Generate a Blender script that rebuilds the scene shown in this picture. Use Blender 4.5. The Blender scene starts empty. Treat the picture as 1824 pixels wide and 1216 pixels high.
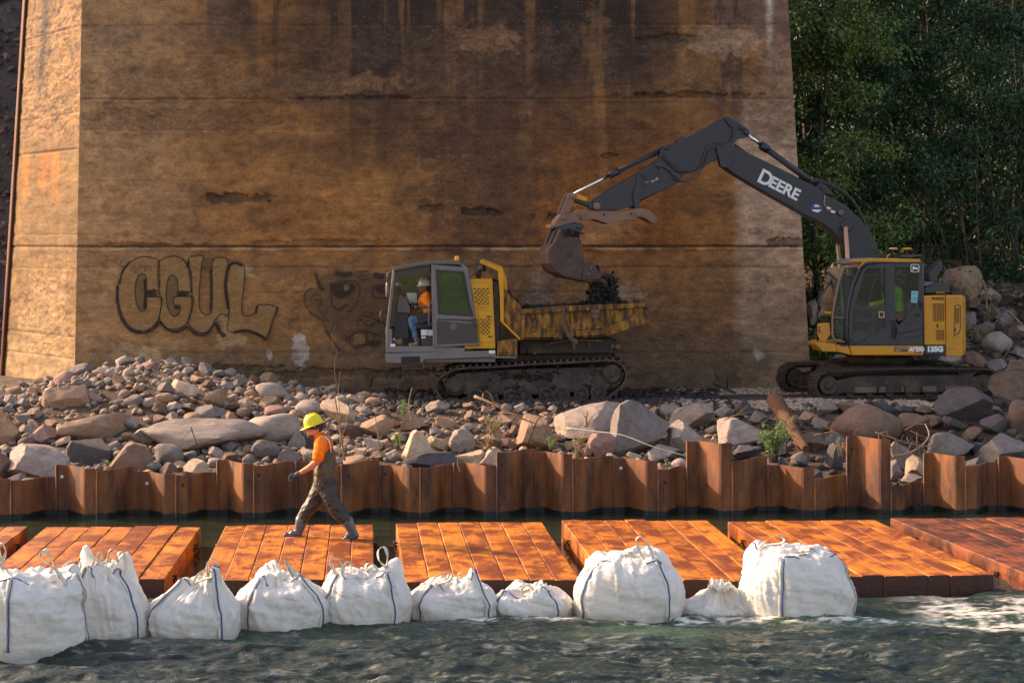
import bpy, bmesh, math, random
import numpy as np
from mathutils import Vector, Matrix, noise as mnoise
R = math.radians
random.seed(7)
rng = np.random.default_rng(7)
SC = bpy.context.scene
COL = SC.collection

# ------------------------------------------------------------------ camera, sky, sun, exposure
F = 3675.0          # focal length in photo pixels (photo 1824 x 1216)
ZC = 4.32           # camera height over the water
HY = 426.0          # horizon row of the photo
cam = bpy.data.cameras.new('camera')
cam.sensor_width = 36.0
cam.lens = F / 1824 * 36.0
cam.shift_y = -(608 - HY) / 1824
cam.clip_start = 0.5
cam.clip_end = 3000
camo = bpy.data.objects.new('camera', cam)
camo.location = (0, 0, ZC)
camo.rotation_euler = (R(90), 0, 0)
COL.objects.link(camo)
SC.camera = camo

SUN_EL, SUN_DIR = R(28), Vector((-0.885, 0.465, 0))
W = bpy.data.worlds.new("World")
SC.world = W
W.use_nodes = True
wn = W.node_tree
sky = wn.nodes.new('ShaderNodeTexSky')
sky.sky_type = 'NISHITA'
sky.sun_disc = False
sky.sun_elevation = SUN_EL
sky.sun_rotation = math.atan2(SUN_DIR.x, SUN_DIR.y)
sky.air_density = 1.0
sky.dust_density = 2.5
sky.ozone_density = 1.0
bg = wn.nodes['Background']
bg.inputs['Strength'].default_value = 0.15
wn.links.new(sky.outputs[0], bg.inputs[0])
sun = bpy.data.lights.new('sun', 'SUN')
sun.energy = 2.6
sun.angle = R(0.6)
sun.color = (1.0, 0.83, 0.62)
suno = bpy.data.objects.new('sun', sun)
sd = Vector((SUN_DIR.x * math.cos(SUN_EL), SUN_DIR.y * math.cos(SUN_EL), math.sin(SUN_EL)))
suno.rotation_euler = sd.to_track_quat('Z', 'Y').to_euler()
suno.location = (-20, 20, 30)
COL.objects.link(suno)
vs = SC.view_settings
vs.view_transform = 'Standard'
vs.look = 'None'
vs.gamma = 1
vs.exposure = 1.5
vs.use_white_balance = True
vs.white_balance_temperature = 7900
vs.white_balance_tint = 20
vs.use_curve_mapping = False
SC.cycles.max_bounces = 6
SC.cycles.transparent_max_bounces = 12
SC.cycles.caustics_reflective = False
SC.cycles.caustics_refractive = False

# ------------------------------------------------------------------ helpers
def P(px, py, D):
    """point at depth D that the photograph shows at (px, py)"""
    return Vector(((px - 912) * D / F, D, ZC - (py - HY) * D / F))

def lin(r, g, b):
    f = lambda c: (c / 255 / 12.92) if c / 255 <= 0.04045 else ((c / 255 + 0.055) / 1.055) ** 2.4
    return (f(r), f(g), f(b))

def tag(o, label=None, cat=None, group=None, kind=None):
    if label: o['label'] = label
    if cat: o['category'] = cat
    if group: o['group'] = group
    if kind: o['kind'] = kind
    return o

def empty(name, loc, rz=0.0, label=None, cat=None, group=None):
    o = bpy.data.objects.new(name, None)
    o.empty_display_size = 0.3
    o.location = loc
    o.rotation_euler = (0, 0, rz)
    COL.objects.link(o)
    return tag(o, label, cat, group)

def link(name, me, parent=None, bevel=0, smooth=None):
    o = bpy.data.objects.new(name, me)
    COL.objects.link(o)
    if parent: o.parent = parent
    if bevel:
        m = o.modifiers.new('bevel', 'BEVEL')
        m.width = bevel; m.segments = 2; m.limit_method = 'ANGLE'; m.angle_limit = R(35)
        m.harden_normals = False
    return o

def mesh_np(name, V, Fq, mats, smooth=False):
    me = bpy.data.meshes.new(name)
    V = np.asarray(V, dtype=np.float32).reshape(-1, 3)
    if isinstance(Fq, np.ndarray):
        k = Fq.shape[1]; n = Fq.shape[0]
        me.vertices.add(len(V)); me.vertices.foreach_set('co', V.ravel())
        me.loops.add(n * k); me.loops.foreach_set('vertex_index', Fq.astype(np.int32).ravel())
        me.polygons.add(n)
        me.polygons.foreach_set('loop_start', np.arange(0, n * k, k, dtype=np.int32))
        me.update(calc_edges=True)
    else:
        me.from_pydata([tuple(v) for v in V], [], Fq)
    if smooth:
        me.polygons.foreach_set('use_smooth', np.ones(len(me.polygons), dtype=bool))
    for m in (mats if isinstance(mats, (list, tuple)) else [mats]):
        me.materials.append(m)
    return me

class MB:
    """collects boxes, prisms and tubes that make one part"""
    def __init__(s): s.v = []; s.f = []; s.mi = []; s.sm = []; s.cur = 0
    def add(s, vs_, fs, smooth=False):
        n = len(s.v)
        s.v += [tuple(v) for v in vs_]
        for f in fs:
            s.f.append([i + n for i in f]); s.mi.append(s.cur); s.sm.append(smooth)
        return s
    def box(s, a, b):
        (x0, y0, z0), (x1, y1, z1) = a, b
        x0, x1 = min(x0, x1), max(x0, x1); y0, y1 = min(y0, y1), max(y0, y1); z0, z1 = min(z0, z1), max(z0, z1)
        return s.add([(x0,y0,z0),(x1,y0,z0),(x1,y1,z0),(x0,y1,z0),(x0,y0,z1),(x1,y0,z1),(x1,y1,z1),(x0,y1,z1)],
                     [(0,3,2,1),(4,5,6,7),(0,1,5,4),(1,2,6,5),(2,3,7,6),(3,0,4,7)])
    def prism(s, pts, y0, y1):
        """pts: (x, z) outline, extruded along y"""
        n = len(pts)
        ar = sum(pts[i][0] * pts[(i + 1) % n][1] - pts[(i + 1) % n][0] * pts[i][1] for i in range(n))
        if ar < 0: pts = pts[::-1]
        if y0 > y1: y0, y1 = y1, y0
        vs_ = [(x, y0, z) for x, z in pts] + [(x, y1, z) for x, z in pts]
        fs = [tuple(range(n)), tuple(range(2 * n - 1, n - 1, -1))]
        fs += [((i + 1) % n, i, i + n, (i + 1) % n + n) for i in range(n)]
        return s.add(vs_, fs)
    def tube(s, pts, r, n=8, smooth=True, cap=True):
        pts = [Vector(p) for p in pts]
        rs = r if isinstance(r, (list, tuple)) else [r] * len(pts)
        vs_ = []; fs = []
        up = Vector((0, 0, 1)); prev = None
        for i, p in enumerate(pts):
            d = (pts[min(i + 1, len(pts) - 1)] - pts[max(i - 1, 0)])
            d = d.normalized() if d.length > 1e-9 else Vector((0, 0, 1))
            if prev is None:
                a = d.cross(Vector((0.13, 0.97, 0.21))).normalized()
            else:
                a = (prev - d * prev.dot(d)); a = a.normalized() if a.length > 1e-6 else d.orthogonal().normalized()
            prev = a; b = d.cross(a)
            for k in range(n):
                t = 2 * math.pi * k / n
                vs_.append(p + a * (rs[i] * math.cos(t)) + b * (rs[i] * math.sin(t)))
        for i in range(len(pts) - 1):
            for k in range(n):
                k2 = (k + 1) % n
                fs.append((i * n + k, i * n + k2, (i + 1) * n + k2, (i + 1) * n + k))
        s.add(vs_, fs, smooth)
        if cap:
            m = len(s.v) - len(vs_)
            s.f.append([m + k for k in range(n)][::-1]); s.mi.append(s.cur); s.sm.append(False)
            m2 = m + (len(pts) - 1) * n
            s.f.append([m2 + k for k in range(n)]); s.mi.append(s.cur); s.sm.append(False)
        return s
    def strap(s, pts, w, t, side=(0, 1, 0)):
        """flat webbing along pts, w wide along side, t thick"""
        pts = [Vector(p) for p in pts]; vs_ = []; fs = []
        for i, p in enumerate(pts):
            d = (pts[min(i + 1, len(pts) - 1)] - pts[max(i - 1, 0)]).normalized()
            sd_ = side[i] if isinstance(side, list) else side
            a = Vector(sd_); a = (a - d * a.dot(d)).normalized(); b = d.cross(a)
            ww = w[i] if isinstance(w, list) else w
            for sa, sb in ((-1, -1), (1, -1), (1, 1), (-1, 1)):
                vs_.append(p + a * (sa * ww / 2) + b * (sb * t / 2))
        for i in range(len(pts) - 1):
            for k in range(4):
                k2 = (k + 1) % 4
                fs.append((i * 4 + k, i * 4 + k2, i * 4 + 4 + k2, i * 4 + 4 + k))
        m = 4 * (len(pts) - 1)
        fs += [(3, 2, 1, 0), (m, m + 1, m + 2, m + 3)]
        return s.add(vs_, fs, True)
    def lathe(s, prof, c=(0, 0, 0), n=16, axis='z', sx=1, sy=1):
        vs_ = []; fs = []
        for r, h in prof:
            for k in range(n):
                t = 2 * math.pi * k / n
                a, b = r * math.cos(t) * sx, r * math.sin(t) * sy
                vs_.append((c[0] + a, c[1] + b, c[2] + h) if axis == 'z' else
                           ((c[0] + a, c[1] + h, c[2] + b) if axis == 'y' else (c[0] + h, c[1] + a, c[2] + b)))
        for i in range(len(prof) - 1):
            for k in range(n):
                k2 = (k + 1) % n
                q = (i * n + k, i * n + k2, (i + 1) * n + k2, (i + 1) * n + k)
                fs.append(q if axis != 'y' else q[::-1])
        return s.add(vs_, fs, True)
    def disc(s, c, r, y0, y1, n=20, rin=0, chamfer=0.0):
        """wheel / pin with its axis along y"""
        ch = chamfer
        pr = [(max(rin, 1e-4), y0), (r - ch, y0), (r, y0 + ch), (r, y1 - ch), (r - ch, y1), (max(rin, 1e-4), y1)]
        if rin: pr.append((rin, y0))
        vs_ = []; fs = []
        for rr, h in pr:
            for k in range(n):
                t = 2 * math.pi * k / n
                vs_.append((c[0] + rr * math.cos(t), h, c[1] + rr * math.sin(t)))
        for i in range(len(pr) - 1):
            for k in range(n):
                k2 = (k + 1) % n
                fs.append((i * n + k2, i * n + k, (i + 1) * n + k, (i + 1) * n + k2)[::-1])
        return s.add(vs_, fs)
    def build(s, name, mats, parent=None, bevel=0, kind=None, label=None):
        me = bpy.data.meshes.new(name)
        me.from_pydata(s.v, [], s.f)
        me.polygons.foreach_set('material_index', s.mi)
        me.polygons.foreach_set('use_smooth', s.sm)
        for m in (mats if isinstance(mats, (list, tuple)) else [mats]): me.materials.append(m)
        bm_ = bmesh.new(); bm_.from_mesh(me); bmesh.ops.recalc_face_normals(bm_, faces=bm_.faces); bm_.to_mesh(me); bm_.free()
        o = link(name, me, parent, bevel)
        if kind: o['kind'] = kind
        if label: o['label'] = label
        return o

# numpy value noise
NTAB = {}
def vnoise(x, y, seed=0):
    x = np.asarray(x, dtype=np.float64); y = np.asarray(y, dtype=np.float64)
    if seed not in NTAB: NTAB[seed] = np.random.default_rng(seed + 1000).random((256, 256))
    T = NTAB[seed]
    xi = np.floor(x).astype(int); yi = np.floor(y).astype(int)
    fx = x - xi; fy = y - yi
    fx = fx * fx * (3 - 2 * fx); fy = fy * fy * (3 - 2 * fy)
    a = T[xi & 255, yi & 255]; b = T[(xi + 1) & 255, yi & 255]
    c = T[xi & 255, (yi + 1) & 255]; d = T[(xi + 1) & 255, (yi + 1) & 255]
    return (a * (1 - fx) + b * fx) * (1 - fy) + (c * (1 - fx) + d * fx) * fy
def fbm(x, y, oct=4, seed=0, gain=0.5):
    s = 0; a = 1; t = 0
    for i in range(oct):
        s = s + a * vnoise(x * 2 ** i + 17.3 * i, y * 2 ** i + 9.1 * i, seed + i); t += a; a *= gain
    return s / t
def sstep(a, b, x):
    t = np.clip((x - a) / (b - a), 0, 1)
    return t * t * (3 - 2 * t)

# ------------------------------------------------------------------ materials
class NT:
    def __init__(s, name):
        s.m = bpy.data.materials.new(name); s.m.use_nodes = True
        s.t = s.m.node_tree; s.b = s.t.nodes['Principled BSDF']; s.out = s.t.nodes['Material Output']
        s.tc = s.t.nodes.new('ShaderNodeTexCoord')
    def n(s, k, **kw):
        nd = s.t.nodes.new(k)
        for a, v in kw.items(): setattr(nd, a, v)
        return nd
    def l(s, a, b): s.t.links.new(a, b); return s
    def mapped(s, scale, coord='Object', loc=(0, 0, 0)):
        mp = s.n('ShaderNodeMapping'); mp.inputs['Scale'].default_value = scale; mp.inputs['Location'].default_value = loc
        s.l(s.tc.outputs[coord], mp.inputs['Vector']); return mp.outputs[0]
    def noise(s, scale, vec=None, detail=6, rough=0.6, dist=0.0):
        nd = s.n('ShaderNodeTexNoise'); nd.inputs['Scale'].default_value = scale
        nd.inputs['Detail'].default_value = detail; nd.inputs['Roughness'].default_value = rough; nd.inputs['Distortion'].default_value = dist
        s.l(vec if vec is not None else s.tc.outputs['Object'], nd.inputs['Vector']); return nd.outputs['Fac']
    def ramp(s, fac, stops):
        nd = s.n('ShaderNodeValToRGB'); cr = nd.color_ramp
        while len(cr.elements) < len(stops): cr.elements.new(0.5)
        for e, (p, c) in zip(cr.elements, stops):
            e.position = p; e.color = (c[0], c[1], c[2], 1) if isinstance(c, (tuple, list)) else (c, c, c, 1)
        s.l(fac, nd.inputs[0]); return nd.outputs[0]
    def mix(s, fac, a, b, mode='MIX'):
        nd = s.n('ShaderNodeMixRGB', blend_type=mode)
        for i, v in ((0, fac), (1, a), (2, b)):
            if isinstance(v, (int, float)): nd.inputs[i].default_value = v if i == 0 else (v, v, v, 1)
            elif isinstance(v, (tuple, list)): nd.inputs[i].default_value = (v[0], v[1], v[2], 1)
            else: s.l(v, nd.inputs[i])
        return nd.outputs[0]
    def math(s, op, a, b=None):
        nd = s.n('ShaderNodeMath', operation=op)
        for i, v in enumerate((a, b)):
            if v is None: continue
            if isinstance(v, (int, float)): nd.inputs[i].default_value = v
            else: s.l(v, nd.inputs[i])
        return nd.outputs[0]
    def bump(s, h, strength=0.3, dist=0.02):
        nd = s.n('ShaderNodeBump'); nd.inputs['Strength'].default_value = strength; nd.inputs['Distance'].default_value = dist
        s.l(h, nd.inputs['Height']); s.l(nd.outputs[0], s.b.inputs['Normal']); return s
    def color(s, c):
        if isinstance(c, (tuple, list)): s.b.inputs['Base Color'].default_value = (c[0], c[1], c[2], 1)
        else: s.l(c, s.b.inputs['Base Color'])
        return s
    def rough(s, r):
        if isinstance(r, (int, float)): s.b.inputs['Roughness'].default_value = r
        else: s.l(r, s.b.inputs['Roughness'])
        return s

MUD = lin(74, 58, 46)
def paint(name, col, rough=0.45, dirt=0.3, dirtcol=None, dscale=3.0, metal=0.0, bump=0.15, stretch=(1, 1, 1), lo=0.45, grad=None):
    """painted or bare metal: worn by patches of dust and mud, small scratches"""
    t = NT(name); dc = dirtcol or MUD
    v = t.mapped(stretch)
    n1 = t.noise(dscale, v, 8, 0.65, 0.3)
    n2 = t.noise(dscale * 9, v, 4, 0.7)
    m = t.math('ADD', t.math('MULTIPLY', n1, 0.7), t.math('MULTIPLY', n2, 0.3))
    if grad:      # more mud low down on the thing: (z where it is full, z where it ends)
        sp = t.n('ShaderNodeSeparateXYZ'); t.l(t.tc.outputs['Object'], sp.inputs[0])
        mr = t.n('ShaderNodeMapRange'); mr.inputs[1].default_value = grad[0]; mr.inputs[2].default_value = grad[1]
        mr.inputs[3].default_value = 0.28; mr.inputs[4].default_value = 0.0; t.l(sp.outputs['Z'], mr.inputs[0])
        m = t.math('ADD', m, mr.outputs[0])
    fac = t.ramp(m, [(lo, 0.0), (lo + 0.22, 1.0)])
    fac = t.math('MULTIPLY', fac, dirt)
    var = t.mix(t.ramp(t.noise(1.3), [(0.3, 0.0), (0.75, 1.0)]), tuple(c * 0.86 for c in col), col)
    t.color(t.mix(fac, var, dc))
    t.rough(t.math('ADD', t.math('MULTIPLY', fac, 0.4), rough))
    t.b.inputs['Metallic'].default_value = metal
    t.bump(m, bump * 1.5, 0.012)
    return t.m

def simple(name, col, rough=0.6, metal=0.0, nscale=30, var=0.25, bump=0.2, bd=0.005, stretch=(1, 1, 1)):
    t = NT(name); v = t.mapped(stretch); n1 = t.noise(nscale, v, 5, 0.6); n2 = t.noise(nscale * 0.12, v, 3)
    c = t.mix(t.ramp(n1, [(0.3, 0.0), (0.7, 1.0)]), tuple(x * (1 - var) for x in col), tuple(min(1, x * (1 + var * 0.6)) for x in col))
    c = t.mix(t.ramp(n2, [(0.35, 0.0), (0.65, 0.35)]), c, tuple(x * 0.7 for x in col))
    t.color(c).rough(rough); t.b.inputs['Metallic'].default_value = metal
    t.bump(n1, bump, bd)
    return t.m

def glass(name, tint=(0.75, 0.85, 0.8), dirt=0.12, dcol=(0.3, 0.26, 0.2)):
    t = NT(name); nt = t.t
    tr = t.n('ShaderNodeBsdfTransparent'); tr.inputs[0].default_value = (*tint, 1)
    gl = t.n('ShaderNodeBsdfGlossy'); gl.inputs['Roughness'].default_value = 0.03
    df = t.n('ShaderNodeBsdfDiffuse'); df.inputs[0].default_value = (*dcol, 1)
    fr = t.n('ShaderNodeFresnel'); fr.inputs[0].default_value = 1.5
    m1 = t.n('ShaderNodeMixShader'); m2 = t.n('ShaderNodeMixShader')
    t.l(fr.outputs[0], m1.inputs[0]).l(tr.outputs[0], m1.inputs[1]).l(gl.outputs[0], m1.inputs[2])
    t.l(t.math('MULTIPLY', t.ramp(t.noise(4, None, 6, 0.7), [(0.35, 0.25), (0.75, 1.0)]), dirt), m2.inputs[0])
    t.l(m1.outputs[0], m2.inputs[1]).l(df.outputs[0], m2.inputs[2]).l(m2.outputs[0], t.out.inputs[0])
    return t.m

def m_wall(name):
    """old board-marked concrete; the broad stains and painted corner light come with the mesh as an attribute"""
    t = NT(name)
    at = t.n('ShaderNodeAttribute', attribute_name='stain_light')
    v = t.mapped((1, 1, 1.5))
    n1 = t.noise(3.2, v, 12, 0.74, 0.3); n2 = t.noise(38, None, 6, 0.8); n3 = t.noise(1.0, t.mapped((0.8, 0.8, 1.6), loc=(4, 2, 7)), 9, 0.7)
    c = t.mix(t.ramp(n1, [(0.3, 0.0), (0.72, 1.0)]), (0.42, 0.40, 0.39), (1.40, 1.42, 1.44))
    c2 = t.mix(t.ramp(n2, [(0.35, 0.0), (0.66, 1.0)]), (0.58, 0.58, 0.60), (1.28, 1.28, 1.28))
    c3 = t.mix(t.ramp(n3, [(0.35, 0.0), (0.65, 1.0)]), (0.66, 0.64, 0.62), (1.10, 1.06, 1.0))
    col = t.mix(1.0, at.outputs['Color'], c, 'MULTIPLY'); col = t.mix(1.0, col, c2, 'MULTIPLY'); col = t.mix(1.0, col, c3, 'MULTIPLY')
    # light aggregate stones showing where the skin has worn off
    vo = t.n('ShaderNodeTexVoronoi'); vo.inputs['Scale'].default_value = 16; t.l(t.tc.outputs['Object'], vo.inputs['Vector'])
    st = t.ramp(vo.outputs['Distance'], [(0.10, 1.0), (0.2, 0.0)])
    st = t.math('MULTIPLY', st, t.ramp(t.noise(0.9, t.mapped((1, 1, 1.6), loc=(3, 5, 1)), 6, 0.7), [(0.44, 0.0), (0.60, 0.6)]))
    col = t.mix(st, col, lin(188, 152, 118))
    t.color(col); t.rough(0.9)
    h = t.math('ADD', t.math('MULTIPLY', n1, 1.0), t.math('MULTIPLY', n2, 0.5))
    t.bump(t.math('ADD', h, st), 0.55, 0.03)
    return t.m

def m_rock(name):
    t = NT(name)
    oi = t.n('ShaderNodeObjectInfo')
    n1 = t.noise(3.0, None, 9, 0.7, 0.6); n2 = t.noise(28, None, 5, 0.7); n3 = t.noise(1.2, t.mapped((1, 1, 1), loc=(9, 2, 4)), 5, 0.6)
    c = t.mix(t.ramp(n1, [(0.32, 0.0), (0.7, 1.0)]), (0.62, 0.6, 0.6), (1.25, 1.22, 1.18))
    c2 = t.mix(t.ramp(n2, [(0.35, 0.0), (0.68, 1.0)]), (0.75, 0.75, 0.75), (1.2, 1.2, 1.2))
    col = t.mix(1.0, oi.outputs['Color'], c, 'MULTIPLY'); col = t.mix(1.0, col, c2, 'MULTIPLY')
    col = t.mix(t.ramp(n3, [(0.55, 0.0), (0.7, 0.5)]), col, lin(120, 88, 62))
    t.color(col); t.rough(0.85)
    t.bump(t.math('ADD', n1, t.math('MULTIPLY', n2, 0.35)), 0.6, 0.05)
    return t.m

def m_rubble(name, stops, bumpd=0.03):
    """broken stone and dirt seen as one mass: colour by mesh island"""
    t = NT(name)
    g = t.n('ShaderNodeNewGeometry')
    c = t.ramp(g.outputs['Random Per Island'], stops)
    n1 = t.noise(9, None, 7, 0.7)
    col = t.mix(1.0, c, t.mix(t.ramp(n1, [(0.3, 0.0), (0.7, 1.0)]), (0.6, 0.6, 0.6), (1.2, 1.2, 1.2)), 'MULTIPLY')
    t.color(col).rough(0.9); t.bump(n1, 0.5, bumpd)
    return t.m

def m_ground(name, a, b, c_, scale=0.6):
    t = NT(name)
    n1 = t.noise(scale, None, 9, 0.7); n2 = t.noise(14, None, 8, 0.75); n3 = t.noise(70, None, 3, 0.7)
    col = t.mix(t.ramp(n1, [(0.38, 0.0), (0.62, 1.0)]), a, b)
    col = t.mix(t.ramp(n2, [(0.45, 0.0), (0.7, 0.8)]), col, c_)
    t.color(col).rough(0.92)
    t.bump(t.math('ADD', n2, t.math('MULTIPLY', n3, 0.4)), 0.9, 0.06)
    return t.m

def m_rust(name):
    t = NT(name)
    v = t.mapped((1, 1, 0.12)); n1 = t.noise(9, v, 6, 0.65); n2 = t.noise(3.2, t.mapped((1, 1, 0.35), loc=(5, 3, 1)), 7, 0.7); n3 = t.noise(90, None, 4, 0.7)
    oi = t.n('ShaderNodeObjectInfo')
    base = t.mix(t.ramp(n2, [(0.40, 0.0), (0.60, 1.0)]), lin(44, 30, 24), lin(142, 82, 36))
    base = t.mix(t.ramp(n1, [(0.5, 0.0), (0.8, 0.6)]), base, lin(158, 98, 44))
    base = t.mix(t.ramp(n1, [(0.22, 0.7), (0.42, 0.0)]), base, lin(72, 50, 44))
    base = t.mix(t.ramp(n3, [(0.5, 0.0), (0.72, 0.55)]), base, lin(164, 92, 46))
    base = t.mix(t.math('MULTIPLY', oi.outputs['Random'], 0.5), base, lin(112, 60, 34))
    # wet, algae-dark band just above the water
    sp = t.n('ShaderNodeSeparateXYZ'); t.l(t.tc.outputs['Object'], sp.inputs[0])
    z = t.math('ADD', sp.outputs['Z'], t.math('MULTIPLY', t.noise(5.0, t.mapped((1, 1, 0.2)), 4, 0.6), 0.10))
    wet = t.ramp(z, [(0.0, 1.0), (0.115, 1.0), (0.125, 0.0)])
    t.color(t.mix(wet, base, lin(24, 22, 20)))
    t.rough(t.math('SUBTRACT', 0.75, t.math('MULTIPLY', wet, 0.2)))
    t.bump(t.math('ADD', n3, n1), 0.25, 0.01)
    return t.m

def m_wood(name, a, b, dark):
    t = NT(name)
    oi = t.n('ShaderNodeObjectInfo')
    ofs = t.n('ShaderNodeVectorMath', operation='ADD'); t.l(t.tc.outputs['Object'], ofs.inputs[0])
    cmb = t.n('ShaderNodeCombineXYZ'); t.l(t.math('MULTIPLY', oi.outputs['Random'], 40.0), cmb.inputs[0]); t.l(cmb.outputs[0], ofs.inputs[1])
    mp = t.n('ShaderNodeMapping'); mp.inputs['Scale'].default_value = (8, 0.55, 8); t.l(ofs.outputs[0], mp.inputs[0])
    n1 = t.noise(2.2, mp.outputs[0], 7, 0.65, 0.4)
    mp2 = t.n('ShaderNodeMapping'); mp2.inputs['Scale'].default_value = (1.4, 1.0, 1); t.l(ofs.outputs[0], mp2.inputs[0])
    n2 = t.noise(1.5, mp2.outputs[0], 6, 0.7, 0.5)
    mp3 = t.n('ShaderNodeMapping'); mp3.inputs['Scale'].default_value = (3.0, 9.0, 3); t.l(ofs.outputs[0], mp3.inputs[0])
    n3 = t.noise(2.0, mp3.outputs[0], 6, 0.75)
    c = t.mix(t.ramp(n1, [(0.3, 0.0), (0.7, 1.0)]), a, b)
    c = t.mix(t.math('MULTIPLY', oi.outputs['Random'], 0.35), c, tuple(x * 0.6 for x in a))
    c = t.mix(t.ramp(n2, [(0.42, 0.0), (0.56, 0.9)]), c, dark)
    sc = t.math('MULTIPLY', t.ramp(n3, [(0.58, 0.0), (0.7, 0.8)]), t.ramp(n2, [(0.4, 0.0), (0.6, 1.0)]))
    c = t.mix(sc, c, tuple(x * 0.35 for x in dark))
    mp4 = t.n('ShaderNodeMapping'); mp4.inputs['Scale'].default_value = (5, 22, 5); t.l(ofs.outputs[0], mp4.inputs[0]); n4 = t.noise(3.0, mp4.outputs[0], 5, 0.8)
    band = t.ramp(t.noise(0.9, mp2.outputs[0], 3, 0.6), [(0.48, 0.0), (0.58, 1.0)])
    c = t.mix(t.math('MULTIPLY', t.ramp(n4, [(0.63, 0.0), (0.70, 0.6)]), band), c, lin(220, 160, 90))
    c = t.mix(t.math('MULTIPLY', t.ramp(n4, [(0.34, 0.9), (0.42, 0.0)]), band), c, tuple(x * 0.3 for x in dark))
    c = t.mix(t.ramp(n3, [(0.22, 0.5), (0.34, 0.0)]), c, lin(228, 170, 110))
    t.color(c).rough(t.ramp(n2, [(0.3, 0.62), (0.7, 0.38)]))
    t.bump(t.math('ADD', n1, t.math('MULTIPLY', n3, 0.6)), 0.45, 0.012)
    return t.m

def m_fabric(name, col=(0.74, 0.71, 0.66)):
    t = NT(name)
    n1 = t.noise(2.5, t.mapped((1, 1, 3.0)), 6, 0.6, 0.7); n2 = t.noise(60, None, 3, 0.6); n3 = t.noise(7, t.mapped((1, 1, 4.5)), 5, 0.6, 1.0)
    n4 = t.noise(1.4, t.mapped((1, 1, 1), loc=(2, 8, 5)), 6, 0.7)
    c = t.mix(t.ramp(n4, [(0.45, 0.0), (0.75, 0.35)]), col, lin(196, 178, 150))
    sp = t.n('ShaderNodeSeparateXYZ'); t.l(t.tc.outputs['Object'], sp.inputs[0])
    zw = t.math('ADD', sp.outputs['Z'], t.math('MULTIPLY', t.math('SUBTRACT', t.noise(6, None, 4, 0.6), 0.5), 0.12))
    wet = t.ramp(zw, [(0.12, 1.0), (0.20, 0.0)])
    c = t.mix(t.math('MULTIPLY', wet, 0.45), c, lin(138, 132, 118))
    c = t.mix(t.math('MULTIPLY', t.ramp(t.noise(13, t.mapped((1, 1, 1), loc=(7, 1, 3)), 6, 0.75), [(0.62, 0.0), (0.72, 0.5)]), 0.6), c, lin(150, 130, 104))
    t.color(c).rough(0.55)
    h = t.math('ADD', t.math('MULTIPLY', n1, 1.0), t.math('MULTIPLY', n3, 0.55)); h = t.math('ADD', h, t.math('MULTIPLY', n2, 0.06))
    t.bump(h, 0.42, 0.05)
    tl = t.n('ShaderNodeBsdfTranslucent'); tl.inputs[0].default_value = (0.8, 0.74, 0.62, 1)
    ms = t.n('ShaderNodeMixShader'); ms.inputs[0].default_value = 0.18
    t.l(t.b.outputs[0], ms.inputs[1]).l(tl.outputs[0], ms.inputs[2]).l(ms.outputs[0], t.out.inputs[0])
    return t.m

def m_leaf(name, stops, trans=0.2):
    t = NT(name)
    g = t.n('ShaderNodeNewGeometry')
    c = t.ramp(g.outputs['Random Per Island'], stops)
    t.color(c).rough(0.55)
    tl = t.n('ShaderNodeBsdfTranslucent'); t.l(c, tl.inputs[0])
    ms = t.n('ShaderNodeMixShader'); ms.inputs[0].default_value = trans
    t.l(t.b.outputs[0], ms.inputs[1]).l(tl.outputs[0], ms.inputs[2]).l(ms.outputs[0], t.out.inputs[0])
    return t.m

def m_graf(name, col, wear=0.3, scale=5):
    """spray paint, worn away in flecks"""
    t = NT(name)
    t.color(t.mix(t.ramp(t.noise(9, t.mapped((1, 1, 2)), 6, 0.7), [(0.3, 0.0), (0.7, 1.0)]), tuple(c * 0.75 for c in col), tuple(c * 1.1 for c in col))).rough(0.9)
    tr = t.n('ShaderNodeBsdfTransparent'); ms = t.n('ShaderNodeMixShader')
    n = t.math('ADD', t.math('MULTIPLY', t.noise(scale, t.mapped((1, 1, 2.5)), 9, 0.8), 0.75), t.math('MULTIPLY', t.noise(40, None, 3, 0.7), 0.25))
    w = t.ramp(n, [(0.5 - wear * 0.35, 1.0), (0.5 + 0.3 - wear * 0.3, 0.12)])
    t.l(w, ms.inputs[0]).l(tr.outputs[0], ms.inputs[1]).l(t.b.outputs[0], ms.inputs[2]).l(ms.outputs[0], t.out.inputs[0])
    t.bump(n, 0.4, 0.02)
    return t.m

M = {}
M['wall'] = m_wall('old_concrete')
M['rock'] = m_rock('rock')
M['rubble'] = m_rubble('rubble', [(0, lin(92, 74, 62)), (0.3, lin(140, 116, 98)), (0.6, lin(168, 144, 120)), (0.85, lin(118, 108, 104)), (1, lin(150, 104, 74))])
M['gravel'] = m_rubble('pale_gravel', [(0, lin(120, 96, 78)), (0.5, lin(190, 162, 138)), (1, lin(150, 128, 112))])
M['mudclod'] = m_rubble('wet_mud', [(0, lin(30, 24, 22)), (0.5, lin(46, 37, 34)), (1, lin(66, 54, 48))])
M['soil'] = m_ground('dark_soil', lin(58, 44, 34), lin(92, 70, 52), lin(110, 88, 68))
M['slope'] = m_ground('gravel_slope', lin(40, 38, 40), lin(62, 56, 54), lin(84, 74, 68), 1.5)
M['humus'] = m_ground('leaf_mould', lin(18, 20, 14), lin(30, 32, 20), lin(42, 38, 26), 1.5)
M['rust'] = m_rust('rusty_steel')
M['rustpart'] = simple('rust_brown', lin(96, 50, 30), 0.8, 0, 20, 0.4)
M['wood'] = m_wood('wet_orange_timber', lin(180, 90, 5), lin(218, 130, 10), lin(108, 44, 8))
M['wood_end'] = simple('shaded_wet_end_grain', lin(74, 34, 20), 0.5, 0, 22, 0.4, 0.5, 0.01)  # unlit end faces: their shade is put into a darker wet end-grain colour
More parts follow.
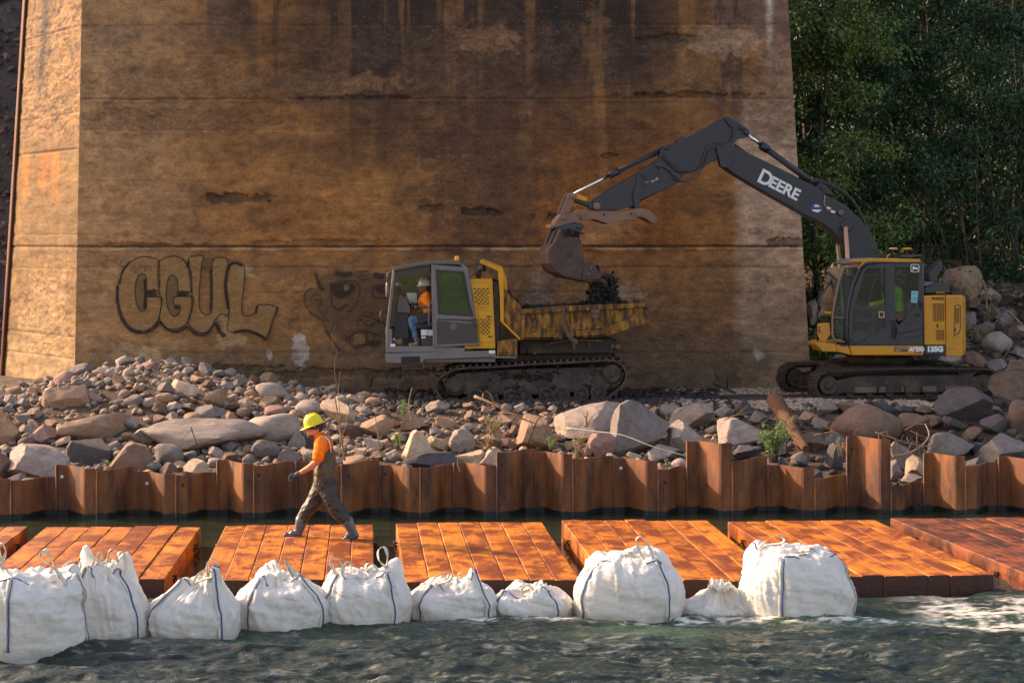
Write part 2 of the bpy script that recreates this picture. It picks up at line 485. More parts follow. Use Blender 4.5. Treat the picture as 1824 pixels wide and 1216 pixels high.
M['wood_red'] = m_wood('wet_red_timber', lin(116, 50, 22), lin(158, 82, 30), lin(58, 28, 18))
M['chain'] = simple('dark_chain', lin(40, 36, 36), 0.4, 0.7)
M['bag'] = m_fabric('white_woven_fabric')
M['bagin'] = m_fabric('white_liner_fabric', (0.80, 0.76, 0.69))
M['strap'] = simple('cream_webbing', (0.66, 0.59, 0.47), 0.7, 0, 60, 0.15)
M['blue'] = simple('blue_stitching', lin(58, 84, 132), 0.7, 0, 80, 0.3)
M['yellow'] = paint('worn_yellow_paint', lin(228, 160, 8), 0.4, 0.4, dscale=3.0)
M['yellow_mud'] = paint('yellow_paint_under_mud', lin(196, 134, 18), 0.5, 0.97, lin(58, 40, 30), 4.2, stretch=(2.6, 2.6, 0.8), lo=0.33, bump=0.4)
M['mud_grey'] = paint('dried_grey_mud', lin(122, 98, 82), 0.85, 0.7, lin(66, 52, 46), 6, bump=0.6)
M['exyellow'] = paint('excavator_yellow_paint', lin(214, 142, 24), 0.38, 0.42, lin(120, 84, 50), 1.8, stretch=(1.3, 1.3, .7))
M['grey'] = paint('grey_cab_paint', lin(96, 90, 88), 0.45, 0.35, lin(92, 76, 66), 3)
M['grey_lt'] = paint('light_grey_frame_paint', lin(116, 112, 112), 0.42, 0.5, lin(84, 70, 62), 3)
M['grey_dk'] = paint('dark_grey_panel', lin(66, 58, 54), 0.5, 0.4, lin(50, 42, 38), 3)
M['black'] = paint('black_paint', lin(36, 37, 45), 0.35, 0.28, lin(92, 78, 68), 2.5)
M['boom'] = paint('dusty_black_boom_paint', lin(30, 32, 42), 0.4, 0.5, lin(72, 60, 56), 2.6)
M['stickmud'] = paint('muddy_black_stick_paint', lin(36, 38, 46), 0.42, 0.75, lin(84, 66, 58), 2.2, lo=0.46, bump=0.4)
M['dark'] = simple('dark_void', (0.012, 0.012, 0.013), 0.7)
M['trackmud'] = paint('muddy_track_steel', lin(50, 42, 36), 0.6, 0.9, lin(112, 84, 64), 6, bump=0.7, metal=0.1)
M['trackdark'] = paint('black_muddy_frame', lin(38, 31, 27), 0.6, 0.9, lin(112, 86, 68), 2.6, bump=0.6, lo=0.46)
M['bucket'] = paint('brown_bucket_steel', lin(62, 40, 32), 0.5, 0.8, lin(104, 80, 68), 4.5, bump=0.6, lo=0.46)
M['tan_mud'] = paint('tan_mud_on_steel', lin(136, 104, 86), 0.8, 0.85, lin(56, 46, 44), 6, bump=0.7, lo=0.55)
M['chrome'] = simple('polished_rod', (0.82, 0.80, 0.78), 0.18, 1.0, 30, 0.05)
M['rod_tan'] = simple('dusty_rod', lin(196, 150, 118), 0.45, 0.3, 30, 0.15)
M['hose'] = simple('hydraulic_hose', lin(62, 56, 54), 0.5)
M['glass'] = glass('cab_glass')
M['glass_green'] = glass('green_cab_glass', (0.70, 0.86, 0.72), 0.25, lin(110, 128, 92))
M['glass_dark'] = glass('tinted_cab_glass', (0.74, 0.82, 0.80), 0.12, lin(90, 92, 88))
M['amber'] = simple('amber_lens', lin(255, 160, 20), 0.25, 0, 40, 0.1)
M['white'] = simple('white_print', (0.78, 0.76, 0.74), 0.6, 0, 30, 0.1)
M['paper'] = simple('pale_paper', lin(225, 222, 215), 0.8, 0, 20, 0.08)
M['cyanpaper'] = simple('pale_blue_paper', lin(130, 190, 196), 0.8, 0, 20, 0.08)
M['seat'] = simple('grey_seat_fabric', lin(92, 88, 82), 0.9, 0, 60, 0.2)
M['seatblk'] = simple('black_vinyl', (0.02, 0.02, 0.022), 0.5, 0, 60, 0.2)
M['red'] = simple('red_plastic', lin(200, 44, 24), 0.5)
M['orange'] = simple('orange_shirt', lin(255, 124, 14), 0.85, 0, 18, 0.18, 0.4, 0.02)
M['lime'] = simple('lime_vest', lin(180, 250, 30), 0.8, 0, 18, 0.15, 0.4, 0.02)
M['reflect'] = simple('silver_tape', (0.6, 0.58, 0.55), 0.4, 0.2)
M['redtrim'] = simple('red_trim', lin(222, 66, 36), 0.7)
M['skin'] = simple('skin', lin(206, 128, 92), 0.55, 0, 50, 0.12)
M['skin_dk'] = simple('tanned_skin', lin(134, 84, 60), 0.55, 0, 50, 0.12)
M['hair'] = simple('brown_hair', lin(64, 40, 28), 0.8, 0, 80, 0.4)
M['wader'] = simple('olive_wader_fabric', lin(74, 66, 48), 0.6, 0, 9, 0.15, 0.7, 0.04)
M['wader_leg'] = simple('dark_wader_fabric', lin(38, 38, 38), 0.45, 0, 10, 0.2, 0.9, 0.05)
M['rubber'] = simple('dark_grey_rubber', lin(80, 86, 94), 0.35, 0, 12, 0.25)
M['glove'] = simple('grey_blue_glove', lin(70, 74, 92), 0.8)
M['helmet_y'] = simple('yellow_helmet_plastic', lin(226, 204, 20), 0.3, 0, 8, 0.12)
M['helmet_w'] = simple('white_helmet_plastic', (0.62, 0.60, 0.57), 0.35, 0, 8, 0.12)
M['jeans'] = simple('blue_denim', lin(84, 116, 152), 0.85, 0, 14, 0.3, 0.6, 0.03)
M['boot_tan'] = simple('tan_boot_leather', lin(150, 122, 98), 0.8, 0, 20, 0.3)
M['bark'] = simple('bark', lin(74, 62, 54), 0.9, 0, 14, 0.4, 0.8, 0.02)
M['deadwood'] = simple('dead_wood', lin(150, 116, 84), 0.85, 0, 16, 0.4, 0.6, 0.01)
M['log'] = simple('soil_covered_log', lin(96, 62, 40), 0.95, 0, 10, 0.45, 1.0, 0.04)
M['leaf_tree'] = m_leaf('tree_leaf', [(0, (0.008, 0.030, 0.012)), (0.5, (0.016, 0.058, 0.018)), (0.9, (0.035, 0.095, 0.024)), (1, (0.08, 0.14, 0.03))])
M['leaf_yel'] = m_leaf('sunlit_yellow_leaf', [(0, (0.03, 0.09, 0.02)), (0.55, (0.07, 0.15, 0.03)), (1, (0.34, 0.29, 0.04))])  # foliage beside the pier: sunlit yellow put into the leaf colour
M['leaf_bush'] = m_leaf('willow_leaf', [(0, (0.08, 0.16, 0.03)), (0.6, (0.16, 0.27, 0.05)), (1, (0.30, 0.36, 0.09))])
M['leaf_dry'] = m_leaf('dry_grass', [(0, (0.20, 0.22, 0.06)), (0.5, (0.34, 0.28, 0.10)), (1, (0.45, 0.33, 0.17))])
# ------------------------------------------------------------------ ground
def ground_z(x, y):
    x = np.asarray(x, float); y = np.asarray(y, float)
    yy = y - 0.0385 * np.clip(x, -14, 14) * sstep(36, 33, y)
    z = np.interp(yy, [28, 32.74, 32.80, 35, 36.5, 38.3, 38.7, 45, 50], [-1.2, -1.2, 0.22, 0.48, 0.75, 1.14, 1.2, 1.2, 1.35])
    heap = 0.60 * np.exp(-((x + 7.3) / 2.0) ** 2) * sstep(35.5, 41.5, y)
    z = z + heap
    # bank behind the excavator, rising to the wooded hillside
    r = sstep(6.6, 9.5, x + (y - 44) * 0.55) * (np.clip(y - 43.2, 0, 5.8) * 0.30 + np.clip(y - 49, 0, 12) * .12)
    r = r
    # gravel embankment left of the pier
    l = sstep(-9.6, -12.5, x) * np.clip(y - 50, 0, 11) * 1.25 * sstep(-22, -17.5, x)
    z = z + r + l
    z = z + 0.10 * (fbm(x * 0.9, y * 0.9, 4, 3) - 0.5) * sstep(32.5, 34, y)
    return z
_gx = np.arange(-20, 20.01, 0.1); _gy = np.arange(32, 64.01, 0.1)
_GZ = ground_z(*np.meshgrid(_gx, _gy))
def gz(x, y):
    fx = min(max((x + 20) / 0.1, 0), 398.99); fy = min(max((y - 32) / 0.1, 0), 318.99); i = int(fx); j = int(fy); fx -= i; fy -= j
    return float((_GZ[j, i] * (1 - fx) + _GZ[j, i + 1] * fx) * (1 - fy) + (_GZ[j + 1, i] * (1 - fx) + _GZ[j + 1, i + 1] * fx) * fy)
def grid(name, xs, ys, zf, mat, smooth=True):
    X, Y = np.meshgrid(xs, ys); Z = zf(X, Y)
    V = np.stack([X, Y, Z], -1).reshape(-1, 3)
    ny, nx = X.shape; i = np.arange(nx * ny).reshape(ny, nx)
    Fq = np.stack([i[:-1, :-1], i[:-1, 1:], i[1:, 1:], i[1:, :-1]], -1).reshape(-1, 4)
    return mesh_np(name, V, Fq, mat, smooth)
g = link('ground', grid('ground', np.concatenate([[-400, -150, -60], np.arange(-30, 30, 0.16), [60, 150, 400]]),
         np.concatenate([np.arange(28, 32.4, 0.4), np.arange(32.5, 34, 0.05), np.arange(34.05, 62, 0.16), np.arange(62, 90, 1.5), [150, 400, 1200]]), ground_z, [M['soil']]))
tag(g, kind='structure')
bed = MB(); bed.box((-400, -60, -2.6), (400, 28.2, -2.2))
tag(bed.build('riverbed', M['soil']), kind='structure')

# dark gravel face left of the pier and hillside behind the trees
def embank(x, y):
    return ground_z(x, y) + 0.25 * fbm(x * 2.2, y * 2.2, 4, 31)
e = link('gravel_embankment', grid('gravel_embankment', np.arange(-21, -9.0, 0.1), np.arange(50.1, 62, 0.1), embank, [M['slope']]))
tag(e, kind='structure')
hill = link('wooded_hillside', grid('wooded_hillside', np.arange(4, 60, 0.8), np.arange(57.4, 80, 0.8),
            lambda x, y: 3.4 + np.clip(y - 58, 0, 20) * 1.45 * sstep(0, 5, x) + 1.2 * fbm(x * .4, y * .4, 4, 8), [M['humus']]))
tag(hill, kind='structure')

# ------------------------------------------------------------------ river
def wave(x, y):
    t = sstep(25.0, 24.0, y) ; t = np.maximum(t, sstep(4.9, 5.9, x) * sstep(27.6, 24.8, y))
    u = x * 0.85 + 0.4 * fbm(x * .8, y * .8, 2, 51); w = y * 1.0
    big = (fbm(u * 0.55, w * 1.6, 3, 41) - 0.5) * 0.34
    mid = np.abs(fbm(u * 1.7, w * 3.6, 4, 42, 0.5) - 0.5) * -0.25
    sml = (fbm(u * 6, w * 13, 3, 43, 0.6) - 0.5) * 0.045
    z = (big * .75 + mid + 0.03 + sml) * t * np.where(y < 21.5, 1.0, 0.7) + 0.10 * t
    # standing wave and drop to the right of the big bag
    cx = sstep(0.8, 2.2, x); ridge = 0.09 * np.exp(-((y - (22.55 - 0.22 * (x - 3.9))) / 0.28) ** 2) * np.exp(-((x - 4.2) / 1.5) ** 2)
    z = z + ridge - 0.05 * np.exp(-((y - 22.0) / 0.4) ** 2) * cx
    # calm strip between the mats and the piles
    z = z + (1 - t) * (fbm(x * 1.5, y * 5, 3, 44) - 0.5) * 0.012
    return z
def foamf(x, y):
    n = fbm(x * 2.2, y * 7, 5, 61, 0.62); n2 = fbm(x * 9, y * 22, 3, 62, 0.6)
    rapid = sstep(4.2, 5.0, x) * sstep(24.3, 23.6, y) * sstep(22.1, 22.7, y + 0.25 * (x - 5))
    crest = np.exp(-((y - (22.95 - 0.12 * (x - 1.4))) / 0.13) ** 2) * sstep(1.2, 1.7, x) * sstep(7.5, 4.2, x)
    edge = 1.3 * np.exp(-((y - np.interp(x, [-5.6, -4.6, -3.2, -1.6, 0.2, 3.8], [20.8, 21.6, 21.85, 22.4, 22.75, 22.75])) / 0.10) ** 2) * sstep(-1.0, -0.2, x) * sstep(4.1, 3.4, x)
    f = rapid * sstep(0.36, 0.58, n * 0.55 + n2 * 0.45) * .95 + crest * sstep(0.42, 0.6, n2) * 0.9 + edge * sstep(0.45, 0.62, n2) * 0.8
    lace = sstep(0.60, 0.70, n * 0.45 + n2 * 0.55) * sstep(24, 22.5, y) * 0.22
    return np.clip(f + lace, 0, 1)
t = NT('river_water')
fa = t.n('ShaderNodeAttribute', attribute_name='foam')
gr = t.n('ShaderNodeAttribute', attribute_name='shallow')
nb = t.noise(0.7, t.mapped((0.6, 1.6, 1)), 4, 0.6)
deep = t.mix(t.ramp(nb, [(0.35, 0.0), (0.65, 1.0)]), (0.008, 0.017, 0.011), (0.026, 0.036, 0.022))
deep = t.mix(gr.outputs['Fac'], deep, (0.08, 0.15, 0.08))
t.color(t.mix(fa.outputs['Fac'], deep, (0.66, 0.62, 0.54)))
t.rough(t.math("ADD", 0.045, t.math("MULTIPLY", fa.outputs['Fac'], 0.5)))
t.b.inputs['IOR'].default_value = 1.333
rp = t.math('ADD', t.noise(11, t.mapped((0.8, 2.4, 1)), 6, 0.62), t.math('MULTIPLY', t.noise(3.2, t.mapped((0.7, 2.0, 1)), 3, 0.6), 1.4))
bu = t.n('ShaderNodeBump'); bu.inputs['Distance'].default_value = 0.06
tu = t.n('ShaderNodeAttribute', attribute_name='turb'); t.l(t.math('ADD', 0.05, t.math('MULTIPLY', tu.outputs["Fac"], 0.42)), bu.inputs['Strength'])
t.l(rp, bu.inputs['Height']).l(bu.outputs[0], t.b.inputs['Normal'])
M['water'] = t.m
xs = np.concatenate([[-300, -80, -30, -14], np.arange(-9, 9.5, 0.028), [14, 30, 80, 300]])
ys = np.concatenate([[-50, 0, 10, 15, 17], np.arange(19, 25.4, 0.022), np.arange(25.5, 33.4, 0.12)])
wme = grid('river_water', xs, ys, lambda x, y: wave(x, y) * sstep(14, 9, np.abs(x)) * sstep(17, 19.2, y), [M['water']])
X, Y = np.meshgrid(xs, ys)
def fattr(me, name, vals):
    a = me.attributes.new(name, 'FLOAT', 'POINT'); a.data.foreach_set('value', np.asarray(vals, dtype=np.float32).ravel())
fattr(wme, 'foam', foamf(X, Y) * sstep(14, 9, np.abs(X)))
fattr(wme, 'shallow', 0.75 * np.exp(-((Y - 22.7) / 0.22) ** 2) * np.exp(-((X - 4.0) / 1.1) ** 2) + 0.35 * np.exp(-((Y - 22.9) / 0.25) ** 2) * sstep(-3.5, -1, X) * fbm(X * 2, Y * 2, 3, 71)
      + 0.3 * np.exp(-((X + 4) / 2.5) ** 2) * np.exp(-((Y - 22.0) / .4) ** 2) + 0.55 * np.exp(-((X - 1.6) / .7) ** 2) * np.exp(-((Y - 22.2) / .5) ** 2))
fattr(wme, 'turb', np.maximum(sstep(25, 24, Y), sstep(4.8, 6, X) * sstep(28, 25, Y)))
tag(link('river_water', wme), kind='structure')

# ------------------------------------------------------------------ the bridge pier
YB, ZT, ZR = 43.0, 14.0, 1.2                     # face depth at the foot, top, reference height
BAT = 0.5 / 8.2                                  # the face leans back
def xl(z): return -9.12 + 0.006 * (z - ZR)
def xr(z): return 6.24 - 0.052 * (z - ZR)
def yf(z): return YB + BAT * (z - ZR)
def wallpt(px, py, off=0.0):
    """point on the pier's front face that the photograph shows at (px, py)"""
    D = YB
    for _ in range(5): D = yf(ZC - (py - HY) * D / F)
    D -= off
    return P(px, py, D)

LINES = [(45, .45, 1), (95, .2, 1), (130, .1, 0), (176, .8, 1), (232, .3, 1), (262, .12, 0), (322, .16, 0), (352, .2, 1), (394, .15, 0), (418, .25, 0),
         (440, 1.6, 1), (476, .6, 0), (497, .1, 0), (521, .3, 0), (548, .1, 0), (572, .25, 0), (600, .12, 0), (628, .35, 0), (656, .15, 0)]
def blot(px, py, cx, cy, rx, ry, seed, thr=0.5, soft=0.12):
    d = np.sqrt(((px - cx) / rx) ** 2 + ((py - cy) / ry) ** 2)
    n = fbm(px / 14.0, py / 12.0, 5, seed, 0.6)
    return sstep(thr + soft, thr - soft, d * 0.55 + (0.5 - n) * 1.1)
def mixc(c, f, col, a=1.0):
    f = (f * a)[..., None]; return c * (1 - f) + np.array(col) * f
def front_face(px, py):
    """relief (metres, towards the viewer) and stain colour of the front face, by photo position"""
    wob = (fbm(px / 60, py / 60, 3, 5) - 0.5) * 6
    h = (fbm(px / 30, py / 20, 5, 6, 0.65) - 0.5) * 0.045
    rough = (blot(px, py, 330, 145, 260, 34, 11) + blot(px, py, 300, 215, 260, 26, 12) + blot(px, py, 760, 85, 330, 40, 13) + blot(px, py, 700, 160, 300, 30, 14)
             + blot(px, py, 1300, 120, 140, 70, 15) + blot(px, py, 1370, 210, 60, 60, 16) + blot(px, py, 1130, 560, 160, 60, 17) * .5 + blot(px, py, 900, 520, 160, 70, 18) * .5).clip(0, 1)
    h += rough * (fbm(px / 5, py / 5, 4, 7, 0.7) - 0.55) * 0.06
    for i, (yy, s, lip) in enumerate(LINES):
        d = py - (yy + wob * (0.6 if s < 1 else 0.25) + (px - 700) * -0.001)
        br = sstep(0.30, 0.5, fbm(px / 55, px * 0 + i * 3.3, 4, 20 + i)) if s < 1.5 else 0.55 + 0.45 * sstep(0.3, 0.5, fbm(px / 30, px * 0, 4, 19))
        wd = 1.2 + 1.4 * fbm(px / 18, px * 0 + i, 3, 60 + i)
        h -= s * 0.030 * br * np.exp(-(d / wd) ** 2)
        if lip: h += s * 0.016 * br * np.exp(-((d - 4.0) / 2.4) ** 2)
    spall = [(420, 353, 62, 10, 1), (857, 377, 38, 8, 1), (770, 372, 30, 7, .7), (1010, 388, 50, 9, .6), (1080, 375, 30, 10, .6), (1230, 170, 120, 6, .8), (650, 175, 110, 5, .7), (1085, 278, 14, 5, .8),
             (1400, 432, 34, 10, .8), (560, 432, 120, 6, .5), (240, 436, 100, 5, .6), (600, 665, 260, 9, .6), (420, 655, 120, 7, .6), (1200, 70, 60, 10, .6)]
    sp = 0
    for i, (cx, cy, rx, ry, a) in enumerate(spall): sp = np.maximum(sp, a * blot(px, py, cx, cy, rx, ry, 80 + i, 0.46, 0.10))
    h -= sp * 0.06 * (0.5 + fbm(px / 6, py / 6, 3, 9))
    # colours
    n = fbm(px / 130, py / 90, 5, 101); n2 = fbm(px / 160, py / 60, 6, 102, .6); nv = fbm(px / 26, py / 330, 5, 103)
    c = np.zeros(px.shape + (3,)) + np.array(lin(152, 100, 54))
    c = mixc(c, sstep(0.42, 0.62, n), lin(182, 124, 68), .75)
    c = mixc(c, sstep(0.48, 0.66, n2), lin(122, 80, 50), .7)
    c = mixc(c, sstep(700, 1000, px + 120 * (n - .5)) * sstep(1330, 1120, px) * sstep(120, 330, py) * sstep(600, 470, py), lin(160, 92, 32), .75)
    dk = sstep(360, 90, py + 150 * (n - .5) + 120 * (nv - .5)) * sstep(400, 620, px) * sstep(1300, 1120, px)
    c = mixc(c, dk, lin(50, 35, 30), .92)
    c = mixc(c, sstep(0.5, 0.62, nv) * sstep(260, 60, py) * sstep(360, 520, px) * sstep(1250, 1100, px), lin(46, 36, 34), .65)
    c = mixc(c, sstep(0.54, 0.66, fbm(px / 22, py / 420, 4, 104)) * sstep(520, 200, py) * sstep(500, 700, px) * sstep(1320, 1200, px), lin(176, 122, 70), .45)
    c = mixc(c, sstep(120, 60, py + 30 * nv) * sstep(362, 374, px) * sstep(455, 440, px), lin(62, 48, 42), .75)
    c = mixc(c, sstep(420, 250, py) * sstep(500, 250, px), lin(140, 104, 76), .5)
    c = mixc(c, sstep(460, 140, px + 90 * (n - .5)), lin(214, 164, 114), .7)  # paler towards the left corner: grazing hazy light put into the colour
    c = mixc(c, blot(px, py, 870, 300, 130, 260, 105, .5, .3), lin(96, 64, 44), .75)
    c = mixc(c, blot(px, py, 620, 420, 130, 70, 106, .5, .3), lin(186, 122, 62), .6)
    c = mixc(c, blot(px, py, 1080, 400, 60, 40, 107, .5, .2), lin(196, 142, 92), .6)
    # the greyer, paler strip at the right end
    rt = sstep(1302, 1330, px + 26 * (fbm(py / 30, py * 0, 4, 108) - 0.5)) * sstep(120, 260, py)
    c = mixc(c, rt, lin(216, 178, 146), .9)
    c = mixc(c, sstep(1330, 1400, px) * sstep(260, 120, py), lin(176, 138, 114), .7)
    c = mixc(c, sstep(1255, 1300, px) * sstep(150, 60, py + 60 * nv), lin(118, 92, 78), .8)
    c = mixc(c, sstep(1265, 1280, px) * sstep(1330, 1318, px) * sstep(0.45, 0.6, fbm(px / 10, py / 60, 4, 109)) * sstep(260, 140, py), lin(60, 46, 42), .7)
    c = mixc(c, np.exp(-((px - 1368 - 5 * n) / 6) ** 2) * sstep(170, 40, py) * sstep(0.3, 0.5, nv + .1), lin(216, 196, 178), .8)
    # lower zone, damp and grey; pale splashes at the foot
    c = mixc(c, sstep(440, 470, py), lin(152, 114, 78), .35)
    c = mixc(c, sstep(540, 650, py + 50 * (n - .5)) * sstep(500, 760, px) * sstep(1400, 1290, px), lin(110, 86, 74), .7)
    c = mixc(c, sstep(590, 640, py + 40 * (n2 - .5)), lin(126, 104, 78), .5)
    c = mixc(c, rough, lin(118, 88, 66), .35)
    for (cx, cy, rx, ry, s_, col) in [(536, 620, 16, 26, 120, (218, 200, 184)), (216, 622, 22, 14, 121, (190, 152, 112)), (262, 634, 30, 18, 122, (190, 152, 112)), (408, 590, 24, 34, 123, (196, 154, 108)),
                                      (480, 632, 5, 10, 124, (206, 186, 170)), (200, 62, 60, 22, 125, (168, 128, 98)), (1350, 632, 10, 10, 126, (212, 196, 184)), (1110, 520, 30, 14, 127, (170, 136, 110)),
                                      (960, 530, 26, 46, 128, (150, 122, 104)), (870, 70, 60, 26, 129, (150, 108, 76)), (1060, 70, 22, 60, 130, (120, 84, 54)), (60, 0, 10, 10, 131, (160, 120, 90)),
                                      (1290, 75, 70, 26, 132, (168, 132, 106)), (560, 150, 150, 22, 133, (140, 102, 70)), (430, 485, 20, 14, 134, (206, 170, 128)), (930, 265, 10, 90, 135, (124, 84, 52))]:
        c = mixc(c, blot(px, py, cx, cy, rx, ry, s_, .5, .10), lin(*col), .8)
    rubd = np.exp(-((py - 438 - wob * .2) / 2.2) ** 2); c = mixc(c, rubd, lin(58, 42, 34), .75)
    c = mixc(c, np.exp(-((py - 444 - wob * .3) / 3.0) ** 2) * sstep(.4, .6, fbm(px / 40, py * 0, 4, 140)), lin(216, 170, 122), .8)
    for i, (yy, s, lip) in enumerate(LINES):
        c = mixc(c, np.exp(-((py - yy - wob * .6) / 1.5) ** 2) * sstep(.42, .55, fbm(px / 60, px * 0 + i, 4, 150 + i)), lin(64, 46, 38), min(.7, .04 + s * .7))
    c = mixc(c, sp, lin(62, 48, 40), .6)
    return h, c
def left_face(s, py):
    px = s * 135                                   # along the face, 0 at the nose, 1 at the corner
    h = (fbm(px / 30, py / 14, 5, 206, 0.6) - 0.5) * 0.05
    rough = (sstep(300, 240, py + 60 * fbm(px / 30, py / 30, 3, 210)) + blot(px, py, 80, 560, 60, 80, 211)).clip(0, 1)
    h += rough * (fbm(px / 5, py / 5, 4, 207, 0.7) - 0.5) * 0.045
    for yy, s_ in ((45, .6), (200, .5), (265, 1.0), (440, 1.3), (418, .4), (480, .3), (600, .5), (640, .6)):
        h -= s_ * 0.03 * np.exp(-((py - yy) / 1.8) ** 2)
    n = fbm(px / 60, py / 60, 5, 220); nv = fbm(px / 12, py / 200, 5, 221)
    c = np.zeros(px.shape + (3,)) + np.array(lin(128, 94, 50))
    c = mixc(c, sstep(.45, .62, n), lin(144, 108, 60), .8)
    c = mixc(c, rough, lin(176, 132, 86), .5)
    c = mixc(c, sstep(.52, .62, fbm(px / 9, py / 9, 5, 222, .7)) * rough, lin(90, 62, 44), .75)
    c = mixc(c, np.exp(-((px - 50 - 10 * (n - .5)) / 11) ** 2) * sstep(200, 120, py + 60 * nv), lin(56, 42, 36), .95)
    for cx in (22, 62, 86): c = mixc(c, np.exp(-((px - cx) / 9) ** 2) * sstep(262, 268, py) * sstep(380, 280, py), lin(206, 120, 30), .85)
    c = mixc(c, sstep(190, 265, py) * sstep(268, 262, py) * sstep(.45, .6, n), lin(186, 112, 44), .6)
    c = mixc(c, blot(px, py, 75, 560, 50, 60, 223), lin(170, 138, 96), .7)
    c = mixc(c, sstep(590, 640, py), lin(176, 146, 104), .6)
    for yy in (45, 265, 440, 600): c = mixc(c, np.exp(-((py - yy) / 1.6) ** 2), lin(90, 66, 46), .6)
    return h, c
def rowz(py_list):
    return np.array([wallpt(700, p, 0).z for p in py_list])
# front sheet: dense where the photograph shows it
pyv = np.concatenate([np.array([-420, -200, -60]), np.arange(-6, 716, 1.8), [760]])
zz = rowz(pyv)
sx = np.linspace(0, 1, 800)
Sx, Zz = np.meshgrid(sx, zz); _, PY = np.meshgrid(sx, pyv)
Xw = xl(Zz) + (xr(Zz) - xl(Zz)) * Sx
Dw = yf(Zz); PXw = 912 + F * Xw / Dw
hh, cc = front_face(PXw, PY)
edge = 1 - np.exp(-(1 - Sx) * 300) - np.exp(-Sx * 300)
V = np.stack([Xw - 0.02 * (1 - edge) * 0, Dw - hh * edge, Zz], -1)
def sheet(name, V, C, parent, mat, flip=False):
    ny, nx = V.shape[:2]; i = np.arange(nx * ny).reshape(ny, nx)
    Fq = np.stack([i[:-1, :-1], i[1:, :-1], i[1:, 1:], i[:-1, 1:]], -1).reshape(-1, 4)
    if flip: Fq = Fq[:, ::-1]
    me = mesh_np(name, V.reshape(-1, 3), Fq, [mat], True)
    ca = me.color_attributes.new('stain_light', 'FLOAT_COLOR', 'POINT')
    ca.data.foreach_set('color', np.concatenate([C, np.ones(C.shape[:2] + (1,))], -1).astype(np.float32).ravel())
    return link(name, me, parent)
pier = empty('bridge_pier', (-1.4, 46, 1.2), 0, 'massive weathered brown concrete bridge pier with graffiti filling the background', 'bridge pier')
def keep(o, par):          # parent without moving
    o.parent = par; o.matrix_parent_inverse = Matrix.Translation(par.location).inverted() if par.rotation_euler.z == 0 else par.matrix_basis.inverted(); return o
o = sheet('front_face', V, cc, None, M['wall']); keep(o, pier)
zl = zz
su = np.linspace(0, 1, 190)
Su, Zl = np.meshgrid(su, zl); _, PYl = np.meshgrid(su, pyv)
hl, cl = left_face(Su, PYl)
xb = -11.47 + (Zl - ZR) * 0.047; yb = 46.5 + (Zl - ZR) * BAT
el = np.clip(np.minimum(Su, 1 - Su) * 60, 0, 1)
nx_, ny_ = -0.83, -0.555
Vl = np.stack([xb + (xl(Zl) - xb) * Su + nx_ * hl * el, yb + (yf(Zl) - yb) * Su + ny_ * hl * el, Zl], -1)
o = sheet('cutwater_face', Vl, cl, None, M['wall']); keep(o, pier); o['label'] = 'paler ochre end face of the pier lit by the sun'
# remaining faces (right end, back, far nose) and the top
z0, z1 = zz[-1], zz[0]
core = MB()
def ring(z): return [(xl(z), yf(z)), (xr(z), yf(z)), (xr(z), 50.2), (xl(z), 50.2), (-11.47 + (z - ZR) * 0.047, 46.5 + (z - ZR) * BAT)]
a_, b_ = ring(z0), ring(z1)
vs_ = [(x, y, z0) for x, y in a_] + [(x, y, z1) for x, y in b_]
core.add(vs_, [(1, 2, 7, 6), (2, 3, 8, 7), (3, 4, 9, 8), (5, 6, 7, 8, 9)])
co = core.build('side_and_back_faces', M['wall']); keep(co, pier)
ca = co.data.color_attributes.new('stain_light', 'FLOAT_COLOR', 'POINT'); ca.data.foreach_set('color', np.tile([*lin(150, 112, 78), 1], len(co.data.vertices)).astype(np.float32))
st = MB()
st.strap([(-11.47 + (z - ZR) * 0.047 - 0.03, 46.47 + (z - ZR) * BAT, z) for z in (0.9, 4, 8, z1)], 0.17, 0.03, (0.6, -0.8, 0))
keep(st.build('steel_edge_strip', M['rustpart'], label='rusty steel armour strip up the pier nose'), pier)

# graffiti: flat shapes of paint on the face
def crv(pts, n=6, closed=False):
    pts = [np.array(p, float) for p in pts]; out = []
    m = len(pts); rng_ = range(m if closed else m - 1)
    for i in rng_:
        p0 = pts[(i - 1) % m] if closed or i > 0 else pts[0]; p1 = pts[i]; p2 = pts[(i + 1) % m]
        p3 = pts[(i + 2) % m] if closed or i + 2 < m else pts[-1]
        for k in range(n):
            t_ = k / n
            out.append(0.5 * ((2 * p1) + (-p0 + p2) * t_ + (2 * p0 - 5 * p1 + 4 * p2 - p3) * t_ ** 2 + (-p0 + 3 * p1 - 3 * p2 + p3) * t_ ** 3))
    if not closed: out.append(pts[-1])
    return out
GC = lambda x, y: (180 + x / 3.378, 420 + y / 3.378)       # graffiti close-up coordinates
def fillpoly(mb, pts, off):
    mb.add([wallpt(*GC(*p), off) for p in pts], [tuple(range(len(pts)))])
def stroke(mb, pts, w, off, n=6, closed=False, sm=True):
    q = crv(pts, n, closed) if sm else [np.array(p, float) for p in pts]
    if closed: q = q + [q[0]]
    L = []
    for i, p in enumerate(q):
        d = q[min(i + 1, len(q) - 1)] - q[max(i - 1, 0)]; d = d / (np.linalg.norm(d) + 1e-9); nn = np.array([-d[1], d[0]])
        ww = (w[0] + (w[1] - w[0]) * i / (len(q) - 1)) if isinstance(w, tuple) else w
        L.append((p + nn * ww / 2, p - nn * ww / 2))
    vs_ = [wallpt(*GC(*a), off) for ab in L for a in ab]
    mb.add(vs_, [(2 * i, 2 * i + 1, 2 * i + 3, 2 * i + 2) for i in range(len(L) - 1)])
M['g_fill'] = m_graf('faded_tan_spray_paint', lin(172, 130, 80), 0.5)
M['g_black'] = m_graf('faded_black_spray_paint', lin(36, 29, 27), 0.18)
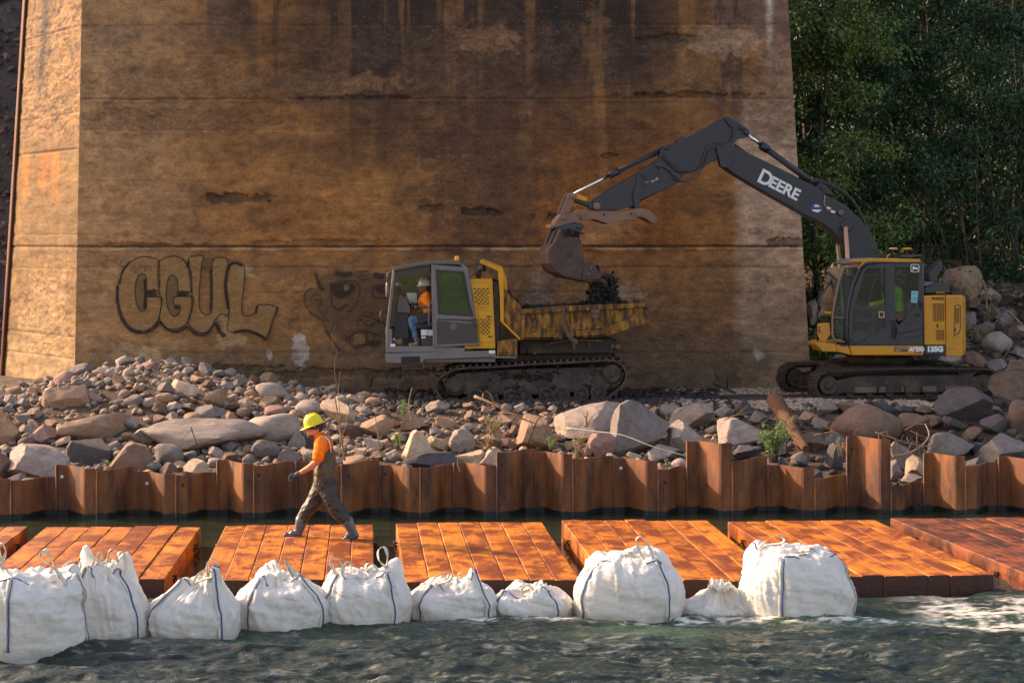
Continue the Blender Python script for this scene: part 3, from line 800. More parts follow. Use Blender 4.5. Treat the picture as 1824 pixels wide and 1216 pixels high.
M['g_dark'] = m_graf('faint_black_marker', lin(64, 50, 42), 0.45, 9)
M['g_grey'] = m_graf('faded_grey_spray_paint', lin(108, 86, 62), 0.65)
Cc = [(345,150),(300,130),(235,128),(170,165),(120,240),(100,330),(115,440),(150,520),(200,562),(260,570),(310,545),(345,500),(362,420),(362,370),(275,365),(275,330),(345,325),(352,220)]
Ci = [(272,255),(250,228),(225,240),(207,300),(207,370),(222,430),(248,455),(272,430),(276,365),(325,362),(325,322),(275,330)]
Gc = [(345,170),(400,128),(460,125),(505,160),(530,220),(540,330),(515,335),(465,335),(465,362),(550,368),(550,430),(530,500),(490,545),(430,562),(380,545),(352,500),(362,400),(345,300)]
Gi = [(462,280),(440,240),(415,242),(395,300),(392,370),(405,440),(435,482),(465,470),(476,420),(440,412),(440,368),(515,362),(515,338),(465,335)]
Uc = [(528,135),(612,122),(605,180),(592,320),(592,430),(620,470),(655,468),(668,430),(668,300),(668,180),(690,132),(760,150),(755,300),(770,460),(720,470),(690,500),(650,570),(590,580),(550,555),(525,510),(545,420),(545,250)]
Lc = [(765,190),(800,168),(862,182),(858,300),(850,470),(930,465),(945,415),(1060,430),(1035,500),(1000,612),(930,590),(870,572),(800,580),(760,560),(770,460),(755,330)]
gf = MB()
for poly in (Cc, Gc, Uc, Lc): fillpoly(gf, crv(poly, 4, True), 0.045)
gi = MB()
for poly in (Ci, Gi): fillpoly(gi, crv(poly, 3, True), 0.049)
gb = MB()
for poly in (Cc, Gc, Uc, Lc): stroke(gb, poly, 6, 0.053, 5, True)
for poly in (Ci, Gi): stroke(gb, poly, 6, 0.053, 4, True)
for pts, w in (([(100,300),(98,400),(130,510),(190,572),(260,580),(320,555),(350,515)], 17), ([(352,512),(400,562),(460,575),(520,545)], 15), ([(520,545),(570,590),(630,590),(680,530)], 14),
               ([(690,520),(715,575),(745,605)], 22), ([(800,580),(870,568),(940,590),(995,622)], 17), ([(262,260),(268,340),(262,440)], 17), ([(660,200),(664,330),(660,450)], 17), ([(765,190),(748,300),(766,440)], 20),
               ([(275,345),(325,345)], 22), ([(465,350),(512,350)], 18), ([(440,430),(470,430)], 20), ([(528,150),(520,190)], 14), ([(850,180),(800,160),(765,190)], 16), ([(930,465),(940,420)], 14),
               ([(1060,430),(1030,520),(998,612)], 7), ([(112,290),(130,210),(175,155)], 10)):
    stroke(gb, pts, w, 0.057)
g1 = empty('graffiti_lettering', wallpt(352, 540, 0.06), 0, 'large faded tan bubble graffiti letters reading CGUL outlined in black on the pier', 'graffiti')
keep(gf.build('paint_fill', M['g_fill']), g1); keep(gi.build('letter_gap', M['g_grey'], label='brown counters inside the letters'), g1); keep(gb.build('black_outline', M['g_black']), g1)
gt = MB()
for pts in ([(205,185),(185,195),(190,215),(212,212),(210,200),(198,200)], [(228,215),(230,180),(248,180),(248,195),(232,198)], [(262,215),(262,182),(278,182),(276,198),(264,198),(284,212)], [(300,182),(285,185),(298,198),(300,210),(288,214)],
            [(1140,280),(1140,305)], [(1225,278),(1222,308)], [(1140,292),(1222,294)], [(1150,345),(1215,330)], [(1155,385),(1150,360),(1180,345),(1210,355),(1200,385),(1165,380)], [(1160,405),(1185,398),(1195,420),(1215,412)],
            [(1150,465),(1148,438),(1195,436),(1190,466),(1150,465)], [(1135,560),(1130,505),(1190,500),(1185,480)], [(1195,575),(1192,520)], [(1130,520),(1165,500)],
            [(20,120),(40,135),(30,170),(10,165)], [(60,120),(100,118),(75,150),(110,175)], [(120,150),(150,150),(145,180),(118,178),(120,150)]):
    stroke(gt, pts, 4, 0.061, 4)
tag(gt.build('graffiti_scrawl', M['g_dark']), 'thin dark handwritten tags, GPS on the C and a sideways word, on the pier', 'graffiti')
# the painted face right of the lettering
gg = MB(); fillpoly(gg, crv([(1290,330),(1330,240),(1480,210),(1700,230),(1790,260),(1790,620),(1640,640),(1500,640),(1400,600),(1330,500),(1240,420),(1225,350),(1255,310)], 4, True), 0.041)
gk = MB()
for pts, w in (([(1380,290),(1440,275),(1520,275),(1555,310),(1550,370),(1515,440),(1480,455)], 9), ([(1380,290),(1385,380),(1400,430),(1440,440),(1480,400)], 9), ([(1500,400),(1450,440)], 6), ([(1410,220),(1460,235),(1510,225)], 30),
               ([(1545,215),(1610,210)], 8), ([(1545,240),(1605,238)], 6), ([(1560,262),(1610,258)], 6), ([(1585,325),(1605,318)], 6), ([(1585,350),(1605,345)], 6),
               ([(1640,300),(1720,295)], 8), ([(1640,300),(1632,350),(1650,370),(1720,372)], 8), ([(1640,235),(1700,245)], 34), ([(1225,350),(1250,320),(1290,318)], 9), ([(1225,350),(1228,410),(1270,470),(1330,500)], 12),
               ([(1265,400),(1262,370),(1290,352),(1320,360),(1325,400),(1300,415)], 6), ([(1285,385),(1320,390),(1340,380)], 6), ([(1290,220),(1310,290),(1340,330)], 22), ([(1330,500),(1370,600),(1440,690)], 14), ([(1300,430),(1370,520)], 8),
               ([(1535,545),(1560,480),(1600,455),(1640,475)], 7), ([(1560,510),(1590,480),(1650,500),(1700,530)], 12), ([(1580,520),(1610,540),(1650,520)], 10), ([(1450,495),(1456,498)], 10), ([(1484,482),(1490,486)], 10),
               ([(1490,610),(1530,580),(1600,575),(1680,600)], 8), ([(1490,610),(1500,650),(1530,680)], 10), ([(1530,670),(1600,650),(1680,640)], 26), ([(1590,585),(1600,630),(1640,635),(1640,590)], 6), ([(1470,590),(1475,640)], 5)):
    stroke(gk, pts, w, 0.053)
fillpoly(gk, crv([(1385,300),(1440,285),(1505,285),(1530,310),(1500,350),(1450,375),(1400,360)], 4, True), 0.049)
fillpoly(gk, crv([(1645,305),(1700,303),(1710,340),(1670,345)], 4, True), 0.049)
gw = MB(); fillpoly(gw, crv([(1458,310),(1475,290),(1492,300),(1490,322),(1470,330)], 3, True), 0.058)
gh = MB(); fillpoly(gh, crv([(1525,600),(1560,588),(1585,600),(1590,640),(1560,650),(1525,640)], 3, True), 0.058)
g2 = empty('painted_cartoon', wallpt(620, 550, 0.06), 0, 'faded black and grey painted cartoon-like face beside the truck cab on the pier', 'graffiti')
keep(gg.build('grey_wash', M['g_grey']), g2); keep(gk.build('black_line', m_graf('thin_faded_black_paint', lin(54, 42, 36), 0.42)), g2); keep(gw.build('highlight', M['g_fill']), g2); keep(gh.build('highlight', M['g_fill']), g2)

# ------------------------------------------------------------------ sheet pile wall
SEAM = [(-60, 850), (-48, 848), (19, 852), (100, 831), (172, 834), (245, 842), (313, 843), (387, 822), (452, 825), (527, 824), (608, 822), (676, 830), (748, 829), (808, 826), (885, 802), (954, 806), (1020, 814), (1093, 818), (1172, 833),
        (1223, 787), (1304, 817), (1367, 830), (1451, 848), (1508, 779), (1587, 861), (1645, 809), (1719, 826), (1778, 815), (1850, 828), (1926, 818), (1998, 830), (2076, 812), (2150, 826)]
SEAM = [(-284, 840), (-208, 846), (-130, 838)] + SEAM[1:]
SEAM = [(-356, 842)] + SEAM
spw = empty('sheet_pile_wall', (0, 32.4, 0), 0, 'rusty brown steel sheet pile wall standing in the water below the rocks', 'wall')
def pile_line(px): return 32.15 + (px / 1824) * 0.62
for i in range(len(SEAM) - 1):
    pa, top = SEAM[i]; pb = SEAM[i + 1][0]
    lit = (i % 2 == 0)                              # i=0 spans -48..19 ; odd/even flanges alternate
    lit = not lit if i >= 0 else lit
    # seam i is at back flange if the sheet going right comes forward
    back, front = 0.26, -0.24
    ya = pile_line(pa) + (back if (i % 2 == 0) else front); yb_ = pile_line(pb) + (front if (i % 2 == 0) else back)
    A = Vector(((pa - 912) * ya / F, ya)); B = Vector(((pb - 912) * yb_ / F, yb_)); Wd = B.x - A.x
    fl = 0.27 * Wd
    path = [A + Vector((0.004, 0)), Vector((A.x + fl * 0.93, A.y)), Vector((A.x + fl + 0.02, A.y + (B.y - A.y) * .06)), Vector((B.x - fl - 0.02, B.y - (B.y - A.y) * .06)), Vector((B.x - fl * .93, B.y)), B - Vector((0.004, 0))]
    D_ = (ya + yb_) / 2; zt = ZC - (top - HY) * D_ / F
    tilt = random.uniform(-.012, .012); rag = [random.uniform(-.006, .006) for _ in path]
    th = 0.013
    vs_ = []
    nrm = []
    for k, p in enumerate(path):
        d = path[min(k + 1, 5)] - path[max(k - 1, 0)]; d.normalize(); nrm.append(Vector((d.y, -d.x)))
    nz = [-1.5, 0.0, 0.12, 0.3, max(zt - .15, .35), None]
    for k, p in enumerate(path):
        for s_ in (0, 1):
            q = p - nrm[k] * (th * s_)
            for z in nz:
                zz_ = (zt + tilt * (k - 2.5) / 2.5 + rag[k]) if z is None else z
                vs_.append((q.x, q.y, zz_))
    fs = []; nzn = len(nz); ix = lambda k, s_, j: (k * 2 + s_) * nzn + j
    for k in range(5):
        for j in range(nzn - 1):
            fs.append((ix(k, 0, j), ix(k + 1, 0, j), ix(k + 1, 0, j + 1), ix(k, 0, j + 1)))
            fs.append((ix(k + 1, 1, j), ix(k, 1, j), ix(k, 1, j + 1), ix(k + 1, 1, j + 1)))
        fs.append((ix(k, 0, nzn - 1), ix(k + 1, 0, nzn - 1), ix(k + 1, 1, nzn - 1), ix(k, 1, nzn - 1)))
    for k in (0, 5):
        for j in range(nzn - 1): fs.append((ix(k, 0, j), ix(k, 1, j), ix(k, 1, j + 1), ix(k, 0, j + 1)))
    mb = MB(); mb.add(vs_, fs)
    # interlock bead along the left edge
    mb.tube([(A.x + .006, A.y - .012 if i % 2 else A.y - .018, -1.5), (A.x + .006, A.y - .012 if i % 2 else A.y - .018, zt - .004)], 0.017, 6)
    o = mb.build('sheet_pile', M['rust']); keep(o, spw)
    if i in (3, 6, 8, 11, 13, 14, 20, 21, 26) or random.random() < .2:    # lifting hole near the top
        hx = A.x + Wd * random.uniform(.12, .22); f_ = A.y
        hole = MB(); hole.disc((hx, zt - random.uniform(.14, .2)), 0.026, f_ - .006, f_ + .001, 14)
        keep(hole.build('lifting_hole', M['paper'] if i in (6, 8, 20) else M['dark']), spw)

# ------------------------------------------------------------------ timber mats
# far-left, far-right, near-right, near-left corners in plan, timbers, label
MATS = [((-9.0, 29.0), (-6.80, 29.0), (-6.55, 24.6), (-8.7, 24.6), 7, 'orange timber mat cut off by the left edge of the picture', 0),
        ((-6.55, 29.05), (-4.40, 29.0), (-4.14, 24.55), (-6.33, 24.6), 7, 'orange timber mat left of the walking worker, behind the second and third white bags', 0),
        ((-4.03, 29.1), (-1.97, 29.1), (-1.62, 24.5), (-3.74, 24.5), 7, 'orange timber mat that the worker is walking on', 0),
        ((-1.66, 29.4), (0.44, 29.4), (0.82, 24.5), (-1.28, 24.5), 7, 'orange timber mat just right of the worker with his shadow across it', 0),
        ((0.72, 29.6), (2.80, 29.6), (3.26, 24.5), (1.10, 24.5), 7, 'orange timber mat behind the large bag at the centre right', 0),
        ((3.08, 29.75), (5.28, 29.95), (5.82, 25.0), (3.64, 24.75), 8, 'orange timber mat behind the rightmost bag, its near end over the rapid', 0),
        ((5.42, 29.9), (7.75, 29.9), (8.5, 24.9), (6.20, 24.9), 8, 'dark reddish timber mat at the right edge of the picture', 1)]
for mi, (fl_, fr_, nr_, nl_, nt_, lab, red) in enumerate(MATS):
    cx = (fl_[0] + fr_[0] + nr_[0] + nl_[0]) / 4; cy = (fl_[1] + nl_[1]) / 2
    ang = math.atan2((fl_[0] + fr_[0] - nl_[0] - nr_[0]) / 2, fl_[1] - nl_[1])
    mt = empty('timber_mat', (cx, cy, 0.0), -ang, lab, 'timber mat', 'timber mats floating in a row')
    mt.rotation_euler = (R(random.uniform(-.35, .35)), R(random.uniform(-.5, .5)), -ang)
    Lm = (fl_[1] - nl_[1]) / math.cos(ang); Wm = ((fr_[0] - fl_[0]) + (nr_[0] - nl_[0])) / 2 * math.cos(ang)
    w = Wm / nt_
    for k in range(nt_):
        x0 = -Wm / 2 + k * w; dz = random.uniform(-.012, .012); dy0 = random.uniform(-.02, .02); dy1 = random.uniform(-.02, .03)
        # each timber: a squared baulk, rubbed edges, its top slightly uneven
        ny = 30; vs_ = []; fs = []
        jag = random.uniform(-.3, .3)
        for j in range(ny + 1):
            y = -Lm / 2 + dy0 + (Lm + dy1 - dy0) * j / ny
            wob = 0.006 * mnoise.noise((k * 3.1 + mi * 7, y * 1.3, 0)); wob2 = 0.010 * mnoise.noise((k * 5.7, y * 2.3, mi)); gl = 0.002 + 0.007 * max(0, mnoise.noise((k * 9.1 + mi, y * 1.7, 4)))
            xa, xb_ = x0 + gl, x0 + w - gl
            z1_ = 0.28 + dz + wob; c_ = 0.010 + wob2 * .5
            for (px_, pz_) in ((xa, -0.03), (xb_, -0.03), (xb_, z1_ - c_), (xb_ - c_, z1_ + wob2 * .4), ((xa + xb_) / 2, z1_ + .003), (xa + c_, z1_ - wob2 * .4), (xa, z1_ - c_)):
                vs_.append((px_, y, pz_))
        for j in range(ny):
            for q in range(7):
                q2 = (q + 1) % 7
                fs.append((j * 7 + q, j * 7 + q2, (j + 1) * 7 + q2, (j + 1) * 7 + q))
        fs += [tuple(range(6, -1, -1)), tuple(ny * 7 + q for q in range(7))]
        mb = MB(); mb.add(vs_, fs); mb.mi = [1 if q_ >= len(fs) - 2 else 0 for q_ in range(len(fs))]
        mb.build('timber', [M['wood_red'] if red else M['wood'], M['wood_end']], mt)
    # through bolts with chain links hanging on the long sides
    for sgn in (-1, 1):
        for yy in (-Lm * .30, Lm * .28):
            mb = MB(); x_ = sgn * (Wm / 2 + .03)
            pts = [(x_ + .02 * math.cos(a), yy + .055 * math.sin(a), 0.13 + .05 * math.cos(a) * sgn) for a in np.linspace(0, 2 * math.pi, 13)]
            mb.tube(pts, .008, 6); mb.tube([(sgn * (Wm / 2 - .02), yy, .16), (x_ + sgn * .01, yy, .16)], .012, 8)
            pts = [(x_ + .045 * math.sin(a), yy + .04, 0.07 + .055 * math.cos(a)) for a in np.linspace(0, 2 * math.pi, 13)]
            mb.tube(pts, .008, 6)
            mb.build('chain_link', M['chain'], mt)
    # splinters and torn fibre along the scraped bands
    sp = MB()
    for k in range(70):
        y = random.choice((-.25, .05, .27)) * Lm + random.gauss(0, .10); x = random.uniform(-Wm / 2 + .02, Wm / 2 - .02)
        l_ = random.uniform(.02, .10); a = random.uniform(0, 3.14); z = .293
        sp.tube([(x, y, z), (x + l_ * math.cos(a), y + l_ * math.sin(a), z + random.uniform(0, .018))], [.004, .001], 4)
    sp.build('splinters', M['deadwood'], mt, kind='stuff')
# ------------------------------------------------------------------ machines: local frames
class Frame:
    """local axes of a machine: x to the picture's right along it, y away from the viewer, z up"""
    def __init__(s, ox, oy, gz, yaw, ccx=0, ccy=0, cs=1.0):
        s.o = (ox, oy, gz); s.c = math.cos(yaw); s.s = math.sin(yaw); s.k = (ccx, ccy, cs)
    def q(s, x, y, v=0.0):
        px = s.k[0] + x / s.k[2]; py = s.k[1] + y / s.k[2]
        k = (px - 912) / F
        X = (k * (s.o[1] + s.c * v) - s.o[0] + s.s * v) / (s.c - k * s.s)
        D = s.o[1] + s.s * X + s.c * v
        return (X, ZC - (py - HY) * D / F - s.o[2])
    def Q(s, pts, v=0.0): return [s.q(x, y, v) for x, y in pts]
    def p3(s, x, y, v):
        a = s.q(x, y, v); return Vector((a[0], v, a[1]))
    def crop(s, cx, cy, cs): 
        f = Frame.__new__(Frame); f.o, f.c, f.s, f.k = s.o, s.c, s.s, (cx, cy, cs); return f

def ring_path(pts, r_or=None): return pts
def stadium(cl, rl, cr_, rr, n=10, sag=0.0):
    """closed belt line round two end wheels (x, z), counter-clockwise from the top right"""
    (xa, za), (xb, zb) = cl, cr_
    out = []
    for i in range(n + 1):
        a = R(90) - R(180) * i / n; out.append((xb + rr * math.cos(a), zb + rr * math.sin(a)))
    for i in range(1, 12):
        t_ = i / 12; out.append((xb + (xa - xb) * t_, (zb - rr) + ((za - rl) - (zb - rr)) * t_))
    for i in range(n + 1):
        a = R(-90) - R(180) * i / n; out.append((xa + rl * math.cos(a), za + rl * math.sin(a)))
    for i in range(1, 12):
        t_ = i / 12; out.append((xa + (xb - xa) * t_, (za + rl) + ((zb + rr) - (za + rl)) * t_ - sag * math.sin(math.pi * t_)))
    return out
def resample(pts, step):
    P_ = [Vector(p) for p in pts] + [Vector(pts[0])]; L = [0]
    for i in range(len(P_) - 1): L.append(L[-1] + (P_[i + 1] - P_[i]).length)
    n = max(8, round(L[-1] / step)); out = []; j = 0
    for k in range(n):
        d = L[-1] * k / n
        while L[j + 1] < d: j += 1
        t_ = (d - L[j]) / max(1e-9, L[j + 1] - L[j]); p = P_[j].lerp(P_[j + 1], t_); dr = (P_[j + 1] - P_[j]).normalized()
        out.append((p, dr))
    return out
def cyl(mb, a, b, r, n=14): return mb.tube([a, b], r, n)
def text_mesh(name, s, size, mat, parent, loc, rotx=R(90), roty=0.0, ext=0.004, off=0.0, sx=1.0):
    cu = bpy.data.curves.new(name, 'FONT'); cu.body = s; cu.size = size; cu.extrude = ext; cu.offset = off; cu.space_character = 1.0
    tmp = bpy.data.objects.new(name, cu); TMP.collection.objects.link(tmp)
    TMP.view_layers[0].update(); dg = TMP.view_layers[0].depsgraph; me = bpy.data.meshes.new_from_object(tmp.evaluated_get(dg))
    bpy.data.objects.remove(tmp); me.materials.clear(); me.materials.append(mat)
    me.transform(Matrix.Diagonal((sx, 1, 1, 1))); me.transform(Matrix.Rotation(rotx, 4, 'X')); me.transform(Matrix.Rotation(roty, 4, 'Y'))
    me.transform(Matrix.Translation(loc))
    return link(name, me, parent)

# ------------------------------------------------------------------ tracked dump truck
tk = empty('tracked_dump_truck', (0.05, 41.05, 1.2), 0, 'yellow tracked dump truck with grey cab being loaded beside the pier', 'dump truck')
FT = Frame(0.05, 41.05, 1.2, 0.0, 640, 420, 3.257)
V0 = -1.22                                        # near side
def Tq(pts, v=V0): return FT.Q(pts, v)
def frame_of(mb, outer, inner, y0, y1):
    """flat frame with an opening: strip of quads between two outlines of the same count"""
    n = len(outer); vs_ = []
    for y in (y0, y1):
        vs_ += [(a, y, b) for a, b in outer] + [(a, y, b) for a, b in inner]
    fs = []
    for i in range(n):
        j = (i + 1) % n
        fs += [(i, j, n + j, n + i), (2 * n + i, 3 * n + i, 3 * n + j, 2 * n + j), (i, 2 * n + i, 2 * n + j, j), (n + i, n + j, 3 * n + j, 3 * n + i)]
    return mb.add(vs_, fs)
# chassis, deck beam
mb = MB(); mb.prism(Tq([(152,682),(790,664),(793,702),(372,718),(368,738),(158,738),(152,724)]), V0, V0 + .12)
mb.prism(Tq([(152,690),(240,688),(240,738),(158,738)]), V0 + .12, 1.2)
mb.box((FT.q(240,690,V0)[0], V0 + .10, FT.q(0,735,V0)[1]), (FT.q(790,0,V0)[0], 1.2, FT.q(0,690,V0)[1]))
mb.build('deck_beam', M['grey_lt'], tk, .012)
mb = MB(); mb.prism(Tq([(243,701),(352,698),(354,735),(243,738)]), V0 - .006, V0 + .05); mb.build('step_recess', M['dark'], tk)
mb = MB(); a = [FT.p3(372,740,V0), FT.p3(372,772,V0), FT.p3(255,772,V0), FT.p3(255,744,V0)]; mb.tube(a, .018, 6); a = [FT.p3(355,764,V0 + .25), FT.p3(250,764,V0 + .25)]
for dy in (0, .08, .16): mb.tube([FT.p3(372,774,V0) + Vector((0, dy, 0)), FT.p3(250,772,V0) + Vector((0, dy, 0))], .014, 6)
mb.build('step', M['grey_dk'], tk)
# cab: pillars and roof as one frame, floor, back panels
A0 = [(155,675),(150,545),(178,330),(192,185),(415,152),(575,150),(625,182),(697,630),(612,642),(610,664)]
mb = MB()
def rail(pts, r=.032, v=V0 + .03, mb_=None):
    (mb_ or mb).tube([FT.p3(x, y, v) for x, y in pts], r, 8)
for v in (V0 + .03, V0 + 1.42):
    rail([(165,672),(163,545),(188,335),(202,198)], .035, v); rail([(165,655),(440,655),(610,660)], .03, v)
    rail([(202,198),(300,170),(415,158),(575,158)], .034, v); rail([(575,158),(628,190),(690,640)], .03, v); rail([(425,160),(437,650)], .034, v)
for x, y in ((202,198),(575,158),(165,672),(163,545),(690,640)): mb.tube([FT.p3(x, y, V0 + .03), FT.p3(x, y, V0 + .03) + Vector((0, 1.39, 0))], .032, 8)
mb.prism(Tq([(160,640),(440,640),(612,648),(612,672),(160,676)]), V0, V0 + .05)
mb.prism(Tq([(160,540),(188,540),(190,640),(160,640)]), V0 + .01, V0 + .03)
mb.build('cab_frame', M['grey_lt'], tk, .006)
mb = MB(); mb.prism(Tq([(190,190),(300,160),(415,146),(575,142),(590,150),(588,166),(415,166),(300,182),(200,206)]), V0 - .02, V0 + 1.5); mb.build('cab_roof', M['grey'], tk, .015)
mb = MB(); mb.prism(Tq([(205,205),(410,175),(410,212),(215,240)]), V0 + .05, V0 + .5); mb.build('sun_visor', M['grey_dk'], tk)
mb = MB(); mb.prism(Tq([(162,660),(612,655),(612,678),(162,682)]), V0 + .04, V0 + 1.44); mb.build('cab_floor', M['grey_dk'], tk)
mb = MB(); mb.prism(Tq([(165,545),(440,545),(690,500),(690,645),(440,655),(165,660)]), V0 + 1.36, V0 + 1.39)
mb.prism(Tq([(585,165),(628,190),(690,640),(660,640)]), V0 + .06, V0 + 1.38); mb.build('cab_back_panel', M['grey_dk'], tk)
for nm, pts in (('far_window', [(205,205),(415,165),(430,545),(168,545)]), ('far_rear_window', [(440,165),(585,165),(655,500),(445,540)])):
    mb = MB(); mb.prism(Tq(pts), V0 + 1.37, V0 + 1.385); mb.build(nm, M['glass_green'], tk, label='green tinted far side window')
mb = MB(); mb.add([FT.p3(163,545,V0+.06), FT.p3(200,205,V0+.06), FT.p3(200,205,V0+.06) + Vector((0,1.3,0)), FT.p3(163,545,V0+.06) + Vector((0,1.3,0))], [(0,1,2,3)]); mb.build('windshield', M['glass'], tk)
# sliding/open door panel standing proud of the rear half
door = [(420,168),(626,183),(660,400),(697,632),(442,644),(436,480)]
dwin = [(448,198),(605,210),(640,395),(658,462),(462,450),(456,330)]
do = MB(); frame_of(do, Tq(door), Tq(dwin), V0 - .06, V0 - .02)
D_ = do.build('door', M['grey_lt'], tk, .006)
mb = MB(); mb.prism(Tq([(448,490),(686,512),(690,618),(452,630)]), V0 - .068, V0 - .058); mb.build('lower_panel', M['grey_dk'], D_)
mb = MB(); mb.prism(Tq(dwin), V0 - .045, V0 - .038); mb.build('window_pane', M['glass_green'], D_)
mb = MB(); frame_of(mb, Tq([(444,194),(608,206),(645,395),(664,467),(458,454),(452,330)]), Tq([(452,204),(601,215),(634,396),(650,456),(467,445),(461,330)]), V0 - .072, V0 - .056); mb.build('window_seal', M['seatblk'], D_)
mb = MB(); mb.tube([FT.p3(455,482,V0-.09), FT.p3(560,485,V0-.09), FT.p3(680,492,V0-.09)], .013, 6); mb.box((FT.q(655,0,V0)[0], V0-.1, FT.q(0,512,V0)[1]), (FT.q(682,0,V0)[0], V0-.06, FT.q(0,478,V0)[1])); mb.build('latch_bar', M['grey_dk'], D_)
mb = MB(); mb.disc(FT.q(546,524,V0), .065, V0-.074, V0-.066, 20); mb.build('round_cover', M['grey'], D_)
mb = MB(); mb.tube([FT.p3(408,378,V0-.03), FT.p3(402,378,V0-.05), FT.p3(402,512,V0-.05), FT.p3(425,514,V0-.03)], .013, 6); mb.build('grab_handle', M['grey_lt'], tk)
mb = MB(); mb.tube([FT.p3(158,440,V0), FT.p3(125,438,V0-.05), FT.p3(122,470,V0-.05), FT.p3(152,520,V0)], .018, 6); mb.build('front_handle', M['grey_dk'], tk)
mb = MB(); mb.tube([FT.p3(190,205,V0), FT.p3(165,215,V0-.05), FT.p3(158,270,V0-.08)], .012, 6)
c0 = FT.p3(163, 312, V0 - .08); mb.lathe([(0.001,-.16),(.035,-.14),(.045,-.05),(.045,.07),(.035,.13),(.001,.15)], c0, 12, 'z', .8, 1.5); mb.build('wing_mirror', M['grey_lt'], tk)
mb = MB(); mb.lathe([(.001,-.08),(.03,-.07),(.05,0),(.03,.07),(.001,.08)], FT.p3(232,285,V0+.4), 12, 'x'); mb.build('inside_mirror', M['grey_lt'], tk)
# inside the cab
mb = MB(); mb.prism(Tq([(222,362),(262,360),(290,425),(288,455),(214,450)]), V0 + .5, V0 + .95); mb.build('dashboard', M['grey'], tk, .01)
mb = MB(); mb.prism(Tq([(200,455),(275,455),(278,600),(200,600)]), V0 + .5, V0 + .9); mb.build('console_column', M['seatblk'], tk)
mb = MB(); mb.prism(Tq([(258,338),(318,338),(322,405),(278,415)]), V0 + .98, V0 + .99); mb.build('paper_sheet', M['paper'], tk)
mb = MB(); mb.disc(FT.q(240,352,V0+.6), .03, V0 + .55, V0 + .62, 10); mb.build('red_button', M['red'], tk)
mb = MB(); mb.tube([FT.p3(285,400,V0+.7), FT.p3(340,395,V0+.6)], .02, 8); mb.tube([FT.p3(308,385,V0+.45), FT.p3(312,430,V0+.45), FT.p3(316,412,V0+.85), FT.p3(308,385,V0+.45)], .014, 6); mb.build('steering_wheel', M['seatblk'], tk)
mb = MB(); mb.prism(Tq([(325,512),(425,505),(440,540),(330,545)]), V0 + .35, V0 + .95); mb.prism(Tq([(420,300),(452,290),(455,540),(425,535)]), V0 + .35, V0 + .95); mb.build('seat', M['seatblk'], tk, .02)
mb = MB(); mb.prism(Tq([(322,465),(420,440),(424,490),(345,520)]), V0 + .28, V0 + .34); mb.build('arm_rest', M['seatblk'], tk, .02)
mb = MB(); mb.prism(Tq([(356,542),(428,542),(432,640),(358,640)]), V0 + .18, V0 + .9); mb.build('seat_box', M['grey_dk'], tk, .008)
for k, (x0, x1, y0, y1, m_) in enumerate(((358,396,544,576,'paper'), (400,426,546,578,'white'), (360,384,583,594,'white'), (180,208,626,642,'white'), (752,788,664,682,'white'))):
    v = V0 + .176 if k < 3 else V0 - .004
    mb = MB(); mb.prism(Tq([(x0,y0),(x1,y0),(x1,y1),(x0,y1)], v), v - .003, v); mb.build('sticker', M[m_], tk)
# beacon, antenna
mb = MB(); mb.lathe([(.03,-.07),(.03,0),(.001,0)], FT.p3(566,146,V0+.3), 10); bk = mb.build('beacon_stalk', M['grey_dk'], tk)
mb = MB(); mb.lathe([(.046,0),(.05,.02),(.046,.075),(.03,.09),(.001,.092)], FT.p3(566,143,V0+.3), 14); mb.build('amber_beacon', M['amber'], tk)
mb = MB(); mb.tube([FT.p3(585,155,V0+.3), FT.p3(705,120,V0+.3)], [.006,.003], 5); mb.build('antenna', M['deadwood'], tk)
# engine housing with slotted vents
def grille(mb, x0, y0, x1, y1, cols, rows, v, shear=0):
    for r_ in range(rows):
        for c_ in range(cols):
            w_ = (x1 - x0) / cols; h_ = (y1 - y0) / rows
            o_ = (w_ * .5 if r_ % 2 else 0) + shear * r_ / rows
            a = x0 + c_ * w_ + w_ * .12 + o_; b = a + w_ * .76
            if a > x1 - 4: continue
            b = min(b, x1); y = y0 + r_ * h_
            if a < x0 + shear * r_ / rows - 1: a = x0
            q = [(a, y + h_ * .5), (a + 3, y + h_ * .25), (b - 3, y + h_ * .25), (b, y + h_ * .5), (b - 3, y + h_ * .75), (a + 3, y + h_ * .75)]
            if b - a > 6: mb.prism(FT.Q(q, v), v - .004, v + .004)
mb = MB(); mb.prism(Tq([(640,250),(772,250),(790,655),(610,655),(610,640),(690,632)]), V0 + .02, 1.15); H_ = mb.build('engine_housing', M['yellow'], tk, .015)
mb = MB(); mb.prism(Tq([(652,298),(764,290),(768,405),(672,412)]), V0 + .005, V0 + .02); mb.prism(Tq([(690,425),(775,418),(782,618),(700,618)]), V0 + .005, V0 + .02); mb.build('vent_door', M['yellow'], H_, .004)
mb = MB(); grille(mb, 658, 300, 756, 400, 4, 8, V0 + .002, 14); mb.build('upper_slots', M['dark'], H_, kind='stuff')
mb = MB(); grille(mb, 697, 478, 762, 576, 3, 8, V0 + .002, 4); mb.build('lower_slots', M['dark'], H_, kind='stuff')
for x, y in ((752,468),(757,584)): mb = MB(); mb.prism(Tq([(x-12,y-4),(x+12,y-4),(x+12,y+4),(x-12,y+4)]), V0-.004, V0+.006); mb.build('latch', M['seatblk'], H_)
mb = MB(); mb.prism(Tq([(775,262),(812,270),(815,640),(790,640)]), V0 + .10, 1.1); mb.build('rear_gap_panel', M['trackdark'], tk)
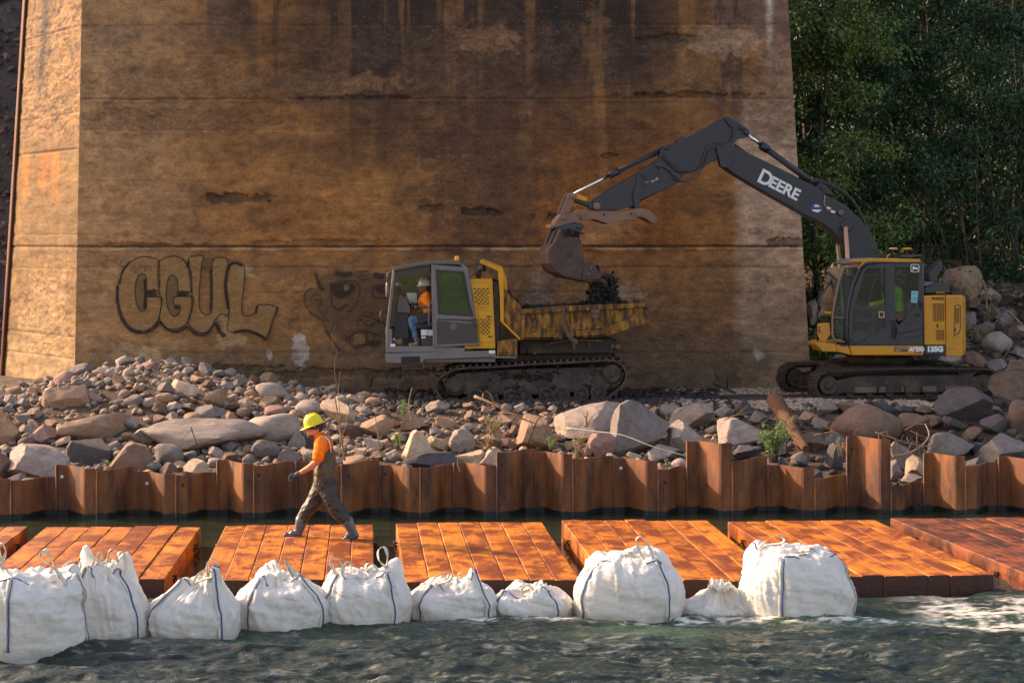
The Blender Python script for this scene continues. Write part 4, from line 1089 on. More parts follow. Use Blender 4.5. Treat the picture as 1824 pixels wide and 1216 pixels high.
# exhaust elbow
mb = MB(); mb.tube([FT.p3(693,252,-.5), FT.p3(691,205,-.5), FT.p3(702,190,-.52), FT.p3(728,190,-.55)], [.05,.052,.056,.056], 14); E_ = mb.build('exhaust_pipe', M['grey'], tk)
mb = MB(); c_ = FT.p3(729.5,190,-.55); mb.tube([c_, c_ + Vector((.004,0,0))], .047, 14); mb.build('exhaust_mouth', M['dark'], E_)
# front bulkhead of the dump bed with its canopy
mb = MB(); mb.prism(Tq([(700,142),(712,140),(830,187),(855,250),(858,300),(855,330),(843,335),(838,270),(822,222),(805,205),(700,158)]), V0 + .05, 1.15); mb.build('bed_canopy', M['yellow'], tk, .008)
mb = MB(); mb.prism(Tq([(805,200),(838,208),(838,498),(818,500),(818,470),(815,350)]), V0, V0 + .12); mb.prism(Tq([(805,200),(838,208),(838,498),(818,500)], 1.1), 1.05, 1.15); mb.build('bulkhead_post', M['yellow'], tk, .008)
mb = MB(); mb.prism(Tq([(838,300),(858,326),(946,416),(946,604),(932,606),(838,505)]), V0 + .03, V0 + .07); mb.prism(Tq([(838,300),(858,326),(946,416),(946,604),(932,606),(838,505)]), 1.08, 1.12)
mb.prism(Tq([(838,250),(846,250),(846,500),(838,500)]), V0 + .08, 1.1); mb.build('bed_bulkhead', M['yellow_mud'], tk, .006)
mb = MB(); mb.prism(Tq([(824,500),(838,500),(932,592),(932,606)]), V0 - .01, V0 + .10); mb.build('diagonal_brace', M['yellow'], tk, .006)
# dump bed
bedo = MB()
N_ = [(940,428),(1180,410),(1440,400),(1665,390),(1690,500),(1436,582),(1175,600),(955,600)]
I_ = Tq(N_)
bedo.prism(Tq([(945,440),(1665,402),(1686,500),(1436,580),(1175,598),(955,598)]), V0 + .05, V0 + .09)
bedo.prism(Tq([(945,440),(1665,402),(1686,500),(1436,580),(1175,598),(955,598)]), 1.06, 1.10)
for a, b in zip([(940,600),(1175,600),(1436,582)], [(1175,600),(1436,582),(1686,502)]):
    p, q = FT.q(*a, V0), FT.q(*b, V0); bedo.add([(p[0], V0+.05, p[1]), (q[0], V0+.05, q[1]), (q[0], 1.1, q[1]), (p[0], 1.1, p[1]), (p[0], V0+.05, p[1]+.04), (q[0], V0+.05, q[1]+.04), (q[0], 1.1, q[1]+.04), (p[0], 1.1, p[1]+.04)], [(0,1,2,3),(7,6,5,4),(0,4,5,1),(3,2,6,7),(0,3,7,4),(1,5,6,2)])
B_ = bedo.build('dump_bed', M['yellow_mud'], tk, .006)
for v0, v1 in ((V0 - .02, V0 + .12), (1.03, 1.15)): mb = MB(); mb.prism(Tq([(940,426),(1180,408),(1440,398),(1665,388),(1672,412),(1440,428),(1180,440),(942,455)]), v0, v1); mb.build('top_rail', M['yellow_mud'], B_, .01)
mb = MB()
for x in (950, 1172, 1440): mb.prism(Tq([(x-10,445),(x+10,445),(x+10,598),(x-10,600)] if x < 1400 else [(x-10,425),(x+8,425),(x+2,580),(x-8,582)]), V0 + .0, V0 + .06)
mb.prism(Tq([(960,540),(1175,538),(1436,520),(1436,536),(1175,552),(960,556)]), V0 + .03, V0 + .055)
mb.prism(Tq([(1448,520),(1675,450),(1688,500),(1440,580)]), V0 + .01, V0 + .052); mb.build('side_rib', M['yellow_mud'], B_, .006)
mb = MB(); mb.prism(Tq([(1342,428),(1394,428),(1390,470),(1375,480),(1355,476)]), V0 - .05, V0 - .02); mb.build('hinge_plate', M['mud_grey'], B_, .006)
for x, y in ((1352,452),(1378,452)): mb = MB(); mb.disc(FT.q(x,y,V0), .022, V0-.065, V0-.048, 10); mb.build('bolt', M['trackdark'], B_)
mb = MB()
ch = crv([(1186,425),(1186,480),(1195,530),(1210,570),(1235,600),(1262,615)], 8)
for k, p in enumerate(ch[::2]):
    c_ = FT.p3(p[0], p[1], V0 - .05); rr = .026
    mb.tube([c_ + Vector((rr * math.cos(a) * (1 if k % 2 else .5), (0 if k % 2 else rr * .6 * math.cos(a)), rr * 1.5 * math.sin(a))) for a in np.linspace(0, 6.28, 9)], .009, 5)
mb.tube([FT.p3(p[0], p[1], V0-.05) for p in ch], .012, 5)
mb.build('chain', M['mud_grey'], B_)
# load of mud in the bed
TMP = bpy.data.scenes.new('workshop')
def blob_mesh(name, pts_r, mat, parent, voxel=.05, smooth=2, kind=None, disp=None):
    """one continuous skin over tapered limbs and ellipsoids"""
    mb = MB()
    for it in pts_r:
        if it[0] == 'c':
            _, a, b, ra, rb = it; a = Vector(a); b = Vector(b); d = (b - a); L = d.length or 1e-6; d = d / L if d.length else Vector((0,0,1))
            P_ = []; rs = []
            for t_ in (-80, -50, -20, 0): P_.append(a + d * (ra * math.sin(R(t_)))); rs.append(max(1e-4, ra * math.cos(R(t_))))
            for t_ in (0, 20, 50, 80): P_.append(b + d * (rb * math.sin(R(t_)))); rs.append(max(1e-4, rb * math.cos(R(t_))))
            if L < 1e-4: P_[4] = b + d * 1e-4
            mb.tube(P_, rs, 12)
        else:
            _, c, rad = it[:3]; rot = it[3] if len(it) > 3 else None
            n = 12; m = 8; vs_ = []; fs = []
            for i in range(m + 1):
                ph = -math.pi / 2 + math.pi * i / m
                for k in range(n):
                    th = 2 * math.pi * k / n
                    v = Vector((rad[0] * math.cos(ph) * math.cos(th), rad[1] * math.cos(ph) * math.sin(th), rad[2] * math.sin(ph)))
                    if rot is not None: v = rot @ v
                    vs_.append(Vector(c) + v)
            for i in range(m):
                for k in range(n):
                    k2 = (k + 1) % n; fs.append((i * n + k, i * n + k2, (i + 1) * n + k2, (i + 1) * n + k))
            mb.add(vs_, fs, True)
    o = mb.build(name, mat, parent)
    COL.objects.unlink(o); TMP.collection.objects.link(o); par_ = o.parent; o.parent = None
    r_ = o.modifiers.new('skin', 'REMESH'); r_.mode = 'VOXEL'; r_.voxel_size = voxel; r_.use_smooth_shade = True
    if smooth:
        s_ = o.modifiers.new('smooth', 'SMOOTH'); s_.iterations = smooth; s_.factor = .6
    TMP.view_layers[0].update(); dg = TMP.view_layers[0].depsgraph; me = bpy.data.meshes.new_from_object(o.evaluated_get(dg))
    TMP.collection.objects.unlink(o); COL.objects.link(o); o.parent = par_
    o.modifiers.clear(); old = o.data; o.data = me; bpy.data.meshes.remove(old)
    if disp:
        amp, fr = disp
        for v in me.vertices:
            v.co += v.normal * (amp * mnoise.fractal(v.co * fr, 0.7, 2.1, 4))
    me.polygons.foreach_set('use_smooth', np.ones(len(me.polygons), dtype=bool))
    if not me.materials: me.materials.append(mat)
    if kind: o['kind'] = kind
    return o
def clods(mb, n, cfun, rfun, seed=1):
    rr = random.Random(seed)
    for _ in range(n):
        c = Vector(cfun(rr)); r_ = rfun(rr)
        bm_v = []
        for dx, dy, dz in ((1,0,0),(-1,0,0),(0,1,0),(0,-1,0),(0,0,1),(0,0,-1)):
            bm_v.append(c + Vector((dx, dy, dz)) * r_ * rr.uniform(.6, 1.2) + Vector((rr.uniform(-.3,.3), rr.uniform(-.3,.3), rr.uniform(-.3,.3))) * r_)
        mb.add(bm_v, [(0,2,4),(2,1,4),(1,3,4),(3,0,4),(2,0,5),(1,2,5),(3,1,5),(0,3,5)])
    return mb
def bedload(rr):
    x = rr.uniform(FT.q(960,0,0)[0], FT.q(1650,0,0)[0]); y = rr.uniform(-1.05, 1.0)
    xp = FT.q(1400,0,0)[0]; z = 1.78 + .22 * math.exp(-((x - xp) / .5) ** 2 - (y / .5) ** 2)
    return (x, y, z - rr.uniform(0, .15))
mb = MB(); clods(mb, 1500, bedload, lambda r: r.uniform(.02, .07), 3)
tag(keep(mb.build('mud_load', M['mudclod']), tk) if False else mb.build('mud_load', M['mudclod']), 'dark wet mud heaped in the yellow dump bed', 'mud', kind='stuff').location = tk.location
# mud falling out of the excavator bucket
def fall(rr):
    t_ = rr.random(); y0 = 245; 
    px_ = 1375 + rr.gauss(0, 22) + 20 * t_; py_ = 245 + 150 * t_
    if rr.random() < .5: px_ = 1430 + rr.gauss(0, 30); py_ = 300 + rr.gauss(0, 32)
    if rr.random() < .03: px_ = rr.uniform(1330, 1500); py_ = rr.uniform(250, 390)
    p = FT.p3(px_, py_, rr.gauss(-.15, .16)); return p
mb = MB(); clods(mb, 900, fall, lambda r: r.choice((.012, .02, .03, .045, .06)), 4)
fm = blob_mesh('falling_mud', [('e', FT.p3(1392, 300, -.2), (.16,.22,.22)), ('e', FT.p3(1440, 320, -.1), (.17,.2,.2)), ('e', FT.p3(1385, 365, -.1), (.2,.25,.14)), ('e', FT.p3(1345, 250, -.2), (.09,.2,.1)), ('e', FT.p3(1470, 370, 0), (.1,.2,.12))], M['mudclod'], None, .03, 0, disp=(.075, 5))
n_ = len(fm.data.vertices); me_ = fm.data; b1 = bmesh.new(); b1.from_mesh(me_); tmp_ = mb.build('clods', M['mudclod']); b1.from_mesh(tmp_.data); b1.to_mesh(me_); b1.free(); bpy.data.objects.remove(tmp_); me_.polygons.foreach_set('use_smooth', np.zeros(len(me_.polygons), dtype=bool)); fm.location = tk.location
tag(fm, 'dark mud dropping from the excavator bucket into the dump bed', 'mud', kind='stuff')
# underframe between tracks and bed
mb = MB(); mb.prism(Tq([(930,606),(1440,600),(1520,625),(1518,668),(1450,672),(1446,686),(930,690)]), -.75, -.62); mb.prism(Tq([(930,606),(1440,600),(1520,625),(1518,668),(1450,672),(1446,686),(930,690)]), .62, .75)
mb.prism(Tq([(800,640),(1440,630),(1440,760),(600,770),(600,700)]), -.5, .5)
mb.prism(Tq([(980,652),(1062,652),(1062,690),(978,690)]), -.80, -.74); mb.prism(Tq([(1325,612),(1355,612),(1355,672),(1328,672)]), -.82, -.74); mb.build('chassis', M['trackdark'], tk, .01)
mb = MB(); mb.disc(FT.q(1020,678,-.8), .03, -.83, -.80, 12); mb.build('hinge_pin', M['mud_grey'], tk); mb = MB(); mb.disc(FT.q(1498,640,-.78), .055, -.84, -.6, 14, chamfer=.01); mb.disc(FT.q(1470,640,-.78), .04, -.80, -.6, 14); mb.build('hinge_pin', M['mud_grey'], tk)
mb = MB(); mb.tube([FT.p3(x,y,-.86) for x,y in ((1080,632),(1180,610),(1300,605),(1410,610))], .022, 6); mb.tube([FT.p3(x,y,-.88) for x,y in ((1240,618),(1248,640),(1245,665))], .035, 8); mb.build('hydraulic_hose', M['mud_grey'], tk)
mb = MB(); mb.prism(Tq([(798,612),(902,596),(918,600),(918,700),(798,698)]), V0, V0 + .5); mb.build('tool_box', M['yellow_mud'], tk, .015)
mb = MB(); mb.prism(Tq([(780,698),(915,700),(915,708),(780,708)]), V0, V0 + .5); mb.build('tool_box_shelf', M['grey_lt'], tk)
# tracks
cl = FT.q(553, 872, V0); cr = FT.q(1480, 815, V0)
zg = 0.02
def rubber_track(v0, v1):
    top = [(500,795),(560,768),(700,757),(820,752),(950,742),(1150,732),(1330,722),(1430,716),(1490,722),(1535,752),(1553,800),(1545,850),(1500,900),(1430,948),(1380,968),(1330,978),(1200,982),(1000,982),(800,985),(680,985),(570,978),(500,965),(455,925),(442,875),(455,825)]
    path = crv([FT.q(x, y, V0) for x, y in top], 4, True)
    rs = resample([tuple(p) for p in path], .0625)
    mb = MB(); n = len(rs); vs_ = []; fs = []
    for k, (p, d) in enumerate(rs):
        nr = Vector((-d.y, d.x))
        # outline goes clockwise in (x,z): outward normal points left of direction
        for off, v in ((.0, v0), (.0, v1), (-.035, v1), (-.035, v0)):
            q = p + nr * off; vs_.append((q.x, v, q.y))
    for k in range(n):
        k2 = (k + 1) % n
        for a in range(4): b = (a + 1) % 4; fs.append((k * 4 + a, k * 4 + b, k2 * 4 + b, k2 * 4 + a))
    mb.add(vs_, fs)
    for k, (p, d) in enumerate(rs):
        if k % 2: continue
        nr = Vector((-d.y, d.x)); c_ = p + nr * .018; w_ = .02; h_ = .025
        pts = [c_ - d * w_ * 1.25 - nr * h_, c_ + d * w_ * 1.25 - nr * h_, c_ + d * w_ + nr * h_, c_ - d * w_ + nr * h_]
        mb.prism([(q.x, q.y) for q in pts], v0 + .0, v1)
        c2 = p - nr * .06
        pts = [c2 - d * .02 + nr * .03, c2 + d * .02 + nr * .03, c2 + d * .012 - nr * .02, c2 - d * .012 - nr * .02]
        mb.prism([(q.x, q.y) for q in pts], (v0 + v1) / 2 - .06, (v0 + v1) / 2 + .06)
    return mb
for v0, v1 in ((V0 - .02, V0 + .55), (.65, 1.2)):
    T_ = rubber_track(v0, v1).build('rubber_track', M['trackmud'], tk)
    near = v0 < 0
    mb = MB(); mb.prism(Tq([(560,800),(900,775),(1440,760),(1500,800),(1440,900),(1000,925),(620,925),(520,880)]), v0 + .12, v1 - .08); mb.build('roller_frame', M['trackdark'], T_, .02)
    mb = MB(); mb.disc(cl, .20, v0 + .07, v1 - .1, 20, chamfer=.03); mb.disc(cl, .145, v0 + .03, v0 + .1, 18, chamfer=.03); mb.build('drive_sprocket', M['trackmud'], T_)
    c_ = FT.q(1470, 800, V0); mb = MB(); mb.disc(c_, .19, v0 + .06, v1 - .1, 20, chamfer=.03); mb.disc(c_, .07, v0 + .03, v0 + .1, 12, chamfer=.02); mb.build('idler_wheel', M['trackmud'], T_)
    for x, y, r_ in ((680,938,52),(758,940,50),(880,932,44),(950,930,50),(1085,925,46),(1172,922,50),(1290,920,44),(1388,912,46)):
        rr_ = r_ / 300
        mb = MB(); c_ = FT.q(x, y, V0); mb.disc(c_, rr_, v0 + .03, v0 + .11, 20, rin=rr_ * .74, chamfer=.012); mb.disc(c_, rr_ * .76, v0 + .07, v0 + .12, 16); mb.disc(c_, rr_ * .3, v0 + .02, v0 + .09, 10, chamfer=.015); mb.build('track_roller', M['trackmud'], T_)
    if near:
        mb = MB(); rr = random.Random(5)
        def mudspot(r):
            a = r.random()
            if a < .5: p = FT.p3(r.uniform(820,1120), 815 + r.gauss(0, 12), v0 + .13)
            elif a < .8: p = FT.p3(r.choice((720,910,1130,1340)) + r.gauss(0, 22), 900 + r.gauss(0, 18), v0 + .10)
            else: p = FT.p3(r.uniform(600,1450), 790 + r.gauss(0, 22), v0 + .14)
            return p + Vector((0, r.uniform(-.03, .05), 0))
        clods(mb, 700, mudspot, lambda r: r.uniform(.012, .05), 6); mb.build('caked_mud', M['mudclod'], T_, kind='stuff')

# ------------------------------------------------------------------ excavator
YAW = R(10)
EO = (7.43, 41.2, 1.2)
ex = empty('excavator', EO, YAW, 'yellow and black tracked excavator emptying its bucket over the dump truck', 'excavator')
FE = Frame(*EO, YAW, 1360, 400, 3.377)
E2 = FE.crop(1460, 440, 5.529)                      # closer close-up of the cab
FB = FE.crop(940, 190, 3.257)                       # boom
FBk = FE.crop(960, 330, 5.286)                      # bucket
N0 = -1.26
# tracks
def steel_track(v0, v1, near):
    ca, cb = FE.q(400, 935, N0), FE.q(1340, 935, N0); r_ = (FE.q(0, 838, N0)[1] - FE.q(0, 1030, N0)[1]) / 2
    ca = (ca[0], r_ + .0); cb = (cb[0], r_)
    path = stadium(ca, r_ - .03, cb, r_ - .03, 10, -.035)
    mb = MB(); frame_track = [(p[0], p[1]) for p in path]
    T_ = None
    # chain links as the part, each shoe a sub-part
    inner = stadium(ca, r_ - .10, cb, r_ - .10, 10, -.035)
    n = len(path)
    q_o = path[:n]; q_i = inner[:n]
    frame_of(mb, q_o, q_i, v0 + .17, v1 - .17)
    T_ = mb.build('track', M['trackdark'], ex)
    sh = MB(); sh.box((-.082, 0, -.014), (.082, v1 - v0, .012))
    for gx in (-.055, 0.0, .055): sh.prism([(gx - .010, .010), (gx + .010, .010), (gx + .006, .038), (gx - .006, .038)], 0, v1 - v0)
    so = sh.build('track_shoe', M['trackmud'], T_)
    first = True
    for p, d in resample(path, .171):
        o = so if first else so.copy()
        if not first: COL.objects.link(o)
        first = False
        o.location = (p.x, v0, p.y); nr = Vector((-d.y, d.x))
        o.rotation_euler = (0, -math.atan2(d.y, d.x), 0)
    fr = MB(); fr.prism([(ca[0], ca[1] - .16), (cb[0], cb[1] - .16), (cb[0], cb[1] + .10), (cb[0] - .4, cb[1] + .17), (ca[0] + .6, ca[1] + .17), (ca[0], ca[1] + .06)], v0 + .10, v1 - .12)
    for xx in (540, 700, 860, 1020, 1180):
        a = FE.q(xx, 950, N0)[0]; fr.box((a, v0 + .07, r_ - .16), (a + .30, v0 + .11, r_ - .03))
    fr.build('track_frame', M['trackdark'], T_, .012)
    for k, xx in enumerate((555, 700, 835, 965, 1100, 1200)):
        a = FE.q(xx, 950, N0)[0]; pm = MB(); w_ = (.44, .14, .05, .28, .34, .12)[k]; pm.box((a, v0 + .055, r_ - .15), (a + w_, v0 + .066, r_ - .04)); pm.build('dried_mud_patch', M['mud_grey'], T_, .005)
    for c_ in (ca, cb):
        wmb = MB(); wmb.disc(c_, r_ - .11, v0 + .13, v1 - .13, 24, chamfer=.02); wmb.disc(c_, r_ * .60, v0 + .08, v0 + .14, 22, chamfer=.02); wmb.disc(c_, .07, v0 + .05, v0 + .09, 12, chamfer=.01); wmb.build('idler_wheel' if c_ is ca else 'drive_sprocket', M['trackmud' if c_ is ca else 'trackdark'], T_)
    for k in range(7):
        x_ = ca[0] + .45 + k * (cb[0] - ca[0] - .8) / 6; wmb = MB(); wmb.disc((x_, .125), .075, v0 + .12, v1 - .12, 14, chamfer=.01); wmb.build('track_roller', M['trackmud'], T_)
    return T_
steel_track(N0, N0 + .5, True); steel_track(.76, 1.26, False)
mb = MB(); mb.prism(FE.Q([(520,860),(1180,855),(1230,930),(520,935)], N0), N0 + .5, .8); mb.disc
mb.build('undercarriage', M['trackdark'], ex, .03)
mb = MB(); c0 = FE.p3(740, 830, 0); mb.lathe([(.001, -.06), (.62, -.06), (.66, 0), (.66, .12), (.58, .16), (.001, .16)], (c0.x - .15, 0, .70), 28); mb.build('slewing_ring', M['trackdark'], ex)
# house
Y0, Y1 = -1.22, 1.22
mb = MB(); mb.prism(E2.Q([(292,968),(1028,968),(1028,1068),(320,1068)], Y0), Y0, Y1); mb.build('deck_frame', M['exyellow'], ex, .03)
mb = MB(); mb.prism(E2.Q([(145,955),(285,968),(318,1066),(172,1030)], Y0), Y0 + .02, Y0 + .95); mb.build('front_lower_panel', M['exyellow'], ex, .02)
mb = MB(); mb.prism(E2.Q([(1030,970),(1240,970),(1240,1070),(1035,1068)], Y0), Y0 - .005, Y0 + .3); mb.build('model_plate', M['black'], ex, .02)
mb = MB(); mb.prism(E2.Q([(1024,478),(1238,474),(1245,968),(1030,968)], Y0), Y0 + .005, Y1); H2 = mb.build('side_housing', M['exyellow'], ex, .03)
mb = MB(); mb.prism(E2.Q([(1036,545),(1230,540),(1232,960),(1038,960)], Y0), Y0 - .008, Y0 + .006); mb.build('service_door', M['exyellow'], H2, .008)
mb = MB()
for k in range(9): x = 1103 + k * 13.5; mb.prism(E2.Q([(x,492),(x+7,492),(x+11,520),(x+4,520)], Y0), Y0 - .0015, Y0 + .006)
mb.build('top_vent_slots', M['dark'], H2)
def mesh_grille(x0, y0, x1, y1, nx, ny, par):
    mb = MB(); mb.prism(E2.Q([(x0,y0),(x1,y0),(x1,y1),(x0,y1)], Y0), Y0 - .010, Y0 - .004); G_ = mb.build('grille', M['dark'], par)
    mb = MB()
    for k in range(nx + 1): x = x0 + (x1 - x0) * k / nx; mb.prism(E2.Q([(x-1.7,y0),(x+1.7,y0),(x+1.7,y1),(x-1.7,y1)], Y0), Y0 - .016, Y0 - .010)
    for k in range(ny + 1): y = y0 + (y1 - y0) * k / ny; mb.prism(E2.Q([(x0,y-1.7),(x1,y-1.7),(x1,y+1.7),(x0,y+1.7)], Y0), Y0 - .0165, Y0 - .0105)
    mb.build('grille_bars', M['exyellow'], G_)
mesh_grille(1115, 555, 1226, 730, 7, 12, H2); mesh_grille(1146, 815, 1224, 915, 5, 7, H2)
mb = MB(); mb.prism(E2.Q([(1150,755),(1212,755),(1212,792),(1150,792)], Y0), Y0 - .02, Y0 - .006); mb.build('door_latch', M['exyellow'], H2, .004)
mb = MB(); mb.prism(E2.Q([(1150,757),(1163,757),(1163,790),(1150,790)], Y0), Y0 - .024, Y0 - .018); mb.build('latch_slot', M['dark'], H2)
# counterweight, rounded at the back
pts = E2.Q([(1243,474),(1385,474),(1412,486),(1420,520),(1420,1020),(1412,1060),(1395,1078),(1243,1074)], Y0)
cw = MB(); xs_ = [p[0] for p in pts]; xm = max(xs_)
ny = 16; n = len(pts); vs_ = []; fs = []
for j in range(ny + 1):
    y = Y0 + (Y1 - Y0) * j / ny; e_ = (abs(y) / 1.22) ** 4; 
    for x, z in pts: vs_.append((x - (x - pts[0][0]) * .10 * e_ + (.26 * (1 - e_) if x > pts[0][0] + .2 else 0), y, z))
for j in range(ny):
    for k in range(n): k2 = (k + 1) % n; fs.append((j * n + k, j * n + k2, (j + 1) * n + k2, (j + 1) * n + k))
fs += [tuple(range(n)), tuple(ny * n + k for k in range(n))]
cw.add(vs_, fs); CW = cw.build('counterweight', M['exyellow'], ex, .035)
mb = MB(); ring_o = E2.Q([(1328,572),(1372,566),(1392,585),(1392,800),(1372,850),(1322,882)], Y0); ring_i = E2.Q([(1332,580),(1370,575),(1385,590),(1385,796),(1366,842),(1328,870)], Y0)
frame_of(mb, ring_o, ring_i, Y0 - .006, Y0 + .01); mb.build('panel_edge', M['black'], CW)
mb = MB()
for k in range(9): y = 602 + k * 17; mb.prism(E2.Q([(1334,y),(1376,y),(1376,y+9),(1334,y+9)], Y0), Y0 - .004, Y0 + .01)
mb.build('vent_slats', M['dark'], CW)
mb = MB(); mb.prism(E2.Q([(1328,795),(1340,795),(1340,830),(1328,830)], Y0), Y0 - .004, Y0 + .01); mb.build('key_lock', M['dark'], CW)
mb = MB(); mb.prism(E2.Q([(1250,965),(1330,968),(1380,1000),(1412,1060),(1395,1078),(1243,1074)], Y0), Y0 - .012, Y0 + .02); mb.build('corner_pad', M['exyellow'], CW, .02)
# hood, exhaust and handrails
mb = MB(); mb.prism(E2.Q([(1020,402),(1135,352),(1268,352),(1278,458),(1022,462)], Y0 + .2), Y0 + .15, .9); mb.build('engine_hood', M['black'], ex, .03)
mb = MB(); mb.prism(E2.Q([(1020,372),(1040,350),(1120,342),(1135,352),(1060,384),(1022,384)], Y0 + .2), Y0 + .2, .3); mb.build('air_intake', M['grey_lt'], ex, .02)
mb = MB(); mb.prism(E2.Q([(1280,440),(1370,434),(1382,450),(1372,464),(1280,462)], Y0 + .4), Y0 + .3, .7); mb.build('rear_hood_lip', M['black'], ex, .02)
mb = MB(); mb.tube([E2.p3(1110,345,.4), E2.p3(1110,270,.4)], .065, 12); mb.prism(E2.Q([(1055,262),(1190,122),(1195,215),(1145,300),(1142,345),(1060,345)], .3), .2, .55); mb.build('exhaust_stack', M['black'], ex, .02)
mb = MB(); mb.tube([E2.p3(1155,470,Y0+.1), E2.p3(1155,447,Y0+.1), E2.p3(1225,447,Y0+.1), E2.p3(1225,470,Y0+.1)], .010, 6); mb.build('grab_rail', M['exyellow'], ex)
# cab
C0, C1 = Y0 + .01, Y0 + 1.02
cabo = [(135,700),(120,640),(140,520),(190,300),(240,185),(290,140),(400,118),(540,108),(985,118),(1008,160),(1024,470),(1024,968),(270,962),(150,950),(130,880)]
mb = MB()
def crail(pts, w, v, off=0): mb.tube([E2.p3(x, y, v) for x, y in pts], w, 8)
front = [(285,960),(262,870),(258,700),(285,520),(330,340),(395,195),(430,160)]
for v in (C0, C1):
    crail([(285,960),(268,870),(268,700),(292,520),(336,340),(400,200),(450,162),(560,150)], .050 if v == C0 else .04, v + (.03 if v == C0 else -.03))
    crail([(560,150),(720,152),(985,150)], .04, v + (.03 if v == C0 else -.03)); crail([(1010,150),(1012,470),(1012,960)], .035, v + (.03 if v == C0 else -.03))
mb.prism(E2.Q([(655,190),(740,190),(748,735),(690,720),(650,800),(640,600)], C0), C0 - .004, C0 + .05)
mb.prism(E2.Q([(740,155),(1010,155),(1014,620),(985,640),(968,560),(975,205),(740,205)], C0), C0, C0 + .03)
mb.prism(E2.Q([(968,530),(1014,530),(1020,965),(750,965),(750,735),(780,765),(845,705)], C0), C0, C0 + .04)
mb.prism(E2.Q([(430,160),(740,155),(740,198),(500,204),(440,212),(400,260),(380,270)], C0), C0 + .002, C0 + .035)
mb.build('cab_frame', M['black'], ex, .01)
mb = MB(); mb.prism(E2.Q([(200,962),(1020,955),(1020,975),(200,975)], C0), C0, C1); mb.box((E2.q(1000,0,C0)[0], C0 + .04, E2.q(0,965,C0)[1]), (E2.q(1016,0,C0)[0], C1, E2.q(0,620,C0)[1])); mb.prism(E2.Q([(300,700),(1012,700),(1012,960),(270,960)], C1), C1 - .05, C1 - .02); mb.build('cab_floor', M['black'], ex)
mb = MB(); mb.prism(E2.Q([(282,150),(330,122),(540,108),(985,118),(1000,158),(985,150),(500,146),(450,152),(395,195),(375,230),(372,200),(420,150)], C0), C0 - .012, C0 + .05)
mb.prism(E2.Q([(225,215),(245,180),(370,175),(372,190),(252,196),(232,240)], C0 + .1), C0 + .03, C0 + .09)
mb.prism(E2.Q([(540,108),(985,118),(1000,150),(500,148)], C0), C0 + .05, C1 + .02); mb.build('roof_edge', M['exyellow'], ex, .012)
mb = MB(); mb.prism(E2.Q([(262,165),(330,120),(540,106),(450,130),(395,175),(372,182)], C0), C0 + .055, C1 - .25); mb.build('roof_hatch', M['grey_lt'], ex, .015)
# windshield (wraps the front: nearer camera thanks to the yaw)
wf = [(150,690),(165,560),(205,340),(250,205)]
mb = MB()
for k in range(3):
    a, b = wf[k], wf[k + 1]; pa = E2.q(*a, C0 + .05); pb = E2.q(*b, C0 + .05)
    mb.add([(pa[0], C0 + .05, pa[1]), (pb[0], C0 + .05, pb[1]), (pb[0], C1 - .05, pb[1]), (pa[0], C1 - .05, pa[1])], [(0,1,2,3)])
mb.prism(E2.Q([(150,690),(165,560),(205,340),(250,205),(365,200),(340,330),(270,560),(240,690)], C0), C0 + .012, C0 + .018); mb.build('windshield', M['glass_dark'], ex)
mb = MB(); a, b = E2.q(150,700,C0+.05), E2.q(165,915,C0+.05)
mb.add([(a[0], C0+.05, a[1]), (b[0], C0+.05, b[1]), (b[0], C1-.05, b[1]), (a[0], C1-.05, a[1])], [(0,1,2,3)]); mb.prism(E2.Q([(150,705),(238,705),(238,880),(225,895),(172,870),(148,800)], C0), C0 + .012, C0 + .018); mb.build('lower_windshield', M['glass_dark'], ex)
mb = MB()
mb.tube([E2.p3(x, y, C0) for x, y in ((160,960),(128,870),(126,700),(150,520),(195,320),(240,200),(370,190))], .022, 8); mb.tube([E2.p3(135,692,C0), E2.p3(248,698,C0)], .014, 6)
mb.tube([E2.p3(x, y, C0) for x, y in ((215,265),(232,255),(300,262),(322,280))], .010, 6); mb.tube([E2.p3(x, y, C0) for x, y in ((148,900),(170,925),(250,935))], .02, 6)
mb.build('windshield_frame', M['tan_mud'], ex); mb = MB(); mb.tube([E2.p3(x, y, C1) for x, y in ((160,960),(128,870),(126,700),(150,520),(195,320),(240,200),(370,190))], .022, 8); mb.build('windshield_frame', M['exyellow' if False else 'tan_mud'], ex)
# door with upper and lower windows
dm = MB(); oD = E2.Q([(300,960),(282,870),(284,700),(305,540),(345,380),(405,240),(445,190),(655,195),(655,560),(650,790),(560,830),(430,945)], C0)
iD = E2.Q([(318,830),(318,800),(322,640),(345,560),(380,440),(430,260),(462,206),(642,208),(640,560),(640,780),(560,830),(480,860)], C0)
frame_of(dm, oD, iD, C0 - .035, C0 - .005); DR = dm.build('door', M['black'], ex, .006)
mb = MB(); mb.prism(E2.Q([(318,600),(640,600),(640,616),(318,612)], C0), C0 - .036, C0 - .004); mb.build('door_mid_bar', M['black'], DR)
mb = MB(); mb.prism(E2.Q([(450,270),(640,262),(640,270),(448,278)], C0), C0 - .03, C0 - .01); mb.prism(E2.Q([(540,275),(550,275),(475,600),(464,600)], C0), C0 - .03, C0 - .01); mb.build('sliding_window_bar', M['black'], DR)
mb = MB(); mb.prism(E2.Q([(345,560),(380,440),(430,260),(462,206),(642,208),(640,600),(330,600)], C0), C0 - .022, C0 - .018); mb.build('window_pane', M['glass_dark'], DR)
mb = MB(); mb.prism(E2.Q([(318,640),(318,612),(640,614),(640,780),(560,830),(480,860),(318,830)], C0), C0 - .022, C0 - .018); mb.build('lower_pane', M['glass_dark'], DR)
mb = MB(); frame_of(mb, E2.Q([(572,632),(630,632),(630,695),(572,695)], C0), E2.Q([(582,642),(620,642),(620,685),(582,685)], C0), C0 - .05, C0 - .03); mb.build('door_handle', M['rod_tan'], DR)
